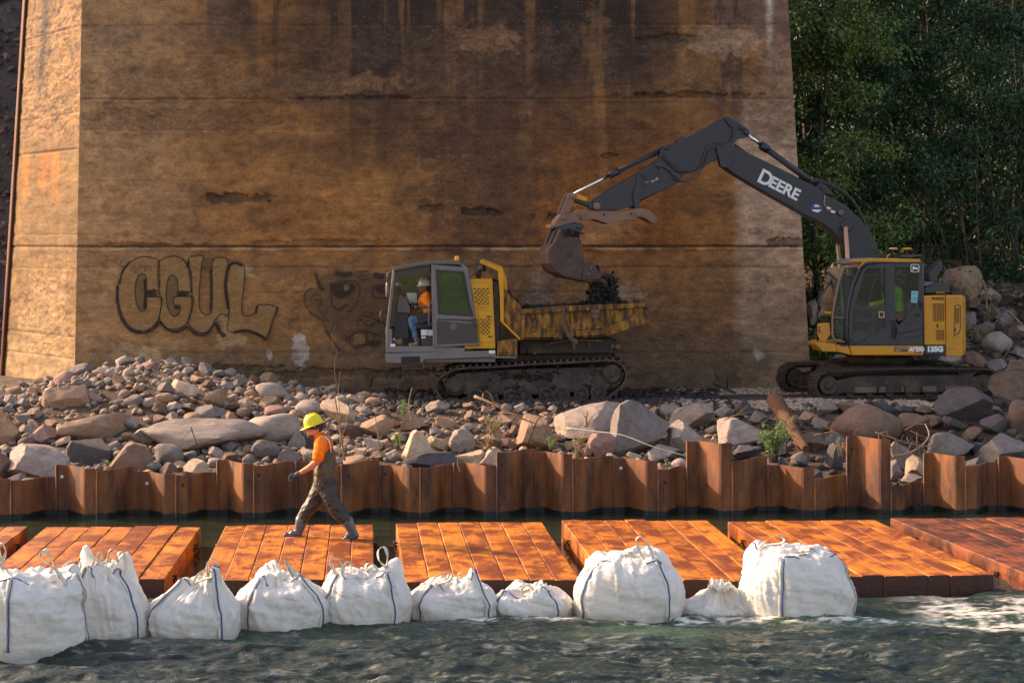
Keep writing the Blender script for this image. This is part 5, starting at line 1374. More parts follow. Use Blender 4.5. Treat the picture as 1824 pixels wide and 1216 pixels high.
mb = MB(); mb.prism(E2.Q([(300,880),(320,835),(380,815),(440,830),(480,870),(430,925),(350,945),(305,930)], C0), C0 - .05, C0 - .02); mb.build('step_light_housing', M['black'], DR, .015)
mb = MB(); mb.prism(E2.Q([(430,945),(560,830),(650,792),(690,880),(740,915),(1005,870),(1018,962),(300,962)], C0), C0 - .02, C0 + .0); mb.prism(E2.Q([(640,690),(700,715),(752,735),(760,960),(640,900)], C0), C0 - .016, C0 + .004); mb.prism(E2.Q([(750,770),(845,760),(1000,725),(1005,800),(760,850)], C0), C0 - .04, C0 - .02); mb.prism(E2.Q([(760,860),(1008,812),(1008,862),(750,918),(700,895)], C0), C0 - .03, C0 - .0)
mb.tube([E2.p3(x, y, C0 - .04) for x, y in ((690,735),(735,720),(748,760),(750,900))], .012, 6); mb.tube([E2.p3(x, y, C0 - .04) for x, y in ((715,740),(722,760),(725,890))], .010, 6); mb.build('lower_side_panel', M['black'], ex, .008)
mb = MB(); mb.prism(E2.Q([(745,205),(975,205),(968,545),(845,705),(780,735),(750,700)], C0), C0 + .012, C0 + .017); mb.build('rear_side_window', M['glass_dark'], ex)
mb = MB(); mb.prism(E2.Q([(745,205),(975,205),(968,700),(345,700),(345,520),(430,215)], C1), C1 - .03, C1 - .02); mb.build('far_side_window', M['glass_dark'], ex)
mb = MB(); mb.prism(E2.Q([(1006,210),(1012,210),(1016,600),(1010,600)], C0), C0 + .05, C1 - .05); mb.build('rear_window', M['glass_dark'], ex)
for x in (850, 640): mb = MB(); mb.tube([E2.p3(x, 205, C1 - .03), E2.p3(x, 700, C1 - .03)], .022, 6); mb.build('far_pillar', M['black'], ex)
mb = MB(); mb.prism(E2.Q([(905,432),(972,434),(962,552),(900,545)], C0), C0 + .006, C0 + .009); mb.build('notice_sheet', M['cyanpaper'], ex)
mb = MB(); 
for y in (452, 462, 500, 508, 528): mb.prism(E2.Q([(915,y),(960,y+1),(960,y+4),(915,y+3)], C0), C0 + .002, C0 + .004)
mb.build('notice_print', M['hose'], ex)
mb = MB(); c_ = E2.q(965, 668, C0); mb.disc(c_, .045, C0 - .03, C0 - .005, 18, rin=.03); mb.build('lock_ring', M['black'], ex)
# emblem: rounded square outline with a leaping animal
mb = MB()
def rsq(x0, y0, x1, y1, r, n=4):
    o = []
    for cx, cy, a0 in ((x1-r,y0+r,-90),(x1-r,y1-r,0),(x0+r,y1-r,90),(x0+r,y0+r,180)):
        for k in range(n + 1): a = R(a0 + 90 * k / n); o.append((cx + r * math.cos(a), cy + r * math.sin(a)))
    return o
frame_of(mb, E2.Q(rsq(895,168,980,248,16), C0), E2.Q(rsq(901,174,974,242,12), C0), C0 - .008, C0 - .003)
mb.prism(E2.Q([(908,205),(920,195),(912,180),(924,190),(936,186),(930,198),(950,202),(962,198),(970,206),(958,212),(972,228),(960,226),(944,216),(932,218),(916,232),(904,236),(920,216)], C0), C0 - .008, C0 - .003); mb.build('emblem', M['white'], ex)
# seat and lunch bag inside
mb = MB(); mb.prism(E2.Q([(760,345),(800,310),(845,375),(830,410),(780,400)], 0), C0 + .35, C0 + .65); mb.prism(E2.Q([(780,420),(850,415),(850,600),(830,700),(770,690)], 0), C0 + .25, C0 + .75); mb.prism(E2.Q([(560,640),(790,640),(790,720),(560,720)], 0), C0 + .25, C0 + .75); mb.build('seat', M['seat'], ex, .03)
mb = MB(); mb.prism(E2.Q([(850,500),(940,470),(930,580),(860,680),(840,690)], C0 + .3), C0 + .1, C0 + .2); mb.build('seat_side', M['seat'], ex, .02)
mb = MB(); mb.prism(E2.Q([(752,655),(800,650),(820,675),(812,715),(775,728),(755,710)], C0 + .1), C0 + .06, C0 + .2); mb.build('red_bag', M['red'], ex, .015)
mb = MB(); mb.prism(E2.Q([(320,690),(560,690),(560,740),(320,740)], C0 + .2), C0 + .1, C0 + .9); mb.prism(E2.Q([(350,430),(400,410),(420,450),(380,690),(350,690)], C1), C1 - .25, C1 - .1); mb.build('control_console', M['seatblk'], ex, .02)
# satellite receivers and roof light
for x, y, xb in ((725,18,722),(858,20,855)):
    mb = MB(); c_ = E2.p3(x, y, C0 + .45); mb.lathe([(.001,.03),(.06,.028),(.098,.008),(.098,-.008),(.05,-.02),(.001,-.022)], c_, 18); a_ = mb.build('satellite_receiver', M['rod_tan' if x < 800 else 'exyellow'], ex)
    mb = MB(); mb.tube([c_, E2.p3(xb, 108, C0 + .45)], .012, 6); mb.build('receiver_mast', M['black'], a_)
mb = MB(); mb.prism(E2.Q([(800,76),(985,72),(990,84),(900,100),(780,98)], C0 + .3), C0 + .2, C0 + .7); mb.tube([E2.p3(750,60,C0+.4), E2.p3(800,95,C0+.4)], .008, 5); mb.build('roof_rack', M['black'], ex)
# catwalk, rail and mirror at the front
mb = MB(); mb.prism(FE.Q([(312,705),(432,715),(440,765),(360,762),(318,722)], Y0), Y0, Y0 + .5); mb.prism(FE.Q([(332,595),(402,590),(410,660),(370,712),(345,690),(330,660)], Y0), Y0 + .05, Y0 + .09); mb.prism(FE.Q([(385,525),(410,523),(410,535),(385,537)], Y0), Y0, Y0 + .2); mb.build('catwalk', M['exyellow'], ex, .01)
mb = MB()
for k in range(3): y = 615 + k * 14; mb.prism(FE.Q([(332,y),(348,y),(348,y+7),(332,y+7)], Y0), Y0 + .045, Y0 + .095)
mb.build('catwalk_slots', M['dark'], ex)
mb = MB(); mb.tube([FE.p3(x, y, Y0 + .6) for x, y in ((458,262),(345,430),(326,475),(326,700))], .018, 6); mb.tube([FE.p3(390,545,Y0+.3), FE.p3(350,640,Y0+.3)], .012, 6); mb.build('handrail', M['black'], ex)
# writing
def etext(name, s, x, y, hpx, mat, v, fr=E2, ang=0, sx=1.0, off=.004):
    k = abs(fr.q(0, y, v)[1] - fr.q(0, y - hpx, v)[1]); p = fr.q(x, y, v)
    return text_mesh(name, s, k / .70, mat, ex, (p[0], v, p[1]), roty=ang, off=off, sx=sx)
etext('model_number', '135G', 1056, 1028, 50, M['white'], Y0 - .012, sx=1.06, off=.010)
etext('owner_lettering', 'ARDO', 886, 1026, 38, M['white'], Y0 - .004, sx=.98, off=.009)
mb = MB(); mb.prism(E2.Q([(925,1030),(1012,1030),(1008,1040),(925,1040)], Y0), Y0 - .003, Y0); mb.build('lettering_underline', M['hose'], ex)
mb = MB(); mb.prism(E2.Q([(736,982),(865,982),(865,1030),(736,1030)], Y0), Y0 - .003, Y0); mb.build('dealer_plate', M['dark'], ex)
etext('dealer_lettering', 'POWERPLAN', 745, 1003, 14, M['rod_tan'], Y0 - .007, sx=1.25, off=.001) if False else None
mb = MB()
for (x0, y0, x1, y1) in ((745,990,762,1002),(768,991,860,1001),(745,1010,800,1022),(805,1014,860,1018)): mb.prism(E2.Q([(x0,y0),(x1,y0),(x1,y1),(x0,y1)], Y0), Y0 - .005, Y0 - .003)
mb.build('dealer_print', M['rod_tan'], ex)
# boom (one welded box), stick, linkage, thumb and bucket
BV = -.10
def bq(pts): return FE.crop(0, 0, 1).Q(pts, BV)
boom = [(1278,268),(1290,258),(1308,262),(1333,279),(1380,302),(1420,322),(1447,334),(1481,358),(1505,372),(1524,389),(1540,405),(1551,424),(1562,455),(1566,540),(1525,560),(1513,466),(1507,448),(1495,430),(1477,410),(1458,397),(1431,384),(1380,355),(1330,326),(1302,309),(1284,296)]
mb = MB(); mb.prism(bq(boom), -.27, .07); BM = mb.build('boom', M['boom'], ex, .012)
mb = MB()
L = list(zip(boom[0:13], boom[1:14]))
mb.tube([FE.crop(0,0,1).p3(x, y, -.10) + Vector((0, 0, .03)) for x, y in boom[2:13]], .035, 6); mb.tube([FE.crop(0,0,1).p3(x, y, -.20) + Vector((0, 0, .03)) for x, y in boom[2:13]], .022, 6)
mb.build('boom_pipes', M['hose'], BM)
mb = MB(); c_ = FB.q(1140, 286, BV); mb.disc(c_, .065, -.30, -.27, 18, chamfer=.01); mb.build('stick_pin', M['exyellow'], BM)
mb = MB(); mb.prism(FE.crop(0,0,1).Q([(1275,262),(1300,252),(1308,262),(1300,300),(1284,298)], -.3), -.32, -.275); mb.build('boom_tip_plate', M['boom'], BM, .01)
mb = MB(); c_ = FE.crop(0,0,1).q(1503, 401, BV); mb.disc(c_, .13, -.31, -.27, 20, chamfer=.02); mb.disc(FE.crop(0,0,1).q(1492, 380, BV), .06, -.31, -.27, 14, chamfer=.02); mb.build('boom_pivot_boss', M['boom'], BM)
mb = MB(); mb.prism(FB.Q([(1630,575),(1650,560),(1690,575),(1692,600),(1670,618),(1628,608)], BV), -.274, -.270); mb.build('round_sticker', M['blue'], BM)
mb = MB(); mb.prism(FB.Q([(1632,598),(1690,600),(1668,614),(1640,608)], BV), -.277, -.274); mb.prism(FB.Q([(1645,572),(1665,570),(1680,580),(1650,584)], BV), -.277, -.274); mb.build('sticker_print', M['white'], BM)
for a, b in (((1722,580),(1735,590)),((1745,600),(1760,612))): mb = MB(); mb.prism(FB.Q([a,(b[0]+8,a[1]+8),(b[0]+4,b[1]+8),(a[0]-4,b[1])], BV), -.276, -.270); mb.build('warning_sticker', M['white'], BM)
mb = MB(); mb.tube([FB.p3(x, y, -.30) for x, y in ((1725,515),(1718,560),(1738,598),(1770,622))], .008, 5); mb.build('grease_line', M['rod_tan'], BM)
mb = MB(); c_ = FB.q(1798, 616, BV); mb.disc(c_, .06, -.33, -.27, 12, chamfer=.015); mb.build('work_light', M['grey'], BM)
p0, p1 = FB.q(1310, 425, BV), FB.q(1565, 556, BV)
ang = -math.atan2(p1[1] - p0[1], p1[0] - p0[0])
hh_ = .235
text_mesh('brand_lettering', 'D', hh_ * 1.16 / .70, M['white'], ex, (p0[0] + .005, -.276, p0[1] - .02), roty=ang, off=.010, sx=1.0)
text_mesh('brand_lettering', 'EERE', hh_ / .76, M['white'], ex, (p0[0] + .235, -.276, p0[1] - .115), roty=ang, off=.010, sx=1.02)
# boom lift cylinders: chromed rods in front of the boom foot
for v in (-.42, .22):
    a, b, c_ = FE.crop(0,0,1).p3(1506, 404, v), FE.crop(0,0,1).p3(1512, 468, v), FE.crop(0,0,1).p3(1517, 560, v)
    if v > 0: a, b, c_ = FE.crop(0,0,1).p3(1492, 436, v), FE.crop(0,0,1).p3(1499, 470, v), FE.crop(0,0,1).p3(1504, 560, v)
    mb = MB(); cyl(mb, a, c_, .042); ro = mb.build('lift_cylinder_rod', M['rod_tan'], ex)
    mb = MB(); cyl(mb, b + (c_ - b) * .25, c_ + (c_ - b) * .8, .07); mb.build('lift_cylinder_barrel', M['black'], ro)
# stick cylinder over the boom
a, b, c_ = FB.p3(1256, 150, -.1), FB.p3(1352, 222, -.1), FB.p3(1700, 476, -.1)
mb = MB(); cyl(mb, a, b, .035); so = mb.build('stick_cylinder_rod', M['chrome'], ex)
mb = MB(); cyl(mb, b, c_, .060); cyl(mb, b, b + (c_ - b) * .12, .082); cyl(mb, c_ - (c_ - b) * .06, c_, .075); mb.tube([p + Vector((0, -.07, -.05)) for p in (b + (c_ - b) * .1, b + (c_ - b) * .5, c_)], .012, 6); mb.build('stick_cylinder_barrel', M['boom'], so)
mb = MB(); mb.prism(FB.Q([(1655,470),(1690,440),(1722,460),(1775,520),(1700,500)], -.1), -.22, .02); mb.disc(FB.q(1703,474,-.1), .05, -.26, .05, 14); mb.build('cylinder_bracket', M['boom'], BM, .01)
hz = crv([(1640,425),(1690,425),(1760,450),(1830,490),(1900,560),(1960,680),(2030,830)], 5)
for dv, dz in ((-.22, 0), (-.16, 12)):
    mb = MB(); mb.tube([FB.p3(x, y + dz, dv) for x, y in hz], .018, 6); mb.build('hydraulic_hose', M['hose'], ex)
# stick
stick = [(1136,62),(1162,64),(1215,98),(1268,132),(1275,160),(1255,182),(1205,192),(1180,218),(1120,290),(1095,308),(1040,330),(985,368),(940,385),(890,392),(870,440),(640,545),(625,572),(520,600),(400,602),(352,592),(372,548),(480,472),(620,395),(755,305),(765,260),(785,235),(905,195)]
mb = MB(); mb.prism(FB.Q(stick, -.1), -.25, .05); ST_ = mb.build('stick', M['stickmud'], ex, .010)
mb = MB(); mb.prism(FB.Q([(785,240),(905,198),(1136,66),(1200,105),(1190,160),(1165,218),(1090,300),(1040,328),(985,362),(930,380),(885,378),(830,340),(785,300),(770,262)], -.1), -.262, .062); mb.build('stick_side_plate', M['boom'], ST_, .006)
for x, y, r_ in ((1228,126,.045),(1255,150,.055),(795,240,.045),(390,578,.07),(1140,286,.09)):
    mb = MB(); mb.disc(FB.q(x, y, -.1), r_, -.31, .1, 16, chamfer=.012); mb.build('pin', M['boom'] if x > 500 else M['tan_mud'], ST_)
mb = MB(); mb.prism(FB.Q([(855,205),(868,190),(905,172),(918,188),(900,200),(870,210)], -.1), -.2, 0); mb.build('hose_clamp', M['black'], ST_)
mb = MB(); cyl(mb, FB.p3(870,425,-.1), FB.p3(600,560,-.1), .05); cyl(mb, FB.p3(600,560,-.1), FB.p3(500,590,-.1), .03); mb.prism(FB.Q([(598,500),(625,440),(660,470),(640,520),(632,590),(606,590)], -.1), -.3, .1); mb.build('thumb_cylinder', M['stickmud'], ST_, .006)
for pts in ([(1130,210),(1060,215),(1030,260),(1010,330),(960,400),(900,430),(850,400),(800,355),(745,338)], [(1150,235),(1080,238),(1045,270),(1020,350),(960,420),(900,440),(840,410)], [(1140,64),(1165,100),(1195,140),(1180,190),(1165,220)], [(770,258),(780,290),(810,320),(870,375),(930,382)],
            [(745,338),(770,360),(755,400),(700,440),(660,458),(640,440),(645,400),(670,395),(690,420)], [(760,345),(790,350),(830,380),(850,400)]):
    mb = MB(); mb.tube([FB.p3(x, y, -.29) for x, y in crv(pts, 5)], .013, 6); mb.build('hose', M['hose'] if len(pts) != 5 else M['boom'], ST_)
for pts in ([(672,440),(692,432),(696,444),(676,452)], [(700,428),(718,422),(722,434),(704,442)], [(724,418),(742,410),(746,424),(728,432)]):
    mb = MB(); mb.prism(FB.Q(pts, -.1), -.27, -.258); mb.build('warning_sticker', M['white'] if pts[0][0] == 700 else M['rod_tan'], ST_)
# bucket cylinder
a, b, c_ = FB.p3(795, 243, -.1), FB.p3(470, 400, -.1), FB.p3(252, 515, -.1)
mb = MB(); cyl(mb, b, c_, .028); bo = mb.build('bucket_cylinder_rod', M['chrome'], ex)
mb = MB(); cyl(mb, a, b, .052); cyl(mb, b + (a - b) * .17, b, .072); mb.tube([a + Vector((0, -.07, -.05)), b + Vector((0, -.07, -.03))], .012, 6); mb.build('bucket_cylinder_barrel', M['boom'], bo)
# link arms, quick coupler, thumb
mb = MB()
for v0, v1 in ((-.30, -.26), (.06, .10)): mb.prism(FBk.Q([(250,100),(275,70),(320,80),(335,110),(310,150),(255,270),(200,285),(190,262)], -.1), v0, v1)
mb.disc(FBk.q(305, 105, -.1), .06, -.33, .13, 16, chamfer=.012); mb.build('bucket_link', M['tan_mud'], ex, .006)
mb = MB(); 
for v0, v1 in ((-.24, -.20), (0, .04)): mb.prism(FBk.Q([(320,125),(345,110),(440,150),(540,180),(560,215),(520,235),(430,190),(325,150)], -.1), v0, v1)
mb.build('guide_link', M['stickmud'], ex, .006)
mb = MB(); mb.prism(FBk.Q([(345,82),(440,120),(436,158),(330,128)], -.1), -.27, -.02); mb.build('yellow_stop_block', M['exyellow'], ex, .01)
mb = MB(); mb.prism(FBk.Q([(135,340),(190,275),(330,255),(360,235),(400,260),(395,310),(350,345),(250,365),(160,390),(130,400)], -.1), -.29, .09); 
for x, y, r_ in ((218,308,.05),(105,390,.045)): mb.disc(FBk.q(x, y, -.1), r_, -.32, .12, 16, chamfer=.012)
mb.build('quick_coupler', M['tan_mud'], ex, .012)
mb = MB()
for v0, v1 in ((-.33, -.29), (.09, .13)): mb.prism(FBk.Q([(350,270),(370,238),(410,232),(470,250),(600,262),(700,265),(800,240),(880,225),(950,220),(1020,240),(1060,280),(1092,345),(1080,362),(1040,355),(980,315),(930,300),(850,325),(760,335),(640,370),(500,322),(380,322)], -.1), v0, v1)
mb.prism(FBk.Q([(480,255),(800,248),(860,320),(640,362),(500,318)], -.1), -.29, .09)
for k in range(2): mb.prism(FBk.Q([(960,240),(1040,262),(1092,345),(1080,362),(1040,355),(960,300)], -.1), -.25 + k * .2, -.15 + k * .2)
mb.disc(FBk.q(398, 270, -.1), .06, -.35, .15, 16, chamfer=.012); mb.disc(FBk.q(918, 265, -.1), .085, -.36, .16, 18, chamfer=.02)
TH = mb.build('thumb', M['tan_mud'], ex, .008)
for x, y in ((588,276),(845,270)): mb = MB(); mb.disc(FBk.q(x, y, -.1), .022, -.337, -.325, 12); mb.build('hole', M['dark'], TH)
# bucket: side plates, curved shell, cutting edge and teeth
bo_ = [(140,395),(380,350),(402,385),(385,440),(400,560),(405,640),(385,745),(440,700),(500,790),(560,855),(545,890),(430,912),(330,890),(200,865),(100,810),(45,735),(38,650),(45,600),(90,540),(110,470)]
side = FBk.Q([(150,420),(300,470),(345,520),(385,745),(440,700),(530,860),(430,908),(330,886),(200,862),(100,808),(50,735),(42,650),(55,600),(100,545)], -.1)
mb = MB(); mb.prism(side, -.62, -.595); mb.prism(side, .395, .42)
shell = FBk.Q([(380,450),(330,440),(210,400),(150,420),(100,545),(52,600),(38,650),(46,735),(98,812),(200,868),(330,893),(430,914),(545,892)], -.1)
vs_ = []; fs = []; th_ = .022
for i, (x, z) in enumerate(shell):
    d = Vector(shell[min(i + 1, len(shell) - 1)]) - Vector(shell[max(i - 1, 0)]); d.normalize(); nn = Vector((-d.y, d.x))
    for o_, v in ((0, -.595), (0, .395), (th_, .395), (th_, -.595)): vs_.append((x + nn.x * o_, v, z + nn.y * o_))
for i in range(len(shell) - 1):
    for k in range(4): k2 = (k + 1) % 4; fs.append((i * 4 + k, i * 4 + k2, i * 4 + 4 + k2, i * 4 + 4 + k))
mb.add(vs_, fs); BK = mb.build('bucket', M['bucket'], ex, .006)
mb = MB()
for v0, v1 in ((-.33, -.29), (.09, .13)): mb.prism(FBk.Q([(140,395),(250,365),(370,348),(400,375),(398,410),(370,440),(300,425),(240,460),(200,520),(100,545),(75,560),(110,480)], -.1), v0, v1)
for x, y in ((352,392),(185,432)): mb.disc(FBk.q(x, y, -.1), .048, -.36, .16, 16, chamfer=.015)
mb.build('bucket_ears', M['black'], BK, .006)
mb = MB(); mb.prism(FBk.Q([(372,770),(440,700),(530,850),(500,880),(345,885)], -.1), -.645, -.62); mb.prism(FBk.Q([(55,690),(120,745),(200,765),(360,770),(330,880),(200,855),(100,800),(55,735)], -.1), -.633, -.62); mb.build('wear_plate', M['tan_mud'] if False else M['bucket'], BK, .005)
for x, y in ((435,772),(412,832)): mb = MB(); mb.disc(FBk.q(x, y, -.1), .02, -.665, -.645, 10, chamfer=.005); mb.build('bolt', M['tan_mud'], BK)
mb = MB(); mb.disc(FBk.q(237, 645, -.1), .065, -.626, -.619, 20); mb.build('round_mark', M['trackdark'], BK)
for k in range(5):
    v = -.52 + k * .23; mb = MB(); mb.prism(FBk.Q([(500,880),(545,860),(590,905),(600,925),(540,905)], -.1), v - .05, v + .05); mb.build('tooth', M['trackmud'], BK, .006)
mb = MB(); clods(mb, 260, lambda r: FBk.p3(r.uniform(430,560), r.uniform(780,880), r.uniform(-.5, .35)) + Vector((0,0,.02)), lambda r: r.uniform(.02, .06), 9); clods(mb, 160, lambda r: FBk.p3(r.uniform(230,380), 455 + r.gauss(0, 18), r.uniform(-.66, -.55)), lambda r: r.uniform(.012, .035), 10); mb.build('mud_in_bucket', M['mudclod'], BK, kind='stuff')

# a spare bucket lying among the boulders at the right edge
sb = empty('spare_bucket', P(1800, 700, 38.3), R(-12), 'dusty grey digging bucket lying on the boulders at the right edge', 'bucket')
mb = MB(); prof = [(-.42, .12), (-.30, -.02), (0, -.10), (.3, -.02), (.5, .22), (.52, .42), (.34, .46), (.1, .44), (-.16, .40), (-.34, .30)]
mb.prism(prof, -.35, -.32); mb.prism(prof, .32, .35)
sh_ = prof[:7]; vs_ = []; fs = []
for i, (x, z) in enumerate(sh_):
    for o_, v in ((0, -.32), (0, .32), (.025, .32), (.025, -.32)): vs_.append((x, v, z + o_))
for i in range(len(sh_) - 1):
    for k in range(4): k2 = (k + 1) % 4; fs.append((i * 4 + k, i * 4 + k2, i * 4 + 4 + k2, i * 4 + 4 + k))
mb.add(vs_, fs); mb.build('bucket_shell', M['mud_grey'], sb, .006)
mb = MB()
for v in (-.1, .1): mb.prism([(-.1,.40),(.1,.44),(.3,.46),(.22,.62),(0,.6)], v - .02, v + .02)
mb.build('mounting_ears', M['mud_grey'], sb, .006)
# ------------------------------------------------------------------ rocks
def ico(sub):
    b = bmesh.new(); bmesh.ops.create_icosphere(b, subdivisions=sub, radius=1.0)
    V = np.array([v.co[:] for v in b.verts]); Fc = np.array([[v.index for v in f.verts] for f in b.faces]); b.free(); return V, Fc
ICO = {k: ico(k) for k in (1, 2, 3, 4)}
def rock_shape(kind, seed, sub):
    V, Fc = ICO[sub]; V = V.copy(); rr = np.random.default_rng(seed)
    if kind != 'round':
        for _ in range({'angular': 16, 'block': 11, 'slab': 13}[kind]):
            n = rr.normal(size=3); n /= np.linalg.norm(n)
            d = rr.uniform(.42, .74) if kind != 'slab' else rr.uniform(.5, .8)
            s_ = V @ n; V -= np.outer(np.clip(s_ - d, 0, None) * .985, n)
    lowf = 1.1 if kind == 'round' else 2.2
    off = Vector(rr.uniform(-50, 50, 3)); am = .30 if kind == 'round' else .05
    W_ = np.array([mnoise.noise(Vector(v) * lowf + off) for v in V]); V *= (1 + am * W_)[:, None]
    if sub >= 3:
        W_ = np.array([mnoise.fractal(Vector(v) * 3.5 + off, 0.8, 2.1, 4) for v in V]); V *= (1 + (.012 if kind == 'round' else .035) * W_)[:, None]
    c = (V.max(0) + V.min(0)) / 2; V -= c; V /= np.abs(V).max(0)
    return V, Fc
def rock_mesh(kind, seed, sub):
    V, Fc = rock_shape(kind, seed, sub); me = mesh_np('rock_' + kind, V, Fc, [M['rock']], True)
    if kind != 'round': me.set_sharp_from_angle(angle=R(26))
    return me
RM = {('round', k): rock_mesh('round', 100 + k, 3) for k in range(9)}
RM.update({('angular', k): rock_mesh('angular', 200 + k, 4 if k < 7 else 3) for k in range(12)})
RM.update({('block', k): rock_mesh('block', 300 + k, 4) for k in range(6)})
RM.update({('slab', k): rock_mesh('slab', 400 + k, 4) for k in range(4)})
NK = {'round': 9, 'angular': 12, 'block': 6, 'slab': 4}
RC = {'grey': lin(128, 116, 110), 'light grey': lin(162, 144, 132), 'dark grey': lin(84, 76, 76), 'tan': lin(164, 130, 104), 'cream': lin(184, 158, 132), 'pinkish': lin(162, 124, 112),
      'brown': lin(118, 90, 74), 'orange': lin(184, 128, 84), 'reddish': lin(138, 98, 84), 'greenish grey': lin(126, 122, 114)}
nr = [0]
def rock(name, kind, loc, half, colour, tilt=0, yaw=None, label=None, cat='rock', group=None, seed=None):
    nr[0] += 1; s_ = nr[0] if seed is None else seed
    o = bpy.data.objects.new(name, RM[(kind, s_ % NK[kind])]); COL.objects.link(o)
    o.location = loc; o.scale = half
    rr = random.Random(s_ * 13 + 5)
    o.rotation_euler = (R(rr.uniform(-14, 14)), -R(tilt) + (R(180) if rr.random() < .4 else 0) * 0, R(rr.uniform(-16, 16) if yaw is None else yaw))
    f = rr.uniform(.88, 1.1); c = RC[colour]; o.color = (c[0] * f, c[1] * f, c[2] * f, 1)
    return tag(o, label, cat, group)
def Drow(py): return float(np.interp(py, [648, 730, 785, 827, 862], [41.8, 38.3, 36.5, 35, 33.4]))
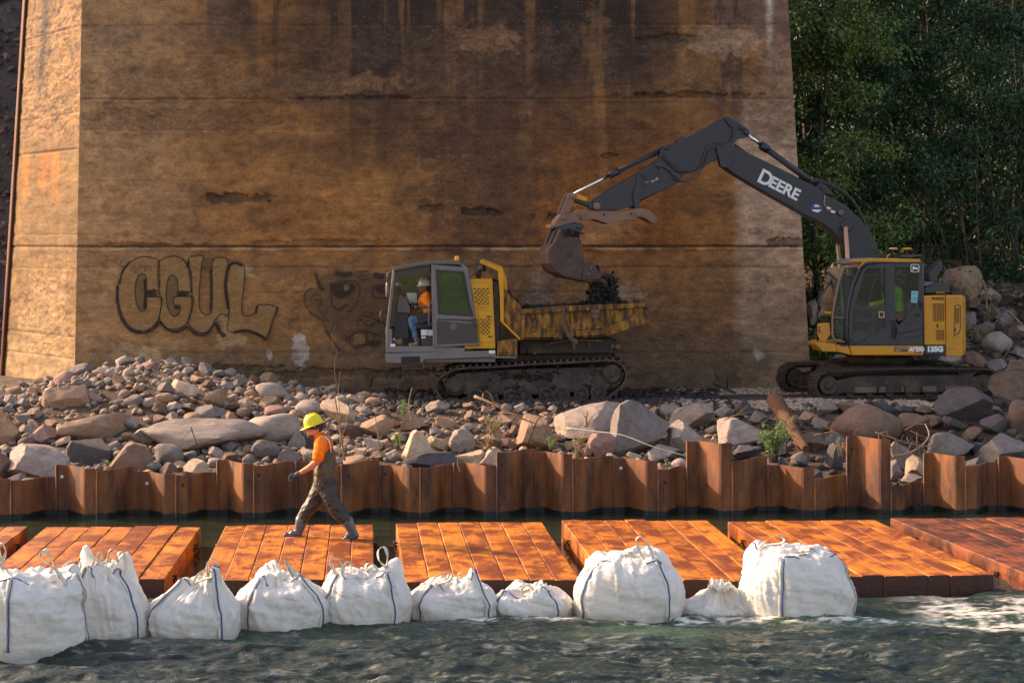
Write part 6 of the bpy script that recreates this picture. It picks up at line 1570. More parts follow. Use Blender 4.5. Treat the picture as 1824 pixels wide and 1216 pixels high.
# px, py, half width, half height, tilt, kind, colour, short name (label adds to it)
BLD = [
 (365,777,106,27,5,'slab','light grey','long flat grey slab boulder', 'lying in front of the cobble heap'),
 (486,766,46,25,4,'round','light grey','rounded boulder', 'at the right end of the long slab'),
 (172,766,62,23,6,'block','tan','broad tan boulder', 'left of the long slab'),
 (121,716,36,30,38,'angular','tan','leaning tan wedge boulder', 'on the left side of the cobble heap'),
 (163,804,37,28,20,'angular','dark grey','dark angular boulder', 'behind the sheet piles left of centre heap'),
 (64,824,52,33,12,'angular','light grey','big pale angular boulder', 'behind the piles at the far left'),
 (12,766,26,31,8,'block','tan','tan boulder', 'cut by the left edge of the picture'),
 (3,833,16,24,0,'angular','brown','brown rock', 'low in the left corner behind the piles'),
 (232,816,46,24,10,'angular','brown','brown-grey boulder', 'under the left end of the long slab'),
 (333,700,30,22,-42,'block','cream','tilted cream block', 'near the top of the cobble heap'),
 (259,664,22,16,10,'round','pinkish','smooth pink boulder', 'on the very top of the heap'),
 (117,678,20,15,-10,'round','pinkish','pinkish round boulder', 'on the left shoulder of the heap'),
 (144,662,19,12,5,'angular','grey','grey rock', 'at the left top of the heap against the pier'),
 (195,697,19,13,0,'round','cream','cream rounded rock', 'in the middle of the left heap'),
 (146,725,16,14,0,'round','tan','round buff stone', 'just right of the leaning wedge'),
 (206,736,15,11,0,'round','orange','orange-brown round stone', 'in the cobble heap'),
 (173,737,17,8,4,'round','grey','flat oval grey stone', 'beside the orange-brown stone'),
 (250,733,30,11,-4,'slab','grey','flat grey stone', 'above the long slab'),
 (376,738,28,15,6,'angular','grey','squarish grey rock', 'resting on the long slab'),
 (80,777,22,17,-15,'angular','pinkish','pinkish brown rock', 'left of the broad tan boulder'),
 (15,730,19,11,0,'angular','grey','grey rock', 'at the left edge above the tan boulder'),
 (272,690,10,12,0,'angular','greenish grey','greenish grey stone', 'standing on end in the heap'),
 (472,801,23,14,-8,'angular','grey','grey rock', 'below the rounded boulder left of the worker'),
 (517,814,21,12,0,'block','grey','low grey block', 'behind the walking worker\'s hand'),
 (485,698,28,14,-12,'round','light grey','pale sloping rock', 'on the right shoulder of the heap'),
 (478,717,19,12,18,'angular','tan','tan rock', 'leaning on the right slope of the heap'),
 (489,733,20,10,0,'round','pinkish','pinkish stone', 'above the rounded boulder'),
 (550,728,22,13,0,'round','light grey','pale stone', 'just behind the yellow helmet'),
 (606,738,36,17,-30,'block','cream','large cream block', 'right of the yellow helmet'),
 (384,806,14,10,0,'angular','light grey','small pale rock', 'under the long slab'),
 (413,795,14,12,30,'angular','grey','small pointed grey rock', 'under the right part of the long slab'),
 (300,664,14,8,-32,'slab','orange','thin orange flake of stone', 'on top of the heap'),
 (740,798,27,27,12,'angular','cream','beige angular boulder', 'behind the piles below the truck'),
 (766,822,46,15,2,'slab','dark grey','long dark flat rock', 'lying right behind the pile tops'),
 (822,788,20,20,-6,'angular','light grey','pointed pale rock', 'behind the piles under the truck track'),
 (737,753,21,16,0,'block','tan','squarish tan rock', 'in front of the truck cab'),
 (673,763,25,19,15,'angular','tan','tan rock', 'right of the worker\'s back'),
 (664,790,19,11,-25,'block','light grey','oblong pale block', 'tilted right of the worker'),
 (700,812,13,11,0,'angular','light grey','small light block', 'behind the piles right of the worker'),
 (780,793,18,13,-10,'angular','cream','cream rock', 'between the beige boulder and the pointed rock'),
 (795,753,16,14,20,'angular','tan','tan rock', 'below the front of the truck track'),
 (904,791,16,10,0,'angular','reddish','reddish rock', 'above the tall centre piles'),
 (958,776,34,29,-24,'angular','tan','earthy tan boulder', 'half covered with roots below the truck'),
 (838,816,27,13,0,'block','cream','low cream rock', 'at the pile tops below the truck'),
 (874,816,22,17,0,'angular','cream','cream rock', 'beside the tall pile step'),
 (1045,752,52,34,-8,'block','light grey','large pale pinkish boulder', 'below the rear of the truck track'),
 (1072,794,26,19,0,'angular','pinkish','pinkish grey rock', 'behind the yellow weeds'),
 (1134,767,49,44,6,'block','grey','biggest grey boulder', 'in the middle of the bank'),
 (1195,736,20,13,-12,'angular','grey','grey rock', 'wedged right of the biggest boulder'),
 (1178,808,30,15,6,'angular','grey','low grey rock', 'crossed by the white cable'),
 (928,728,13,9,0,'angular','grey','grey stone', 'just in front of the truck rollers'),
 (902,728,10,8,0,'round','grey','small round grey stone', 'in front of the truck rollers'),
 (1232,743,38,22,18,'block','light grey','pale sloping boulder', 'below the excavator boom'),
 (1219,780,29,28,0,'angular','light grey','pale rounded boulder', 'left of the tall lone pile'),
 (1316,771,43,26,10,'block','light grey','pale grey boulder', 'left of the green bush'),
 (1439,744,15,11,0,'angular','tan','small tan rock', 'below the excavator\'s near track'),
 (1542,760,60,34,0,'round','brown','wide earth-covered boulder', 'below the excavator'),
 (1624,764,34,24,0,'angular','brown','dark brown boulder', 'behind the dead branches'),
 (1716,727,48,29,0,'block','dark grey','large dark boulder', 'right in front of the excavator track'),
 (1689,794,38,23,4,'block','grey','grey boulder', 'behind the piles near the right end'),
 (1771,760,22,18,10,'angular','dark grey','dark rock', 'left of the spare bucket'),
 (1790,802,46,26,0,'angular','grey','veined grey boulder', 'in the right corner behind the piles'),
 (1815,748,22,31,0,'round','brown','brown boulder', 'under the spare bucket at the right edge'),
 (1696,757,19,14,0,'angular','dark grey','dark rock', 'under the large dark boulder'),
 (1608,812,21,26,10,'angular','grey','upright grey rock', 'behind the low pile right of the tallest pile'),
 (1634,832,20,19,0,'angular','cream','beige rock', 'in the notch of the low pile'),
 (1594,838,11,17,0,'angular','light grey','pale upright rock', 'against the tallest pile'),
 (1623,853,17,9,0,'angular','light grey','low pale rock', 'in the notch of the low pile'),
 (1487,815,22,23,14,'angular','dark grey','dark rock', 'left of the tallest pile'),
 (1330,808,23,13,0,'angular','dark grey','dark low rock', 'left of the green bush'),
 (1212,826,15,9,0,'round','light grey','small pale stone', 'at the foot of the tall lone pile'),
 (1440,790,26,17,0,'angular','brown','brown rock', 'right of the green bush'),
 (1560,806,20,14,0,'angular','dark grey','dark rock', 'behind the tallest pile'),
 (1745,830,20,14,0,'angular','dark grey','dark low rock', 'between the two right end boulders'),
]
ANCH = []
for px, py, hw, hh, tl, kd, colr, short, where in BLD:
    D = Drow(py + hh * .72) + hw * .25 * 36 / F; s_ = D / F
    p = P(px, py, D)
    hw, hh = hw * 1.08, hh * 1.12
    half = (hw * s_ * 1.04, (hw * s_ + hh * s_) * .5 * 1.0 if hw > hh * 2.2 else hw * s_ * .95, hh * s_ * 1.08)
    rock('boulder' if hw > 24 else 'rock', kd, p, half, colr, tl, label=f'{short} {where}', group='rocks on the bank above the sheet piles')
    if hw > 13: ANCH.append((p, short, px, py))
for px, py, hw, hh, tl, kd, colr, D, lab in [
    (1714,506,38,31,0,'block','tan',48.0,'big tan boulder standing behind the excavator engine hood'),
    (1784,460,40,24,0,'angular','dark grey',56.0,'big dark shaded boulder under the trees at the right edge'),
    (1762,488,18,12,0,'angular','grey',51.0,'grey flat rock just right of the big tan boulder'),
    (1820,480,30,22,20,'angular','dark grey',55.0,'dark leaning rock at the top of the right slope'),
    (1450,556,12,22,0,'angular','light grey',44.6,'pale rock between the pier corner and the excavator catwalk'),
    (1466,538,14,22,10,'angular','grey',46.0,'grey rock behind the excavator handrail'),
    (1456,600,12,16,0,'angular','pinkish',43.9,'pinkish rock low beside the pier corner'),
    (1500,640,24,8,0,'angular','light grey',44.6,'pale flat rock seen between excavator deck and tracks')]:
    s_ = D / F; p = P(px, py, D); rock('boulder' if hw > 24 else 'rock', kd, p, (hw * s_, hw * s_ * .9, hh * s_ * 1.05), colr, tl, label=lab, group='rocks on the slope behind the excavator')
ANCH2 = [(P(1714, 506, 48), 'big tan boulder', 1714, 506), (P(1784, 460, 56), 'big dark shaded boulder', 1784, 460), (None, 'grey flat rock under the trees', 1762, 488), (None, 'dark leaning rock', 1820, 480), (None, 'excavator counterweight', 1700, 560), (None, 'spare bucket', 1800, 690)]

placed = [(b[0], b[1], b[2] * .8, b[3] * .8) for b in BLD]
def topx(p): return 912 + F * p[0] / p[1], HY + F * (ZC - p[2]) / p[1]
used_lab = {}
def autolabel(p, r_, kd, colr, px, py, anch, zone):
    size = 'tiny' if r_ < .07 else 'small' if r_ < .10 else 'medium-sized' if r_ < .15 else 'large'
    shp = {'round': 'rounded', 'angular': 'angular', 'block': 'blocky', 'slab': 'flat'}[kd]
    A = sorted(anch, key=lambda a: (a[2] - px) ** 2 + (a[3] - py) ** 2)
    for a in A[:5]:
        dx, dy = px - a[2], py - a[3]
        rel = ('right of' if dx > 0 else 'left of') if abs(dx) > abs(dy) * 1.2 else ('below' if dy > 0 else 'above')
        for ex_ in ('', 'just '):
            if ex_ and a is not A[0]: continue
            lab = f'{size} {shp} {colr} stone {ex_}{rel} the {a[1]}'
            if lab not in used_lab: used_lab[lab] = 1; return lab
    for a, b in ((0, 1), (0, 2), (1, 2), (0, 3), (1, 3)):
        if b < len(A):
            lab = f'{size} {colr} stone between the {A[a][1]} and the {A[b][1]}'
            if lab not in used_lab and len(lab.split()) <= 16: used_lab[lab] = 1; return lab
    return f'{size} {shp} {colr} stone {zone}'
def scatter(n, xr_, yr_, rr_, kinds, cols, anch, zone, group, seed, minpx=4.5, name='cobble', flat=(.55, .95), cond=None):
    g_ = random.Random(seed); cnt = 0; tries = 0
    while cnt < n and tries < n * 260:
        tries += 1
        x = g_.uniform(*xr_); y = g_.uniform(*yr_)
        if cond and not cond(x, y): continue
        r_ = rr_[0] + (rr_[1] - rr_[0]) * g_.random() ** 1.9
        if tries < n * 40: r_ = max(r_, rr_[0] + (rr_[1] - rr_[0]) * .35)
        z = gz(x, y) + r_ * .5
        px, py = topx((x, y, z)); rp = r_ * F / y
        if px < -20 or px > 1840: continue
        if any(abs(px - a) < (rp * .75 + c) and abs(py - b) < (rp * .6 + d) and ((px - a) / (rp * .85 + c)) ** 2 + ((py - b) / (rp * .7 + d)) ** 2 < 1 for a, b, c, d in placed): continue
        placed.append((px, py, rp * .85, rp * .6))
        kd = g_.choice(kinds); colr = g_.choice(cols); fl_ = g_.uniform(*flat)
        rock(name, kd, (x, y, z), (r_ * g_.uniform(.95, 1.25), r_ * g_.uniform(.8, 1.1), r_ * fl_), colr, g_.uniform(-22, 22), g_.uniform(-50, 50),
             autolabel((x, y, z), r_, kd, colr, px, py, anch, zone), 'stone', group)
        cnt += 1
    return cnt
heapc = ['grey', 'tan', 'pinkish', 'cream', 'brown', 'light grey', 'grey', 'tan', 'light grey', 'grey']
heap_ok = lambda x, y: y < 42.4 and (y < 40.2 or -9.6 < x < -3.6)
scatter(178, (-10.2, -2.6), (33.3, 42.3), (.07, .25), ['round', 'round', 'angular', 'angular', 'block'], heapc, ANCH, 'in the cobble heap against the pier', 'river cobbles in the heap by the pier', 11, cond=heap_ok)
scatter(84, (-2.7, 3.6), (33.2, 38.4), (.06, .22), ['angular', 'angular', 'block'], ['tan', 'cream', 'light grey', 'brown', 'reddish', 'tan'], ANCH, 'on the bank below the truck', 'broken stones on the bank below the truck', 12, name='stone')
scatter(40, (3.4, 9.8), (33.2, 38.2), (.09, .34), ['angular', 'block'], ['dark grey', 'brown', 'grey'], ANCH, 'on the dark bank below the excavator', 'stones on the bank below the excavator', 13, name='stone')
scatter(42, (8.3, 14.2), (44.0, 55.0), (.13, .42), ['angular', 'block', 'angular', 'round'], ['grey', 'dark grey', 'grey', 'light grey', 'brown'], ANCH2, 'on the slope behind the excavator', 'riprap on the slope behind the excavator', 14, name='riprap_stone')

def rubble(name, n, pf, rf, mat, label, cat, seed, sub=1, kinds=('angular',)):
    rr = np.random.default_rng(seed); bases = []
    for k in range(8):
        V, Fc = rock_shape(kinds[k % len(kinds)], seed * 10 + k, sub); bases.append((V, Fc))
    Vs, Fs = [], []; o = 0
    for _ in range(n):
        p = pf(rr)
        if p is None: continue
        V, Fc = bases[rr.integers(8)]; r_ = rf(rr); sc = r_ * np.array([rr.uniform(.8, 1.3), rr.uniform(.8, 1.2), rr.uniform(.5, .9)])
        a = rr.uniform(0, 6.28); c, s_ = math.cos(a), math.sin(a); Rm = np.array([[c, -s_, 0], [s_, c, 0], [0, 0, 1]])
        t2 = rr.uniform(-.5, .5); c2, s2 = math.cos(t2), math.sin(t2); R2 = np.array([[c2, 0, s2], [0, 1, 0], [-s2, 0, c2]])
        Vs.append((V * sc) @ Rm.T @ R2.T + np.array(p) + np.array([0, 0, r_ * .2])); Fs.append(Fc + o); o += len(V)
    me = mesh_np(name, np.concatenate(Vs), np.concatenate(Fs), [mat], False)
    return tag(link(name, me), label, cat, kind='stuff')
def pf_bank(xr_, yr_, cond=None):
    def f(rr):
        x = rr.uniform(*xr_); y = rr.uniform(*yr_)
        if cond and not cond(x, y): return None
        return (x, y, gz(x, y))
    return f
rubble('rubble_fill', 2300, pf_bank((-10.6, -2.4), (33.2, 42.3), lambda x, y: y < 41 or (-10 < x < -3.4)), lambda r: .025 + .075 * r.random() ** 1.6, M['rubble'], 'small stones filling the gaps of the cobble heap', 'gravel', 21, 2, ('round', 'angular'))
rubble('broken_stone', 500, pf_bank((-10.2, -2.6), (33.2, 41), lambda x, y: y < 40 or x < -4), lambda r: .03 + .07 * r.random() ** 2, M['rubble'], 'angular broken stone mixed into the cobble heap', 'gravel', 29, 1)
rubble('stone_rubble', 1900, pf_bank((-3, 4.4), (33.2, 38.9)), lambda r: .016 + .06 * r.random() ** 2, M['rubble'], 'small broken stones on the bank below the truck', 'gravel', 22)
M['rubble_dk'] = m_rubble('dark_rubble', [(0, lin(50, 42, 38)), (0.5, lin(84, 70, 60)), (1, lin(112, 94, 80))])
rubble('dark_rubble', 2300, pf_bank((3.6, 14.5), (33.2, 38.9)), lambda r: .02 + .08 * r.random() ** 2, M['rubble_dk'], 'small dark stones and soil on the bank below the excavator', 'gravel', 23)
rubble('pale_gravel', 5200, pf_bank((3.0, 7.9), (38.3, 39.7), lambda x, y: y > 38.5 + .35 * math.sin(x * 2.1)), lambda r: r.uniform(.016, .055), M['gravel'], 'pale gravel strip under the excavator tracks', 'gravel', 24)
rubble('pier_gravel', 1500, pf_bank((3.0, 6.6), (41.6, 42.9)), lambda r: r.uniform(.016, .05), M['gravel'], 'pale gravel against the pier foot by the excavator', 'gravel', 25)
rubble('slope_rubble', 1500, pf_bank((7.8, 15.2), (43.4, 56)), lambda r: r.uniform(.04, .16), M['rubble_dk'], 'dark broken stone between the riprap behind the excavator', 'gravel', 26)
rubble('mud_ruts', 2200, pf_bank((-2.6, 4.2), (38.3, 42.6)), lambda r: r.uniform(.02, .09), M['mudclod'], 'churned dark mud around the truck tracks', 'mud', 27)
rubble('embankment_stones', 2600, lambda rr: (lambda x, y: (x, y, gz(x, y) + .12))(rr.uniform(-16.5, -10.6), rr.uniform(50.2, 61)), lambda r: .03 + .12 * r.random() ** 3, M['rubble_dk'], 'dark gravel on the slope left of the pier', 'gravel', 28)

# ------------------------------------------------------------------ white bulk bags standing in the river
# px left, px right, waterline row, body shoulder row, top row, yaw, loops, label
BAGS = [
 (-62,152,1171,1062,1022,40,[[(-6,1016),(4,1000),(10,982),(4,968),(-4,975),(2,1000),(6,1018)],[(118,1042),(100,1014),(82,1000),(72,988),(78,979),(88,988),(98,1010),(106,1030)],[(40,1042),(20,1024),(8,1012)]],'biggest white bulk bag at the left edge of the picture, standing lowest in the river'),
 (142,264,1146,1052,1000,8,[[(108,1026),(116,1006),(128,998),(142,999),(143,1012),(130,1018),(112,1024)],[(156,1022),(166,1002),(176,984),(181,988),(172,1008),(160,1026)],[(194,1000),(194,982),(204,979),(210,1000)],[(209,996),(212,984),(221,984),(223,1004),(221,1022)]],'tall peaked white bulk bag, second from the left'),
 (260,424,1140,1068,1026,-4,[[(342,1042),(352,1024),(370,1013),(378,1026),(362,1032),(346,1040)],[(371,1030),(370,1004),(378,994),(386,1004),(392,1034)]],'tent-shaped white bulk bag with two loops, third from the left'),
 (422,588,1126,1054,1018,6,[[(522,1028),(514,1012),(507,1000),(512,1000),(520,1014),(528,1026)]],'white bulk bag with one short upright loop, fourth from the left'),
 (575,726,1120,1050,1016,-6,[[(600,1024),(590,1004),(590,994),(602,996),(610,1008),(610,1020)],[(611,1020),(616,1002),(624,1002),(625,1018)],[(690,1012),(676,998),(674,980),(684,974),(690,988),(689,1010)],[(655,1020),(652,1006),(662,1003),(672,1014),(680,1036)]],'white bulk bag with a ring of four loops, in front of the worker\'s mat'),
 (728,880,1109,1056,1034,4,[[(764,1042),(778,1026),(796,1018),(806,1022),(798,1034),(780,1040)],[(816,1048),(815,1026),(822,1019),(830,1026),(834,1050)]],'low white bulk bag in front of the mat with the worker\'s shadow'),
 (879,1014,1104,1066,1044,-10,[[(932,1062),(930,1048),(940,1042),(952,1052),(960,1074)]],'lowest white bulk bag, half sunk, left of the big round one'),
 (1019,1224,1108,1028,984,-8,[[(1148,996),(1136,974),(1134,960),(1142,956),(1154,968),(1164,994)],[(1106,1002),(1112,988),(1122,982),(1130,990),(1132,1000)]],'big round white bulk bag at centre right with a twisted tall loop'),
 (1202,1356,1101,1086,1042,20,[],'slumped, nearly empty white bag between the two big bags'),
 (1318,1519,1108,1024,974,24,[[(1352,974),(1366,962),(1386,953),(1398,960),(1390,968),(1372,970),(1356,976)],[(1424,984),(1434,975),(1448,977),(1458,992)]],'big square-shouldered white bulk bag, the rightmost, beside the rapid')]
BAGP = []
BSH = [(1.0, 0, [(262,.03),(25,.14),(150,.12)]), (.60, 0, [(150,.20),(28,.18)]), (.46, .22, [(215,.02),(322,.16),(60,.10)]), (.62, -.08, [(110,.16),(330,.03)]), (.88, 0, [(165,.10),(28,.12),(305,.04)]),
       (.72, .05, [(205,.05),(318,.10)]), (.80, 0, [(285,.08),(100,.06)]), (.86, 0, [(65,.10),(150,.04),(300,.03)]), (1, 0, []), (.92, -.03, [(165,.07),(255,.03),(20,.04)])]
def bag(idx, xl_, xr_, wl, sh, tp, yaw, loops, lab):
    D0 = F * (ZC - .10) / (wl - HY)
    if 2 <= idx <= 6: xl_ -= 7; xr_ += 7
    w = (xr_ - xl_) * (D0 + .45) / F / 2; hidden = idx == 1
    if hidden: xl_ -= 34; w = (xr_ - xl_) * (D0 + .45) / F / 2
    Dc = D0 + w * .86; cx = ((xl_ + xr_) / 2 - 912) * Dc / F
    zs = ZC - (sh - HY) * (D0 + w * .25) / F; zt = ZC - (tp - HY) * Dc / F
    yw = R(yaw); rr = np.random.default_rng(500 + idx)
    slump = idx == 8
    nt, na = 92, 176
    T = np.linspace(0, 1, nt)[:, None]; A_ = np.linspace(0, 2 * np.pi, na, endpoint=False)[None, :]
    p_ = 3.0 if idx in (0, 7, 9) else 2.7
    ang = A_ - yw
    se = (np.abs(np.cos(ang)) ** p_ + np.abs(np.sin(ang)) ** p_) ** (-1 / p_)
    se = se / (.5 * (1 + 2 ** (.5 - 1 / p_)) * 1.0 + .02)
    cornr = np.abs(np.sin(2 * ang)) ** 5                    # 1 at the four corners
    # profile
    tb = np.array([0, .42, .56, .66, .76, .86, .94, 1.0])
    if slump: rb = np.array([1.0, 1.0, .93, .74, .52, .30, .14, .01]); zb = np.array([-.5, .02, .08, .14, .20, .26, .32, .34]) + .08
    else:
        H_ = zs; G = zt - zs
        rb = np.array([.97, 1.0, .955, .86, .70, .48, .24, .01]); zb = np.array([-.5, H_ * .62, H_ * .98, H_ + G * .42, H_ + G * .72, H_ + G * .86, H_ + G * .93, H_ + G * .80])
    rad = np.interp(T, tb, rb); zz_ = np.interp(T, tb, zb) + 0 * A_
    # smooth the profile a little
    k_ = np.ones(7) / 7; sm = lambda a: np.convolve(np.pad(a[:, 0], 3, 'edge'), k_, 'valid')[:, None]
    rad = sm(rad); zc_ = sm(zz_[:, :1]); zz_ = zc_ + 0 * A_
    top = sstep(.5, .72, T)
    lift = np.exp(-((T - .74) / .13) ** 2)
    tpr, shf, pks = BSH[idx]
    x_ = np.cos(A_) * rad * se * w; y_ = np.sin(A_) * rad * se * w * (.86 if not slump else .8)
    tap = 1 - (1 - tpr) * sstep(.40, .74, T)
    x_ = x_ * tap + shf * w * sstep(.40, .8, T); y_ = y_ * (.5 + .5 * tap)
    for pa_, ph_ in pks:
        da = np.angle(np.exp(1j * (A_ - R(pa_)))); zz_ = zz_ + lift * ph_ * 1.25 * np.exp(-(da / .42) ** 2); x_ = x_ + lift * np.exp(-(da / .34) ** 2) * math.cos(R(pa_)) * .05
    zz_ = zz_ + lift * cornr * (0 if slump else .03) - top * (1 - cornr) * (.03 if idx in (0, 7, 9) else .06) * np.exp(-((T - .72) / .16) ** 2)
    if slump: x_ = x_ + .10 * top * w
    # cloth creases: sharp ridges that gather towards the corners, sagging folds on the sides
    u = A_ * w * 1.0 + 0 * T; v = zz_
    U1 = np.cos(A_) * 2.2; U2 = np.sin(A_) * 2.2
    def ridge(fx, fz, sd): return 1 - np.abs(2 * fbm(U1 * fx + v * fz + sd * 3.7, U2 * fx - v * fz * .6 + sd * 1.9, 4, 700 + idx * 10 + sd, .55) - 1) * 2
    r1 = ridge(1.0, 2.4, 1); r2 = ridge(2.3, 5.0, 2); r3 = ridge(.7, 9.0, 3)
    amp_top = .065 if not slump else .09
    mid_ = np.exp(-((T - .46) / .14) ** 2)
    disp = top * ((r1 - .5) * amp_top + (r2 - .5) * .03) + (1 - top) * ((r3 - .5) * .014 + (r1 - .5) * .026) + mid_ * (r2 - .5) * .014
    disp = disp + mid_ * np.clip(ridge(1.6, 1.0, 4) - .35, 0, 1) * .05
    # diagonal pulls from each corner seam
    pull = np.sin((ang * 4 / 1.0 + zz_ * 16)) * np.exp(-((T - .5) / .16) ** 2) * .008
    disp = disp + pull
    x_ = x_ + np.cos(A_) * disp; y_ = y_ + np.sin(A_) * disp
    zz_ = zz_ + top * (fbm(x_ * 5 + 9, y_ * 5 + idx, 4, 900 + idx) - .5) * (.16 if not slump else .14) * sstep(1.02, .9, T + 0 * A_)
    # seams bite in slightly
    x_ = x_ - np.cos(A_) * cornr * .012 * (1 - top); y_ = y_ - np.sin(A_) * cornr * .012 * (1 - top)
    V = np.stack([x_, y_, zz_], -1)
    i = np.arange(nt * na).reshape(nt, na); j = np.roll(i, -1, 1)
    Fq = np.stack([i[:-1], j[:-1], j[1:], i[1:]], -1).reshape(-1, 4)
    root = empty('bulk_bag', (cx, Dc, 0), 0, lab, 'bulk bag', 'white bulk bags in the river')
    link('fabric_body', mesh_np('fabric_body', V.reshape(-1, 3), Fq, [M['bag']], True), root)
    # corner seams: cream webbing with a blue line
    for c_ in range(4):
        a = (math.pi / 4 + c_ * math.pi / 2 + yw) % (2 * math.pi); ia = int(round(a / (2 * math.pi) * na)) % na
        if math.sin(a) > .55 or slump: continue
        rows = list(range(int(nt * .30), int(nt * .74), 3))
        od = Vector((math.cos(a), math.sin(a), 0)); sdv = Vector((-math.sin(a), math.cos(a), 0))
        q = [Vector(V[r_, ia]) + od * .010 for r_ in rows]
        mb = MB(); mb.strap([p - sdv * .022 for p in q], .034, .006, tuple(sdv)); mb.build('webbing_strap', M['strap'], root)
        mb = MB(); mb.strap([p + sdv * .008 + od * .003 for p in q], .015, .007, tuple(sdv)); mb.build('blue_seam', M['blue'], root)
    # blue hem line along the top edge of a front panel
    if not slump:
        mb = MB(); a0 = math.pi / 4 + yw + math.pi; r_ = int(nt * .74)
        for c_ in range(3):
            a0 = math.pi / 4 + c_ * math.pi / 2 + yw + math.pi / 2
            for sgn, ext in ((1, .36), (-1, .28)):
                idx_ = [int(round(((a0 + sgn * t_) % (2 * math.pi)) / (2 * math.pi) * na)) % na for t_ in np.linspace(.02, ext, 7)]
                if math.sin(a0 + sgn * .2) > .2: continue
                mb = MB(); mb.strap([Vector(V[r_, k]) * 1.0 + Vector((math.cos(k / na * 6.283), math.sin(k / na * 6.283), 0)) * .008 for k in idx_], .012, .006, (0, 0, 1)); mb.build('blue_hem', M['blue'], root)
    # crumpled liner mouth on top
    n2, m2 = 40, 12; vs2 = []
    hgt = .10 if not slump else .16; ctr = Vector((0.02 + shf * w, 0, float(V[int(nt * .97), 0, 2]))) if not slump else Vector((.02, -.1, float(V[int(nt*.92), 0, 2]) - .05))
    for r_ in range(m2 + 1):
        tt = r_ / m2
        for k in range(n2):
            th = 2 * math.pi * k / n2
            fl_ = .5 + .5 * mnoise.noise((math.cos(th) * 2.5 + idx * 5, math.sin(th) * 2.5, tt * 1.6))
            rd = w * tpr * (.20 + .36 * tt * (0.5 + fl_)) * (1 if not slump else .5); zf = hgt * (1.15 * math.sin(min(1, tt * 1.35) * math.pi * .62)) * (.4 + fl_) - .10 * tt
            vs2.append(ctr + Vector((rd * math.cos(th), rd * math.sin(th) * .8, zf - .02 + .04 * mnoise.noise((th * 2, tt * 5, idx)))))
    cidx = len(vs2); vs2.append(ctr + Vector((0, 0, -.04)))
    fs2 = [(r_ * n2 + k, r_ * n2 + (k + 1) % n2, (r_ + 1) * n2 + (k + 1) % n2, (r_ + 1) * n2 + k) for r_ in range(m2) for k in range(n2)] + [(cidx, (k + 1) % n2, k) for k in range(n2)]
    mb = MB(); mb.add(vs2, fs2, True); mb.build('liner_mouth', M['bagin'], root)
    for li, L in enumerate(loops):
        q = crv(L, 5); dd = Dc - w * (.55 if li % 2 == 0 else .30)
        n_ = len(q); pts = []
        for k, p in enumerate(q):
            pts.append(P(p[0], p[1], dd + .05 * math.sin(k / n_ * 3.1)) - Vector((cx, Dc, 0)))
        mb = MB(); mb.strap(pts, .062, .010, [Vector((.35 * math.sin(k * .35 + li), 1, .25 * math.cos(k * .3))) for k in range(n_)]); mb.build('lifting_loop', M['strap'], root)
    BAGP.append((cx, Dc, w))
for i_, b in enumerate(BAGS): bag(i_, *b)

# ------------------------------------------------------------------ people
def helmet(name, c, r, h, tilt, mat, parent, brim=.045, full=True, face=-1):
    """hard hat: dome with a ridge and a brim; faces -x"""
    mb = MB(); n = 26; prof = [(.01, h), (r * .45, h * .96), (r * .78, h * .76), (r * .95, h * .42), (r, .012), (r + .004, 0)]
    mb.lathe(prof, (0, 0, 0), n, 'z', 1.12, .92)
    vs_ = []; fs = []
    for ring_ in range(3):
        for k in range(n):
            th = 2 * math.pi * k / n; fr = max(0, -math.cos(th)) if face < 0 else max(0, math.cos(th))
            e_ = (brim * (.55 if full else .1) + brim * .75 * fr ** 1.5) * (ring_ / 2)
            vs_.append(((r + e_) * 1.12 * math.cos(th), (r + e_) * .92 * math.sin(th), -.012 * (ring_ / 2) - (0.004 if ring_ == 2 else 0)))
    vs_ += [(x, y, z - .006) for x, y, z in vs_]
    for s_ in (0, 3):
        for ring_ in range(2):
            for k in range(n): k2 = (k + 1) % n; a = (ring_ + s_) * n; fs.append((a + k, a + k2, a + n + k2, a + n + k))
    for k in range(n): k2 = (k + 1) % n; fs.append((2 * n + k, 2 * n + k2, 5 * n + k2, 5 * n + k))
    mb.add(vs_, fs, True)
    mb.tube([(r * 1.0, 0, h * .52), (r * .5, 0, h * .99), (0, 0, h * 1.05), (-r * .5, 0, h * .99), (-r * 1.0, 0, h * .52)], .010, 6)
    o = mb.build(name, mat, parent); o.location = c; o.rotation_euler = (0, R(tilt), 0); return o
WD = 27.9
wk = empty('person', P(575, 957, WD), 0, 'walking worker in yellow hard hat, orange shirt and dark chest waders crossing the mats', 'person')
wk.location.z = .28
w0 = wk.location.copy()
def w(x, y, dv=0.0): return P(460 + x / 4.0536, 700 + y / 4.0536, WD + dv) - w0
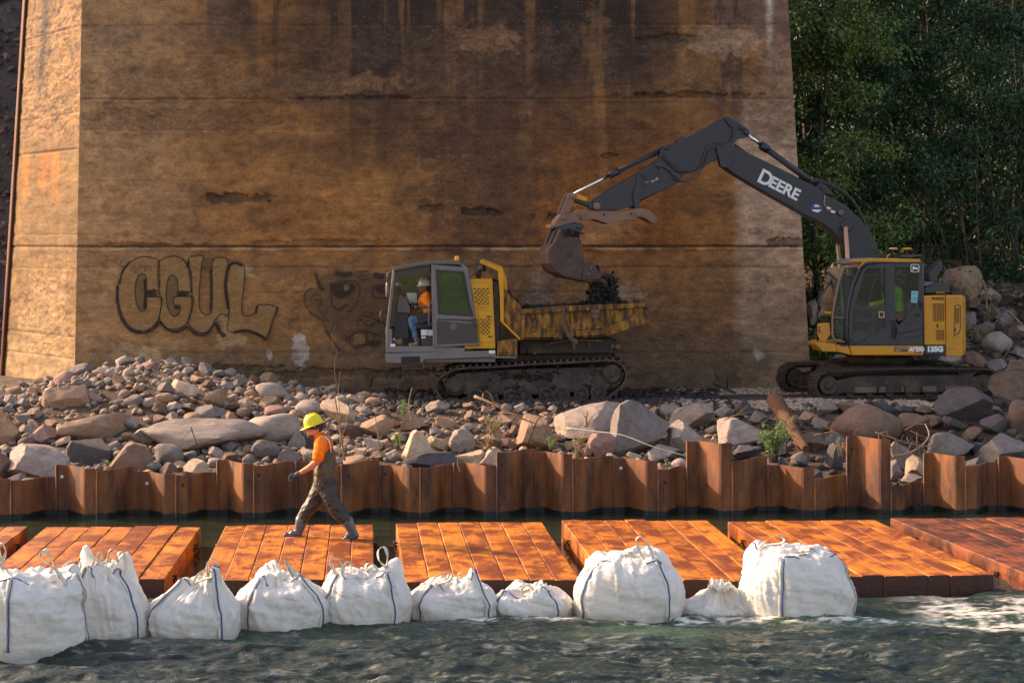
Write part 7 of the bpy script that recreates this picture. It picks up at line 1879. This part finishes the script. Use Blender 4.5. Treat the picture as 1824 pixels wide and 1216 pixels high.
wsk = [('e', w(408,262), (.105,.078,.118)), ('e', w(382,296), (.050,.048,.046)), ('c', w(362,262), w(350,279), .013,.017), ('e', w(362,294), (.022,.032,.016)), ('e', w(372,314), (.032,.035,.026)),
       ('e', w(368,252), (.030,.060,.022)), ('e', w(428,268,-.078), (.018,.012,.032)), ('c', w(428,300), w(455,345), .060,.075),
       ('c', w(462,350,-.10), w(462,350,.14), .075,.075), ('c', w(472,350), w(478,640), .11,.09),
       ('c', w(458,365,-.17), w(428,492,-.20), .060,.046), ('c', w(428,492,-.20), w(372,535,-.19), .048,.043), ('c', w(372,535,-.19), w(298,578,-.17), .042,.030), ('c', w(298,578,-.17), w(272,592,-.17), .030,.026),
       ('c', w(485,360,.17), w(530,470,.22), .055,.045), ('c', w(530,470,.22), w(500,560,.20), .042,.03),
       ('c', w(450,690,.07), w(375,810,.08), .07,.055), ('c', w(375,810,.08), w(305,960,.06), .05,.035), ('c', w(505,690,-.06), w(560,850,-.06), .07,.055), ('c', w(560,850,-.06), w(672,985,-.06), .05,.035)]
body = blob_mesh('body', wsk, M['skin'], wk, .011, 3)
sh = [('e', w(470,372), (.135,.17,.15)), ('c', w(462,338,-.09), w(468,338,.11), .082,.082), ('c', w(470,380,-.05), w(476,470,-.05), .125,.12), ('c', w(470,380,.07), w(476,470,.07), .125,.12), ('c', w(458,352,-.17), w(432,452,-.20), .080,.076), ('c', w(436,440,-.20), w(430,462,-.20), .084,.078), ('c', w(448,312), w(456,330), .075,.09), ('c', w(485,356,.17), w(520,440,.21), .075,.07)]
blob_mesh('shirt', sh, M['orange'], wk, .012, 3, disp=(.010, 9))
bib = [('c', w(488,445,-.05), w(478,560,-.05), .133,.135), ('c', w(488,445,.07), w(478,560,.07), .133,.135), ('c', w(478,560,-.04), w(476,660,-.03), .140,.140), ('c', w(478,560,.05), w(476,660,.05), .138,.138)]
blob_mesh('wader_bib', bib, M['wader'], wk, .012, 2, disp=(.016, 7))
legs = [('c', w(478,640,-.05), w(478,640,.07), .14,.14), ('c', w(474,650,.03), w(448,700,.06), .135,.13), ('c', w(448,700,.07), w(380,812,.08), .122,.100), ('c', w(380,812,.08), w(312,915,.07), .100,.085),
        ('c', w(488,650,-.03), w(512,720,-.05), .135,.128), ('c', w(512,720,-.06), w(566,850,-.07), .125,.102), ('c', w(566,850,-.07), w(640,918,-.07), .098,.086)]
blob_mesh('wader_legs', legs, M['wader_leg'], wk, .012, 2, disp=(.016, 6))
def boot(top_, ank, heel, toe, dv, name='boot', mat='rubber', s=1.0):
    return blob_mesh(name, [('c', w(*top_, dv), w((top_[0] + ank[0]) / 2, (top_[1] + ank[1]) / 2, dv), .086 * s,.074 * s), ('c', w((top_[0] + ank[0]) / 2, (top_[1] + ank[1]) / 2, dv), w(*ank, dv), .074 * s,.056 * s), ('c', w(*ank, dv), w(*heel, dv), .055 * s,.042 * s), ('c', w(*heel, dv), w(*toe, dv), .044 * s,.036 * s), ('c', w(*ank, dv), w((ank[0] + toe[0]) / 2, (ank[1] + toe[1]) / 2, dv), .055 * s,.048 * s)], M[mat], wk, .010, 2)
boot((312,920), (292,1005), (290,1042), (200,1022), .07); boot((645,925), (684,1000), (706,1028), (622,1056), -.07)
mb = MB()
for pts, dv in (([(452,292),(492,300),(522,335),(541,400),(540,440)], -.13), ([(452,292),(488,296),(515,330),(535,400)], .13)): mb.strap([w(x, y, dv) for x, y in crv(pts, 4)], .035, .006, (0, 1, .2))
mb.build('shoulder_strap', M['redtrim'], wk)
mb = MB(); mb.strap([w(x, y, -.165) for x, y in crv([(450,312),(490,322),(515,355),(528,430)], 4)], .028, .006, (0, .5, 1)); mb.build('reflective_tape', M['reflect'], wk)
gl = [('e', w(264,596,-.17), (.042,.022,.036)), ('c', w(292,580,-.17), w(270,592,-.17), .037,.034)]
for k, (a, b, c_, dv) in enumerate((((250,584),(228,596),(222,618),-.20), ((246,594),(225,606),(224,630),-.18), ((250,602),(232,616),(236,636),-.16), ((256,608),(242,622),(248,634),-.14))):
    gl += [('c', w(*a, dv), w(*b, dv), .0135,.012), ('c', w(*b, dv), w(*c_, dv), .012,.010)]
gl += [('c', w(276,586,-.20), w(258,600,-.215), .014,.012), ('c', w(258,600,-.215), w(244,606,-.21), .012,.010)]
blob_mesh('glove', gl, M['glove'], wk, .0065, 1)
blob_mesh('hair', [('e', w(428,252), (.075,.080,.075)), ('e', w(442,238), (.066,.07,.06))], M['hair'], wk, .012, 1, disp=(.008, 30))
blob_mesh('beard', [('e', w(372,312), (.036,.046,.030)), ('e', w(392,308,-.02), (.034,.046,.026)), ('e', w(362,296), (.014,.036,.010))], M['hair'], wk, .009, 1, disp=(.006, 40))
mb = MB(); mb.strap([w(x, y, dv) for x, y, dv in ((430,258,-.085),(395,254,-.085),(368,254,-.065),(352,256,-.02),(352,256,.03),(368,254,.06))], .026, .008, (0, 0, 1)); mb.build('sunglasses', M['seatblk'], wk)
helmet('hard_hat', w(400,222), .118, .138, -20, M['helmet_y'], wk, .05)

# truck operator
op = empty('person', FT.p3(400, 500, V0 + .55) + tk.location, 0, 'seated truck driver in white hard hat, orange shirt and blue jeans inside the open cab', 'person')
o0 = op.location.copy()
def t2(x, y, dv=0.0): return FT.p3(x, y, V0 + .55 + dv) + tk.location - o0
bd = [('e', t2(378,296), (.098,.075,.115)), ('e', t2(366,316), (.045,.045,.04)), ('c', t2(350,298), t2(345,306), .012,.015), ('e', t2(358,322), (.03,.035,.02)), ('c', t2(385,318), t2(394,345), .055,.06), ('c', t2(395,350,-.12), t2(395,350,.14), .07,.07), ('c', t2(398,355), t2(405,480), .11,.11),
      ('c', t2(392,352,-.17), t2(408,408,-.20), .052,.044), ('c', t2(408,408,-.20), t2(345,408,-.12), .042,.03), ('c', t2(378,352,.15), t2(345,405,.10), .05,.042), ('c', t2(345,405,.10), t2(298,462,.02), .040,.028),
      ('c', t2(405,490,-.09), t2(305,488,-.1), .08,.06), ('c', t2(305,488,-.1), t2(335,610,-.1), .055,.04), ('c', t2(405,490,.09), t2(300,490,.08), .08,.06), ('c', t2(300,490,.08), t2(240,605,.06), .055,.04)]
for (a, b, dvs) in (((338,408),(318,412),-.12), ((296,464),(286,474),.02)):
    for k in range(4): bd += [('c', t2(a[0], a[1] - 5 + k * 4, dvs), t2(b[0], b[1] - 5 + k * 5, dvs), .012,.010)]
    bd += [('c', t2(a[0] + 4, a[1] - 4, dvs - .03), t2(b[0] + 8, b[1] - 8, dvs - .03), .012,.010)]
blob_mesh('body', bd, M['skin_dk'], op, .010, 2)
blob_mesh('shirt', [('e', t2(396,372), (.135,.16,.14)), ('c', t2(400,370,-.05), t2(402,432,-.05), .125,.12), ('c', t2(400,370,.07), t2(402,432,.07), .125,.12), ('c', t2(395,348,-.1), t2(395,348,.12), .08,.08), ('c', t2(392,352,-.17), t2(404,388,-.19), .074,.068), ('c', t2(378,352,.16), t2(356,388,.12), .072,.066)], M['orange'], op, .012, 2, disp=(.010, 9))
blob_mesh('jeans', [('c', t2(410,495,-.09), t2(303,487,-.1), .10,.078), ('c', t2(303,490,-.1), t2(332,600,-.1), .074,.058), ('c', t2(410,495,.09), t2(298,488,.08), .10,.078), ('c', t2(298,492,.08), t2(246,592,.06), .074,.056), ('c', t2(412,480,-.05), t2(412,480,.06), .12,.12)], M['jeans'], op, .012, 1, disp=(.018, 9))
blob_mesh('boot', [('c', t2(338,605,-.1), t2(338,624,-.1), .055,.045), ('c', t2(340,628,-.1), t2(296,632,-.1), .042,.034)], M['boot_tan'], op, .010, 1)
blob_mesh('boot', [('c', t2(246,592,.06), t2(240,612,.06), .052,.045), ('c', t2(240,622,.06), t2(205,600,.06), .042,.036)], M['boot_tan'], op, .010, 1)
mb = MB(); mb.strap([t2(x, y, dv) for x, y, dv in ((400,290,-.08),(372,288,-.075),(350,290,-.03),(348,290,.03),(366,290,.06))], .026, .008, (0, 0, 1)); mb.build('sunglasses', M['seatblk'], op)
blob_mesh('hair', [('e', t2(398,298), (.055,.075,.07))], M['hair'], op, .012, 1)
helmet('hard_hat', t2(380,284), .112, .135, -3, M['helmet_w'], op, .04, full=False)

# excavator operator
EM = Matrix.Translation(EO) @ Matrix.Rotation(YAW, 4, 'Z')
def e3(x, y, dv=0.0): return E2.p3(x, y, C0 + .5 + dv)
eo = empty('person', EO, YAW, 'excavator operator in a lime high-visibility shirt seated behind the cab glass', 'person')
blob_mesh('body', [('e', e3(718,352), (.10,.08,.12)), ('c', e3(725,385), e3(745,430), .055,.06), ('c', e3(745,440), e3(765,620), .12,.12), ('c', e3(742,452,-.16), e3(640,545,-.18), .05,.042), ('c', e3(640,545,-.18), e3(495,572,-.1), .04,.028), ('e', e3(478,576,-.1), (.035,.02,.025)), ('c', e3(742,452,.2), e3(640,550,.2), .05,.042), ('c', e3(640,550,.2), e3(500,590,.15), .04,.028),
                    ('c', e3(470,570,-.1), e3(452,580,-.1), .012,.01), ('c', e3(472,578,-.1), e3(456,590,-.1), .012,.01), ('c', e3(476,584,-.1), e3(462,598,-.1), .012,.01), ('c', e3(482,588,-.1), e3(470,602,-.1), .011,.009), ('c', e3(480,568,-.12), e3(466,566,-.13), .012,.01),
                    ('c', e3(765,660,-.1), e3(560,660,-.1), .09,.06), ('c', e3(560,660,-.1), e3(500,850,-.1), .06,.045), ('c', e3(765,660,.1), e3(560,660,.12), .09,.06), ('c', e3(560,660,.12), e3(480,850,.1), .06,.045)], M['skin_dk'], eo, .011, 2)
blob_mesh('shirt', [('c', e3(755,450,-.07), e3(768,620,-.07), .125,.13), ('c', e3(755,450,.09), e3(768,620,.09), .125,.13), ('c', e3(745,442,-.15), e3(745,442,.17), .08,.08), ('c', e3(742,452,-.17), e3(640,545,-.18), .072,.062), ('c', e3(640,545,-.18), e3(512,570,-.12), .062,.045), ('c', e3(742,452,.2), e3(640,550,.2), .07,.06), ('c', e3(640,550,.2), e3(520,585,.16), .06,.044)], M['lime'], eo, .012, 2, disp=(.010, 9))
blob_mesh('trousers', [('c', e3(770,655,-.1), e3(560,658,-.1), .105,.078), ('c', e3(560,660,-.1), e3(505,830,-.1), .075,.06), ('c', e3(770,655,.1), e3(560,658,.12), .105,.078), ('c', e3(560,660,.12), e3(485,830,.1), .075,.06)], M['seat'], eo, .014, 1, disp=(.012, 9))
blob_mesh('cap', [('e', e3(722,330), (.105,.085,.08)), ('c', e3(690,338), e3(660,342), .03,.02)], M['seatblk'], eo, .012, 1)

# ------------------------------------------------------------------ plants, branches, cable
def leafblade(V, Fc, p, d, up, L, W_):
    n = len(V); s_ = d.cross(up); s_ = s_.normalized() if s_.length > 1e-5 else Vector((1, 0, 0))
    V += [p, p + d * L * .45 + s_ * W_ / 2, p + d * L, p + d * L * .45 - s_ * W_ / 2]; Fc.append((n, n + 1, n + 2, n + 3))
def plant(name, px, py, D, h, spread, stems, lpl, leafL, leafW, mat, stemmat, label, cat, seed, droop=.5, group=None, lean=(0, 0)):
    g_ = random.Random(seed); base = P(px, py, D); root = empty(name, base, 0, label, cat, group)
    V, Fc = [], []; sm = MB()
    for _ in range(stems):
        a = g_.uniform(0, 6.283); out = g_.uniform(.2, 1) * spread; hh_ = h * g_.uniform(.55, 1)
        b0 = Vector((g_.gauss(0, spread * .12), g_.gauss(0, spread * .12), 0)); tip = Vector((out * math.cos(a) + lean[0], out * math.sin(a) * .7, hh_ + lean[1]))
        pts = []
        for k in range(8):
            t_ = k / 7; p = b0.lerp(tip, t_); p.z = b0.z + hh_ * (math.sin(t_ * 1.57 * (1 + droop * .5)) if droop else t_) ; pts.append(p)
        sm.tube(pts, [.006 * (1 - .8 * k / 7) + .0015 for k in range(8)], 4)
        for k in range(lpl):
            t_ = .2 + .8 * k / lpl; i_ = min(6, int(t_ * 7)); p = pts[i_].lerp(pts[i_ + 1], t_ * 7 - i_) if i_ < 7 else pts[7]
            d = Vector((g_.gauss(0, 1), g_.gauss(0, .7), g_.gauss(.15 - droop * .6, .5))).normalized()
            leafblade(V, Fc, p, d, Vector((g_.gauss(0, .4), g_.gauss(-.6, .4), 1)), leafL * g_.uniform(.6, 1.2), leafW)
    sm.build('stems', stemmat, root)
    me = mesh_np('leaves', np.array([v[:] for v in V]), np.array(Fc), [mat]); f = link('foliage', me, root); return root
plant('willow_bush', 1380, 824, 34.0, .66, .36, 34, 46, .075, .011, M['leaf_bush'], M['bark'], 'bright green feathery willow bush behind the piles, below the excavator boom', 'bush', 1, .5)
plant('weed', 1030, 815, 34.2, .42, .22, 16, 26, .055, .009, M['leaf_dry'], M['deadwood'], 'yellow-green weed growing in front of the large pale pinkish boulder', 'weed', 2, .3)
plant('weed', 1045, 760, 34.9, .30, .2, 9, 16, .05, .008, M['leaf_dry'], M['deadwood'], 'wispy dry weed on the face of the large pale pinkish boulder', 'weed', 3, .3)
plant('weed', 880, 778, 35.2, .36, .28, 16, 24, .05, .008, M['leaf_dry'], M['deadwood'], 'yellow-green weed spreading below the truck rollers', 'weed', 4, .6)
plant('weed', 870, 800, 34.6, .26, .26, 10, 18, .05, .008, M['leaf_dry'], M['deadwood'], 'low pale weed above the step in the sheet piles', 'weed', 5, .6)
plant('weed', 719, 742, 36.2, .34, .05, 3, 16, .10, .022, M['leaf_bush'], M['leaf_bush'], 'single upright bright green shoot in front of the truck cab', 'weed', 6, 0)
plant('weed', 708, 795, 34.5, .25, .12, 6, 14, .06, .012, M['leaf_bush'], M['leaf_bush'], 'small green weed left of the beige angular boulder', 'weed', 7, .2)
plant('weed', 982, 800, 34.3, .22, .14, 7, 14, .05, .01, M['leaf_bush'], M['leaf_bush'], 'small green weed beside the earthy tan boulder', 'weed', 8, .4)
plant('weed', 1190, 832, 33.4, .17, .07, 5, 10, .06, .014, M['leaf_bush'], M['leaf_bush'], 'small green weed on a pile top under the white cable', 'weed', 9, .2)
plant('weed', 1500, 815, 33.7, .35, .25, 8, 14, .04, .007, M['leaf_dry'], M['deadwood'], 'thin grey-green weed left of the tallest pile', 'weed', 10, .4)
plant('weed', 190, 830, 33.4, .10, .10, 7, 10, .05, .010, M['leaf_bush'], M['leaf_bush'], 'tuft of grass behind the piles below the dark angular boulder', 'grass', 11, .2)
plant('weed', 4, 705, 42.8, .28, .22, 12, 12, .08, .012, M['leaf_bush'], M['leaf_bush'], 'grass tuft at the pier foot on the left edge', 'grass', 12, .3)
plant('weed', 660, 690, 41.5, .3, .2, 8, 10, .07, .014, M['leaf_tree'], M['bark'], 'dark green weed at the pier foot left of the truck', 'weed', 13, .3)
plant('weed', 1400, 760, 35.5, .22, .3, 10, 16, .05, .008, M['leaf_dry'], M['deadwood'], 'pale dry weed above the willow bush', 'weed', 14, .5)
def stick(px_pts, D, r_, mat, name, label, cat='stick', twigs=0, seed=0, group=None):
    g_ = random.Random(seed); q = crv(px_pts, 4) if len(px_pts) > 2 else [np.array(p, float) for p in px_pts]; n = len(q)
    Ds = [D[0] + (D[1] - D[0]) * k / (n - 1) for k in range(n)] if isinstance(D, tuple) else [D] * n
    pts = [P(p[0], p[1], d) for p, d in zip(q, Ds)]; o0_ = pts[0].copy(); mb = MB()
    rs = [r_ * (1 - .6 * k / (n - 1)) for k in range(n)]
    mb.tube([p - o0_ for p in pts], rs, 7)
    for _ in range(twigs):
        k = g_.randrange(1, n); p = pts[k] - o0_; d = Vector((g_.gauss(0, 1), g_.gauss(0, .6), g_.gauss(.3, .8))).normalized(); L = g_.uniform(.15, .5)
        m_ = p + d * L * .5 + Vector((0, 0, .03)); mb.tube([p, m_, p + d * L + Vector((g_.gauss(0, .05), 0, g_.gauss(0, .05)))], [r_ * .4, r_ * .25, r_ * .1], 4)
    o = mb.build(name, mat); o.location = o0_; return tag(o, label, cat, group)
stick([(846,706),(880,720),(930,745),(970,758)], (36.0, 35.2), .030, M['deadwood'], 'stick', 'long pale broken stick pointing up at the truck track', twigs=4, seed=3)
stick([(614,820),(608,780),(602,740),(596,705)], 34.0, .022, M['deadwood'], 'dry_stalk', 'tall dry stalks standing right behind the worker', 'stalk', 3, 1)
stick([(604,822),(606,760),(603,700),(606,662)], 34.6, .009, M['deadwood'], 'dry_stalk', 'thinnest tall dry stalk rising above the worker\'s helmet', 'stalk', 1, 2)
stick([(735,752),(728,720),(734,690)], 35.8, .016, M['deadwood'], 'dry_stalk', 'brown dry stalk beside the bright green shoot', 'stalk', 0, 3)
stick([(676,795),(672,765),(668,740)], 34.8, .014, M['deadwood'], 'dry_stalk', 'bent dry stalk over the tan rock right of the worker', 'stalk', 2, 4)
stick([(596,625),(592,598),(598,580)], 41.8, .014, M['deadwood'], 'dry_stalk', 'dry stalk against the painted face on the pier', 'stalk', 1, 5)
stick([(604,700),(596,660),(601,625)], 41.0, .016, M['deadwood'], 'dry_stalk', 'forked dry stalk at the pier foot below the painted face', 'stalk', 2, 6)
stick([(1380,712),(1400,745),(1418,775),(1436,800)], (37.0, 34.6), .16, M['log'], 'log', 'thick earth-covered brown log lying down the bank', 'log', 0, 4)
stick([(1272,680),(1290,690),(1310,700)], 40.5, .06, M['bark'], 'root_stump', 'dark gnarled root on the gravel by the pier', 'root', 4, 5)
stick([(1590,812),(1615,808),(1640,795),(1655,775),(1648,755)], (33.7, 34.8), .022, M['deadwood'], 'branch', 'curved grey bare branch behind the tallest pile', 'branch', 8, 6)
stick([(1560,770),(1590,780),(1620,790),(1660,795)], 34.2, .014, M['deadwood'], 'branch', 'thin bare branch over the dark brown boulder', 'branch', 7, 7)
stick([(1450,775),(1490,770),(1520,790)], 34.8, .012, M['deadwood'], 'branch', 'thin tangled twigs left of the earth-covered boulder', 'branch', 9, 8)
stick([(1290,748),(1320,738),(1360,752)], 35.6, .012, M['deadwood'], 'branch', 'thin twigs on the pale grey boulder below the boom', 'branch', 8, 9)
stick([(940,790),(950,765),(960,745),(985,735)], 35.0, .016, M['bark'], 'root', 'dark thin roots hanging over the earthy tan boulder', 'root', 8, 10)
stick([(340,760),(350,790),(356,812)], 33.6, .010, M['bark'], 'twig', 'thin dark twig hanging over the long slab', 'twig', 3, 11)
stick([(460,785),(500,790),(540,812)], 33.7, .010, M['deadwood'], 'twig', 'thin pale twig below the rounded boulder', 'twig', 3, 12)
stick([(820,840),(815,825),(818,808)], 32.3, .012, M['deadwood'], 'twig', 'peeled pale twig hooked over a pile top below the truck', 'twig', 0, 13)
stick([(1750,500),(1756,520),(1758,560)], 46.5, .035, M['deadwood'], 'branch', 'pale peeled branch hanging beside the big tan boulder', 'branch', 5, 14)
stick([(1742,505),(1748,530),(1740,545)], 46.8, .022, M['deadwood'], 'root', 'pale roots hanging below the big tan boulder', 'root', 7, 15)
stick([(1796,555),(1812,570),(1830,590)], 46.0, .045, M['deadwood'], 'branch', 'thick brown broken branch at the right edge of the slope', 'branch', 1, 16)
ORD = 'leftmost second third fourth fifth sixth seventh eighth ninth tenth eleventh twelfth'.split()
for k in range(12):
    g_ = random.Random(60 + k); x0 = 1722 + 7 * k; y0 = g_.uniform(540, 640)
    stick([(x0, y0), (x0 + g_.uniform(-18, 18), y0 + g_.uniform(4, 16)), (x0 + g_.uniform(-34, 34), y0 + g_.uniform(12, 34))], 45.4 + g_.uniform(-.6, .6), .016, M['deadwood'], 'root', f'dry brown root with twigs on the slope behind the excavator, {ORD[k]} from the left', 'root', 8, 70 + k, 'roots tangled on the slope')
stick([(1010,762),(1060,768),(1110,775),(1160,794),(1222,812)], (34.6, 33.6), .011, M['strap'], 'cable', 'thin white cable lying across the grey boulders', 'cable')

# ------------------------------------------------------------------ trees
def tree(x, y, h, cw, ch, nleaf, label, seed, mat='leaf_tree', crown_z=.58, lean=0.0, leafL=.15, kind='leafy_tree', cat='tree'):
    g_ = np.random.default_rng(seed); gr_ = random.Random(seed); z0_ = float(ground_z(x, y)) - .2
    root = empty(kind, (x, y, z0_), 0, label, cat, 'trees on the slope behind the excavator')
    mb = MB(); tp = Vector((lean, 0, h * .9)); pts = [Vector((lean * (k / 7) ** 1.5 + .08 * math.sin(k * 1.3 + seed), .06 * math.cos(k * 1.7), h * .9 * k / 7)) for k in range(8)]
    mb.tube(pts, [.085 * (1 - .8 * k / 7) * h / 8 for k in range(8)], 8)
    tips = []
    for b in range(34):
        t_ = gr_.uniform(.08, .98); i_ = min(6, int(t_ * 7)); p = pts[i_].lerp(pts[i_ + 1], t_ * 7 - i_); a = gr_.uniform(0, 6.283)
        L = cw * gr_.uniform(.55, 1.05) * (1.15 - .5 * t_); e_ = p + Vector((math.cos(a) * L, math.sin(a) * L, L * gr_.uniform(.05, .55)))
        m_ = p.lerp(e_, .5) + Vector((0, 0, L * .12)); mb.tube([p, m_, e_], [.035 * h / 8, .02 * h / 8, .006], 5)
        for q in range(9):
            s_ = gr_.uniform(.25, 1.05); c = (p.lerp(m_, s_ * 2) if s_ < .5 else m_.lerp(e_, s_ * 2 - 1)) + Vector((gr_.gauss(0, .28), gr_.gauss(0, .28), gr_.gauss(0, .22))); tips.append(c)
    mb.build('trunk', M['bark'], root)
    tips = np.array([t_[:] for t_ in tips]); nc = len(tips); per = nleaf // nc
    C_ = np.repeat(tips, per, 0); n = len(C_); rad_ = np.repeat(g_.uniform(.20, .50, nc), per)
    d0 = g_.normal(size=(n, 3)); d0 /= np.linalg.norm(d0, axis=1)[:, None]; rr_ = rad_ * g_.random(n) ** .45
    Pp = C_ + d0 * rr_[:, None] * np.array([1.25, 1.25, .62])
    Pp[:, 2] -= rr_ ** 2 * .5                                     # sprays droop at their ends
    dr = d0 * .7 + g_.normal(size=(n, 3)) * .55; dr[:, 2] -= .35; dr /= np.linalg.norm(dr, axis=1)[:, None]
    up = g_.normal(size=(n, 3)) * .5 + np.array([0, -.25, 1.0]); sd_ = np.cross(dr, up); sd_ /= np.linalg.norm(sd_, axis=1)[:, None] + 1e-9
    L = leafL * g_.uniform(.55, 1.2, n)[:, None]; W_ = L * .36
    V = np.stack([Pp, Pp + dr * L * .45 + sd_ * W_ * .5, Pp + dr * L, Pp + dr * L * .45 - sd_ * W_ * .5], 1).reshape(-1, 3)
    me = mesh_np('crown', V, np.arange(len(V)).reshape(-1, 4), [M[mat]]); link('crown', me, root); return root
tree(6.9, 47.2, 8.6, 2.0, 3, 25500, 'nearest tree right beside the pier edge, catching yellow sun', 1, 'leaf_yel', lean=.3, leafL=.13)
tree(8.1, 49.0, 9.2, 2.3, 3, 30000, 'green feathery tree above the excavator boom', 2, lean=.2)
tree(10.2, 50.5, 9.8, 2.6, 3, 30000, 'broad dark green tree in the middle of the slope', 3)
tree(12.6, 51.5, 10.5, 2.6, 3, 27000, 'dark green tree at the upper right', 4)
tree(14.4, 54, 11.5, 2.8, 3, 24000, 'darkest tree at the right edge of the picture', 5)
tree(7.6, 53.5, 12.5, 2.8, 3, 27000, 'tall dark tree behind the nearest tree', 6)
tree(11.2, 56, 13.0, 3.2, 3, 27000, 'tall dark tree at the back of the slope', 7)
tree(16.6, 57, 13.0, 3.2, 3, 21000, 'tall dark tree beyond the right edge', 8)
def low_bush(x, y, h, w_, n, label, seed, mat='leaf_tree'):
    g_ = np.random.default_rng(seed); z0_ = gz(x, y); root = empty('bush', (x, y, z0_), 0, label, 'bush', 'bushes under the trees')
    Pp = g_.normal(size=(n, 3)) * np.array([w_, w_ * .6, h * .32]) * .55; Pp[:, 2] = np.abs(Pp[:, 2]) + .05
    Pp += (np.repeat(g_.normal(size=(n // 20 + 1, 3)), 20, 0)[:n]) * np.array([w_, w_ * .6, h * .3]) * .35; Pp[:, 2] = np.abs(Pp[:, 2])
    dr = g_.normal(size=(n, 3)); dr /= np.linalg.norm(dr, axis=1)[:, None]; sd_ = np.cross(dr, g_.normal(size=(n, 3))); sd_ /= np.linalg.norm(sd_, axis=1)[:, None]
    L = .11 * g_.uniform(.5, 1.2, n)[:, None]; V = np.stack([Pp, Pp + dr * L * .5 + sd_ * L * .2, Pp + dr * L, Pp + dr * L * .5 - sd_ * L * .2], 1).reshape(-1, 3)
    link('foliage', mesh_np('foliage', V, np.arange(len(V)).reshape(-1, 4), [M[mat]]), root)
    mb = MB(); gr_ = random.Random(seed)
    for _ in range(9): mb.tube([(0, 0, 0), (gr_.gauss(0, w_ * .4), gr_.gauss(0, w_ * .3), h * gr_.uniform(.5, .9))], [.02, .005], 5)
    mb.build('stems', M['bark'], root)
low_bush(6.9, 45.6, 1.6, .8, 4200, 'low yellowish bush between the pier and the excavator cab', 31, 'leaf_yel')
low_bush(7.4, 47.0, 2.2, 1.0, 4200, 'dark bush behind the excavator cab', 32)
low_bush(9.4, 48.4, 1.8, 1.1, 4200, 'dark bush behind the excavator exhaust', 33)
low_bush(11.8, 51.0, 1.6, 1.2, 4200, 'dark bush above the right riprap', 34)
low_bush(13.8, 52.6, 1.5, 1.2, 3600, 'dark bush above the big shaded boulder', 35)
for k in range(12):
    g_ = random.Random(90 + k); x0 = 1690 + 11.5 * k; y0 = g_.uniform(440, 490)
    stick([(x0, y0), (x0 + g_.uniform(-30, 14), y0 - g_.uniform(60, 110)), (x0 + g_.uniform(-60, 40), y0 - g_.uniform(140, 280))], 49.6 + g_.uniform(-.7, 1.2), .028, M['bark'], 'bare_stem', f'bare grey stem among the dark trees at the right, {ORD[k]} from the left', 'branch', 7, 110 + k, 'bare stems among the trees')

# leaves of the thicket that covers the hillside behind the trees
g_ = np.random.default_rng(77); n = 90000
hx = g_.uniform(5, 22, n); hy = g_.uniform(57.5, 65, n); cl_ = g_.normal(size=(n // 40 + 1, 3)) * .5; 
Pp = np.stack([hx, hy, (4.3 + np.clip(hy - 58, 0, 9) * 1.45) + g_.normal(0, .5, n)], 1); Pp += np.repeat(cl_, 40, 0)[:n]
dr = g_.normal(size=(n, 3)); dr[:, 2] -= .5; dr /= np.linalg.norm(dr, axis=1)[:, None]; sd_ = np.cross(dr, g_.normal(size=(n, 3))); sd_ /= np.linalg.norm(sd_, axis=1)[:, None]
L = .24 * g_.uniform(.6, 1.2, n)[:, None]; V = np.stack([Pp, Pp + dr * L * .5 + sd_ * L * .22, Pp + dr * L, Pp + dr * L * .5 - sd_ * L * .22], 1).reshape(-1, 3)
tag(link('thicket', mesh_np('thicket', V, np.arange(len(V)).reshape(-1, 4), [M['leaf_tree']])), 'dark green thicket covering the hillside behind the trees', 'undergrowth', kind='stuff')

g_ = np.random.default_rng(78); n = 30000
hx = g_.uniform(7.5, 18, n); hy = g_.uniform(54.5, 58.5, n); Pp = np.stack([hx, hy, 3.7 + np.abs(g_.normal(0, .8, n))], 1); Pp += np.repeat(g_.normal(size=(n // 40 + 1, 3)) * .4, 40, 0)[:n]
dr = g_.normal(size=(n, 3)); dr /= np.linalg.norm(dr, axis=1)[:, None]; sd_ = np.cross(dr, g_.normal(size=(n, 3))); sd_ /= np.linalg.norm(sd_, axis=1)[:, None]
L = .17 * g_.uniform(.6, 1.2, n)[:, None]; V = np.stack([Pp, Pp + dr * L * .5 + sd_ * L * .22, Pp + dr * L, Pp + dr * L * .5 - sd_ * L * .22], 1).reshape(-1, 3)
tag(link('undergrowth', mesh_np('undergrowth', V, np.arange(len(V)).reshape(-1, 4), [M['leaf_tree']])), 'low dark undergrowth along the top of the rocky slope', 'undergrowth', kind='stuff')
bpy.data.scenes.remove(TMP)
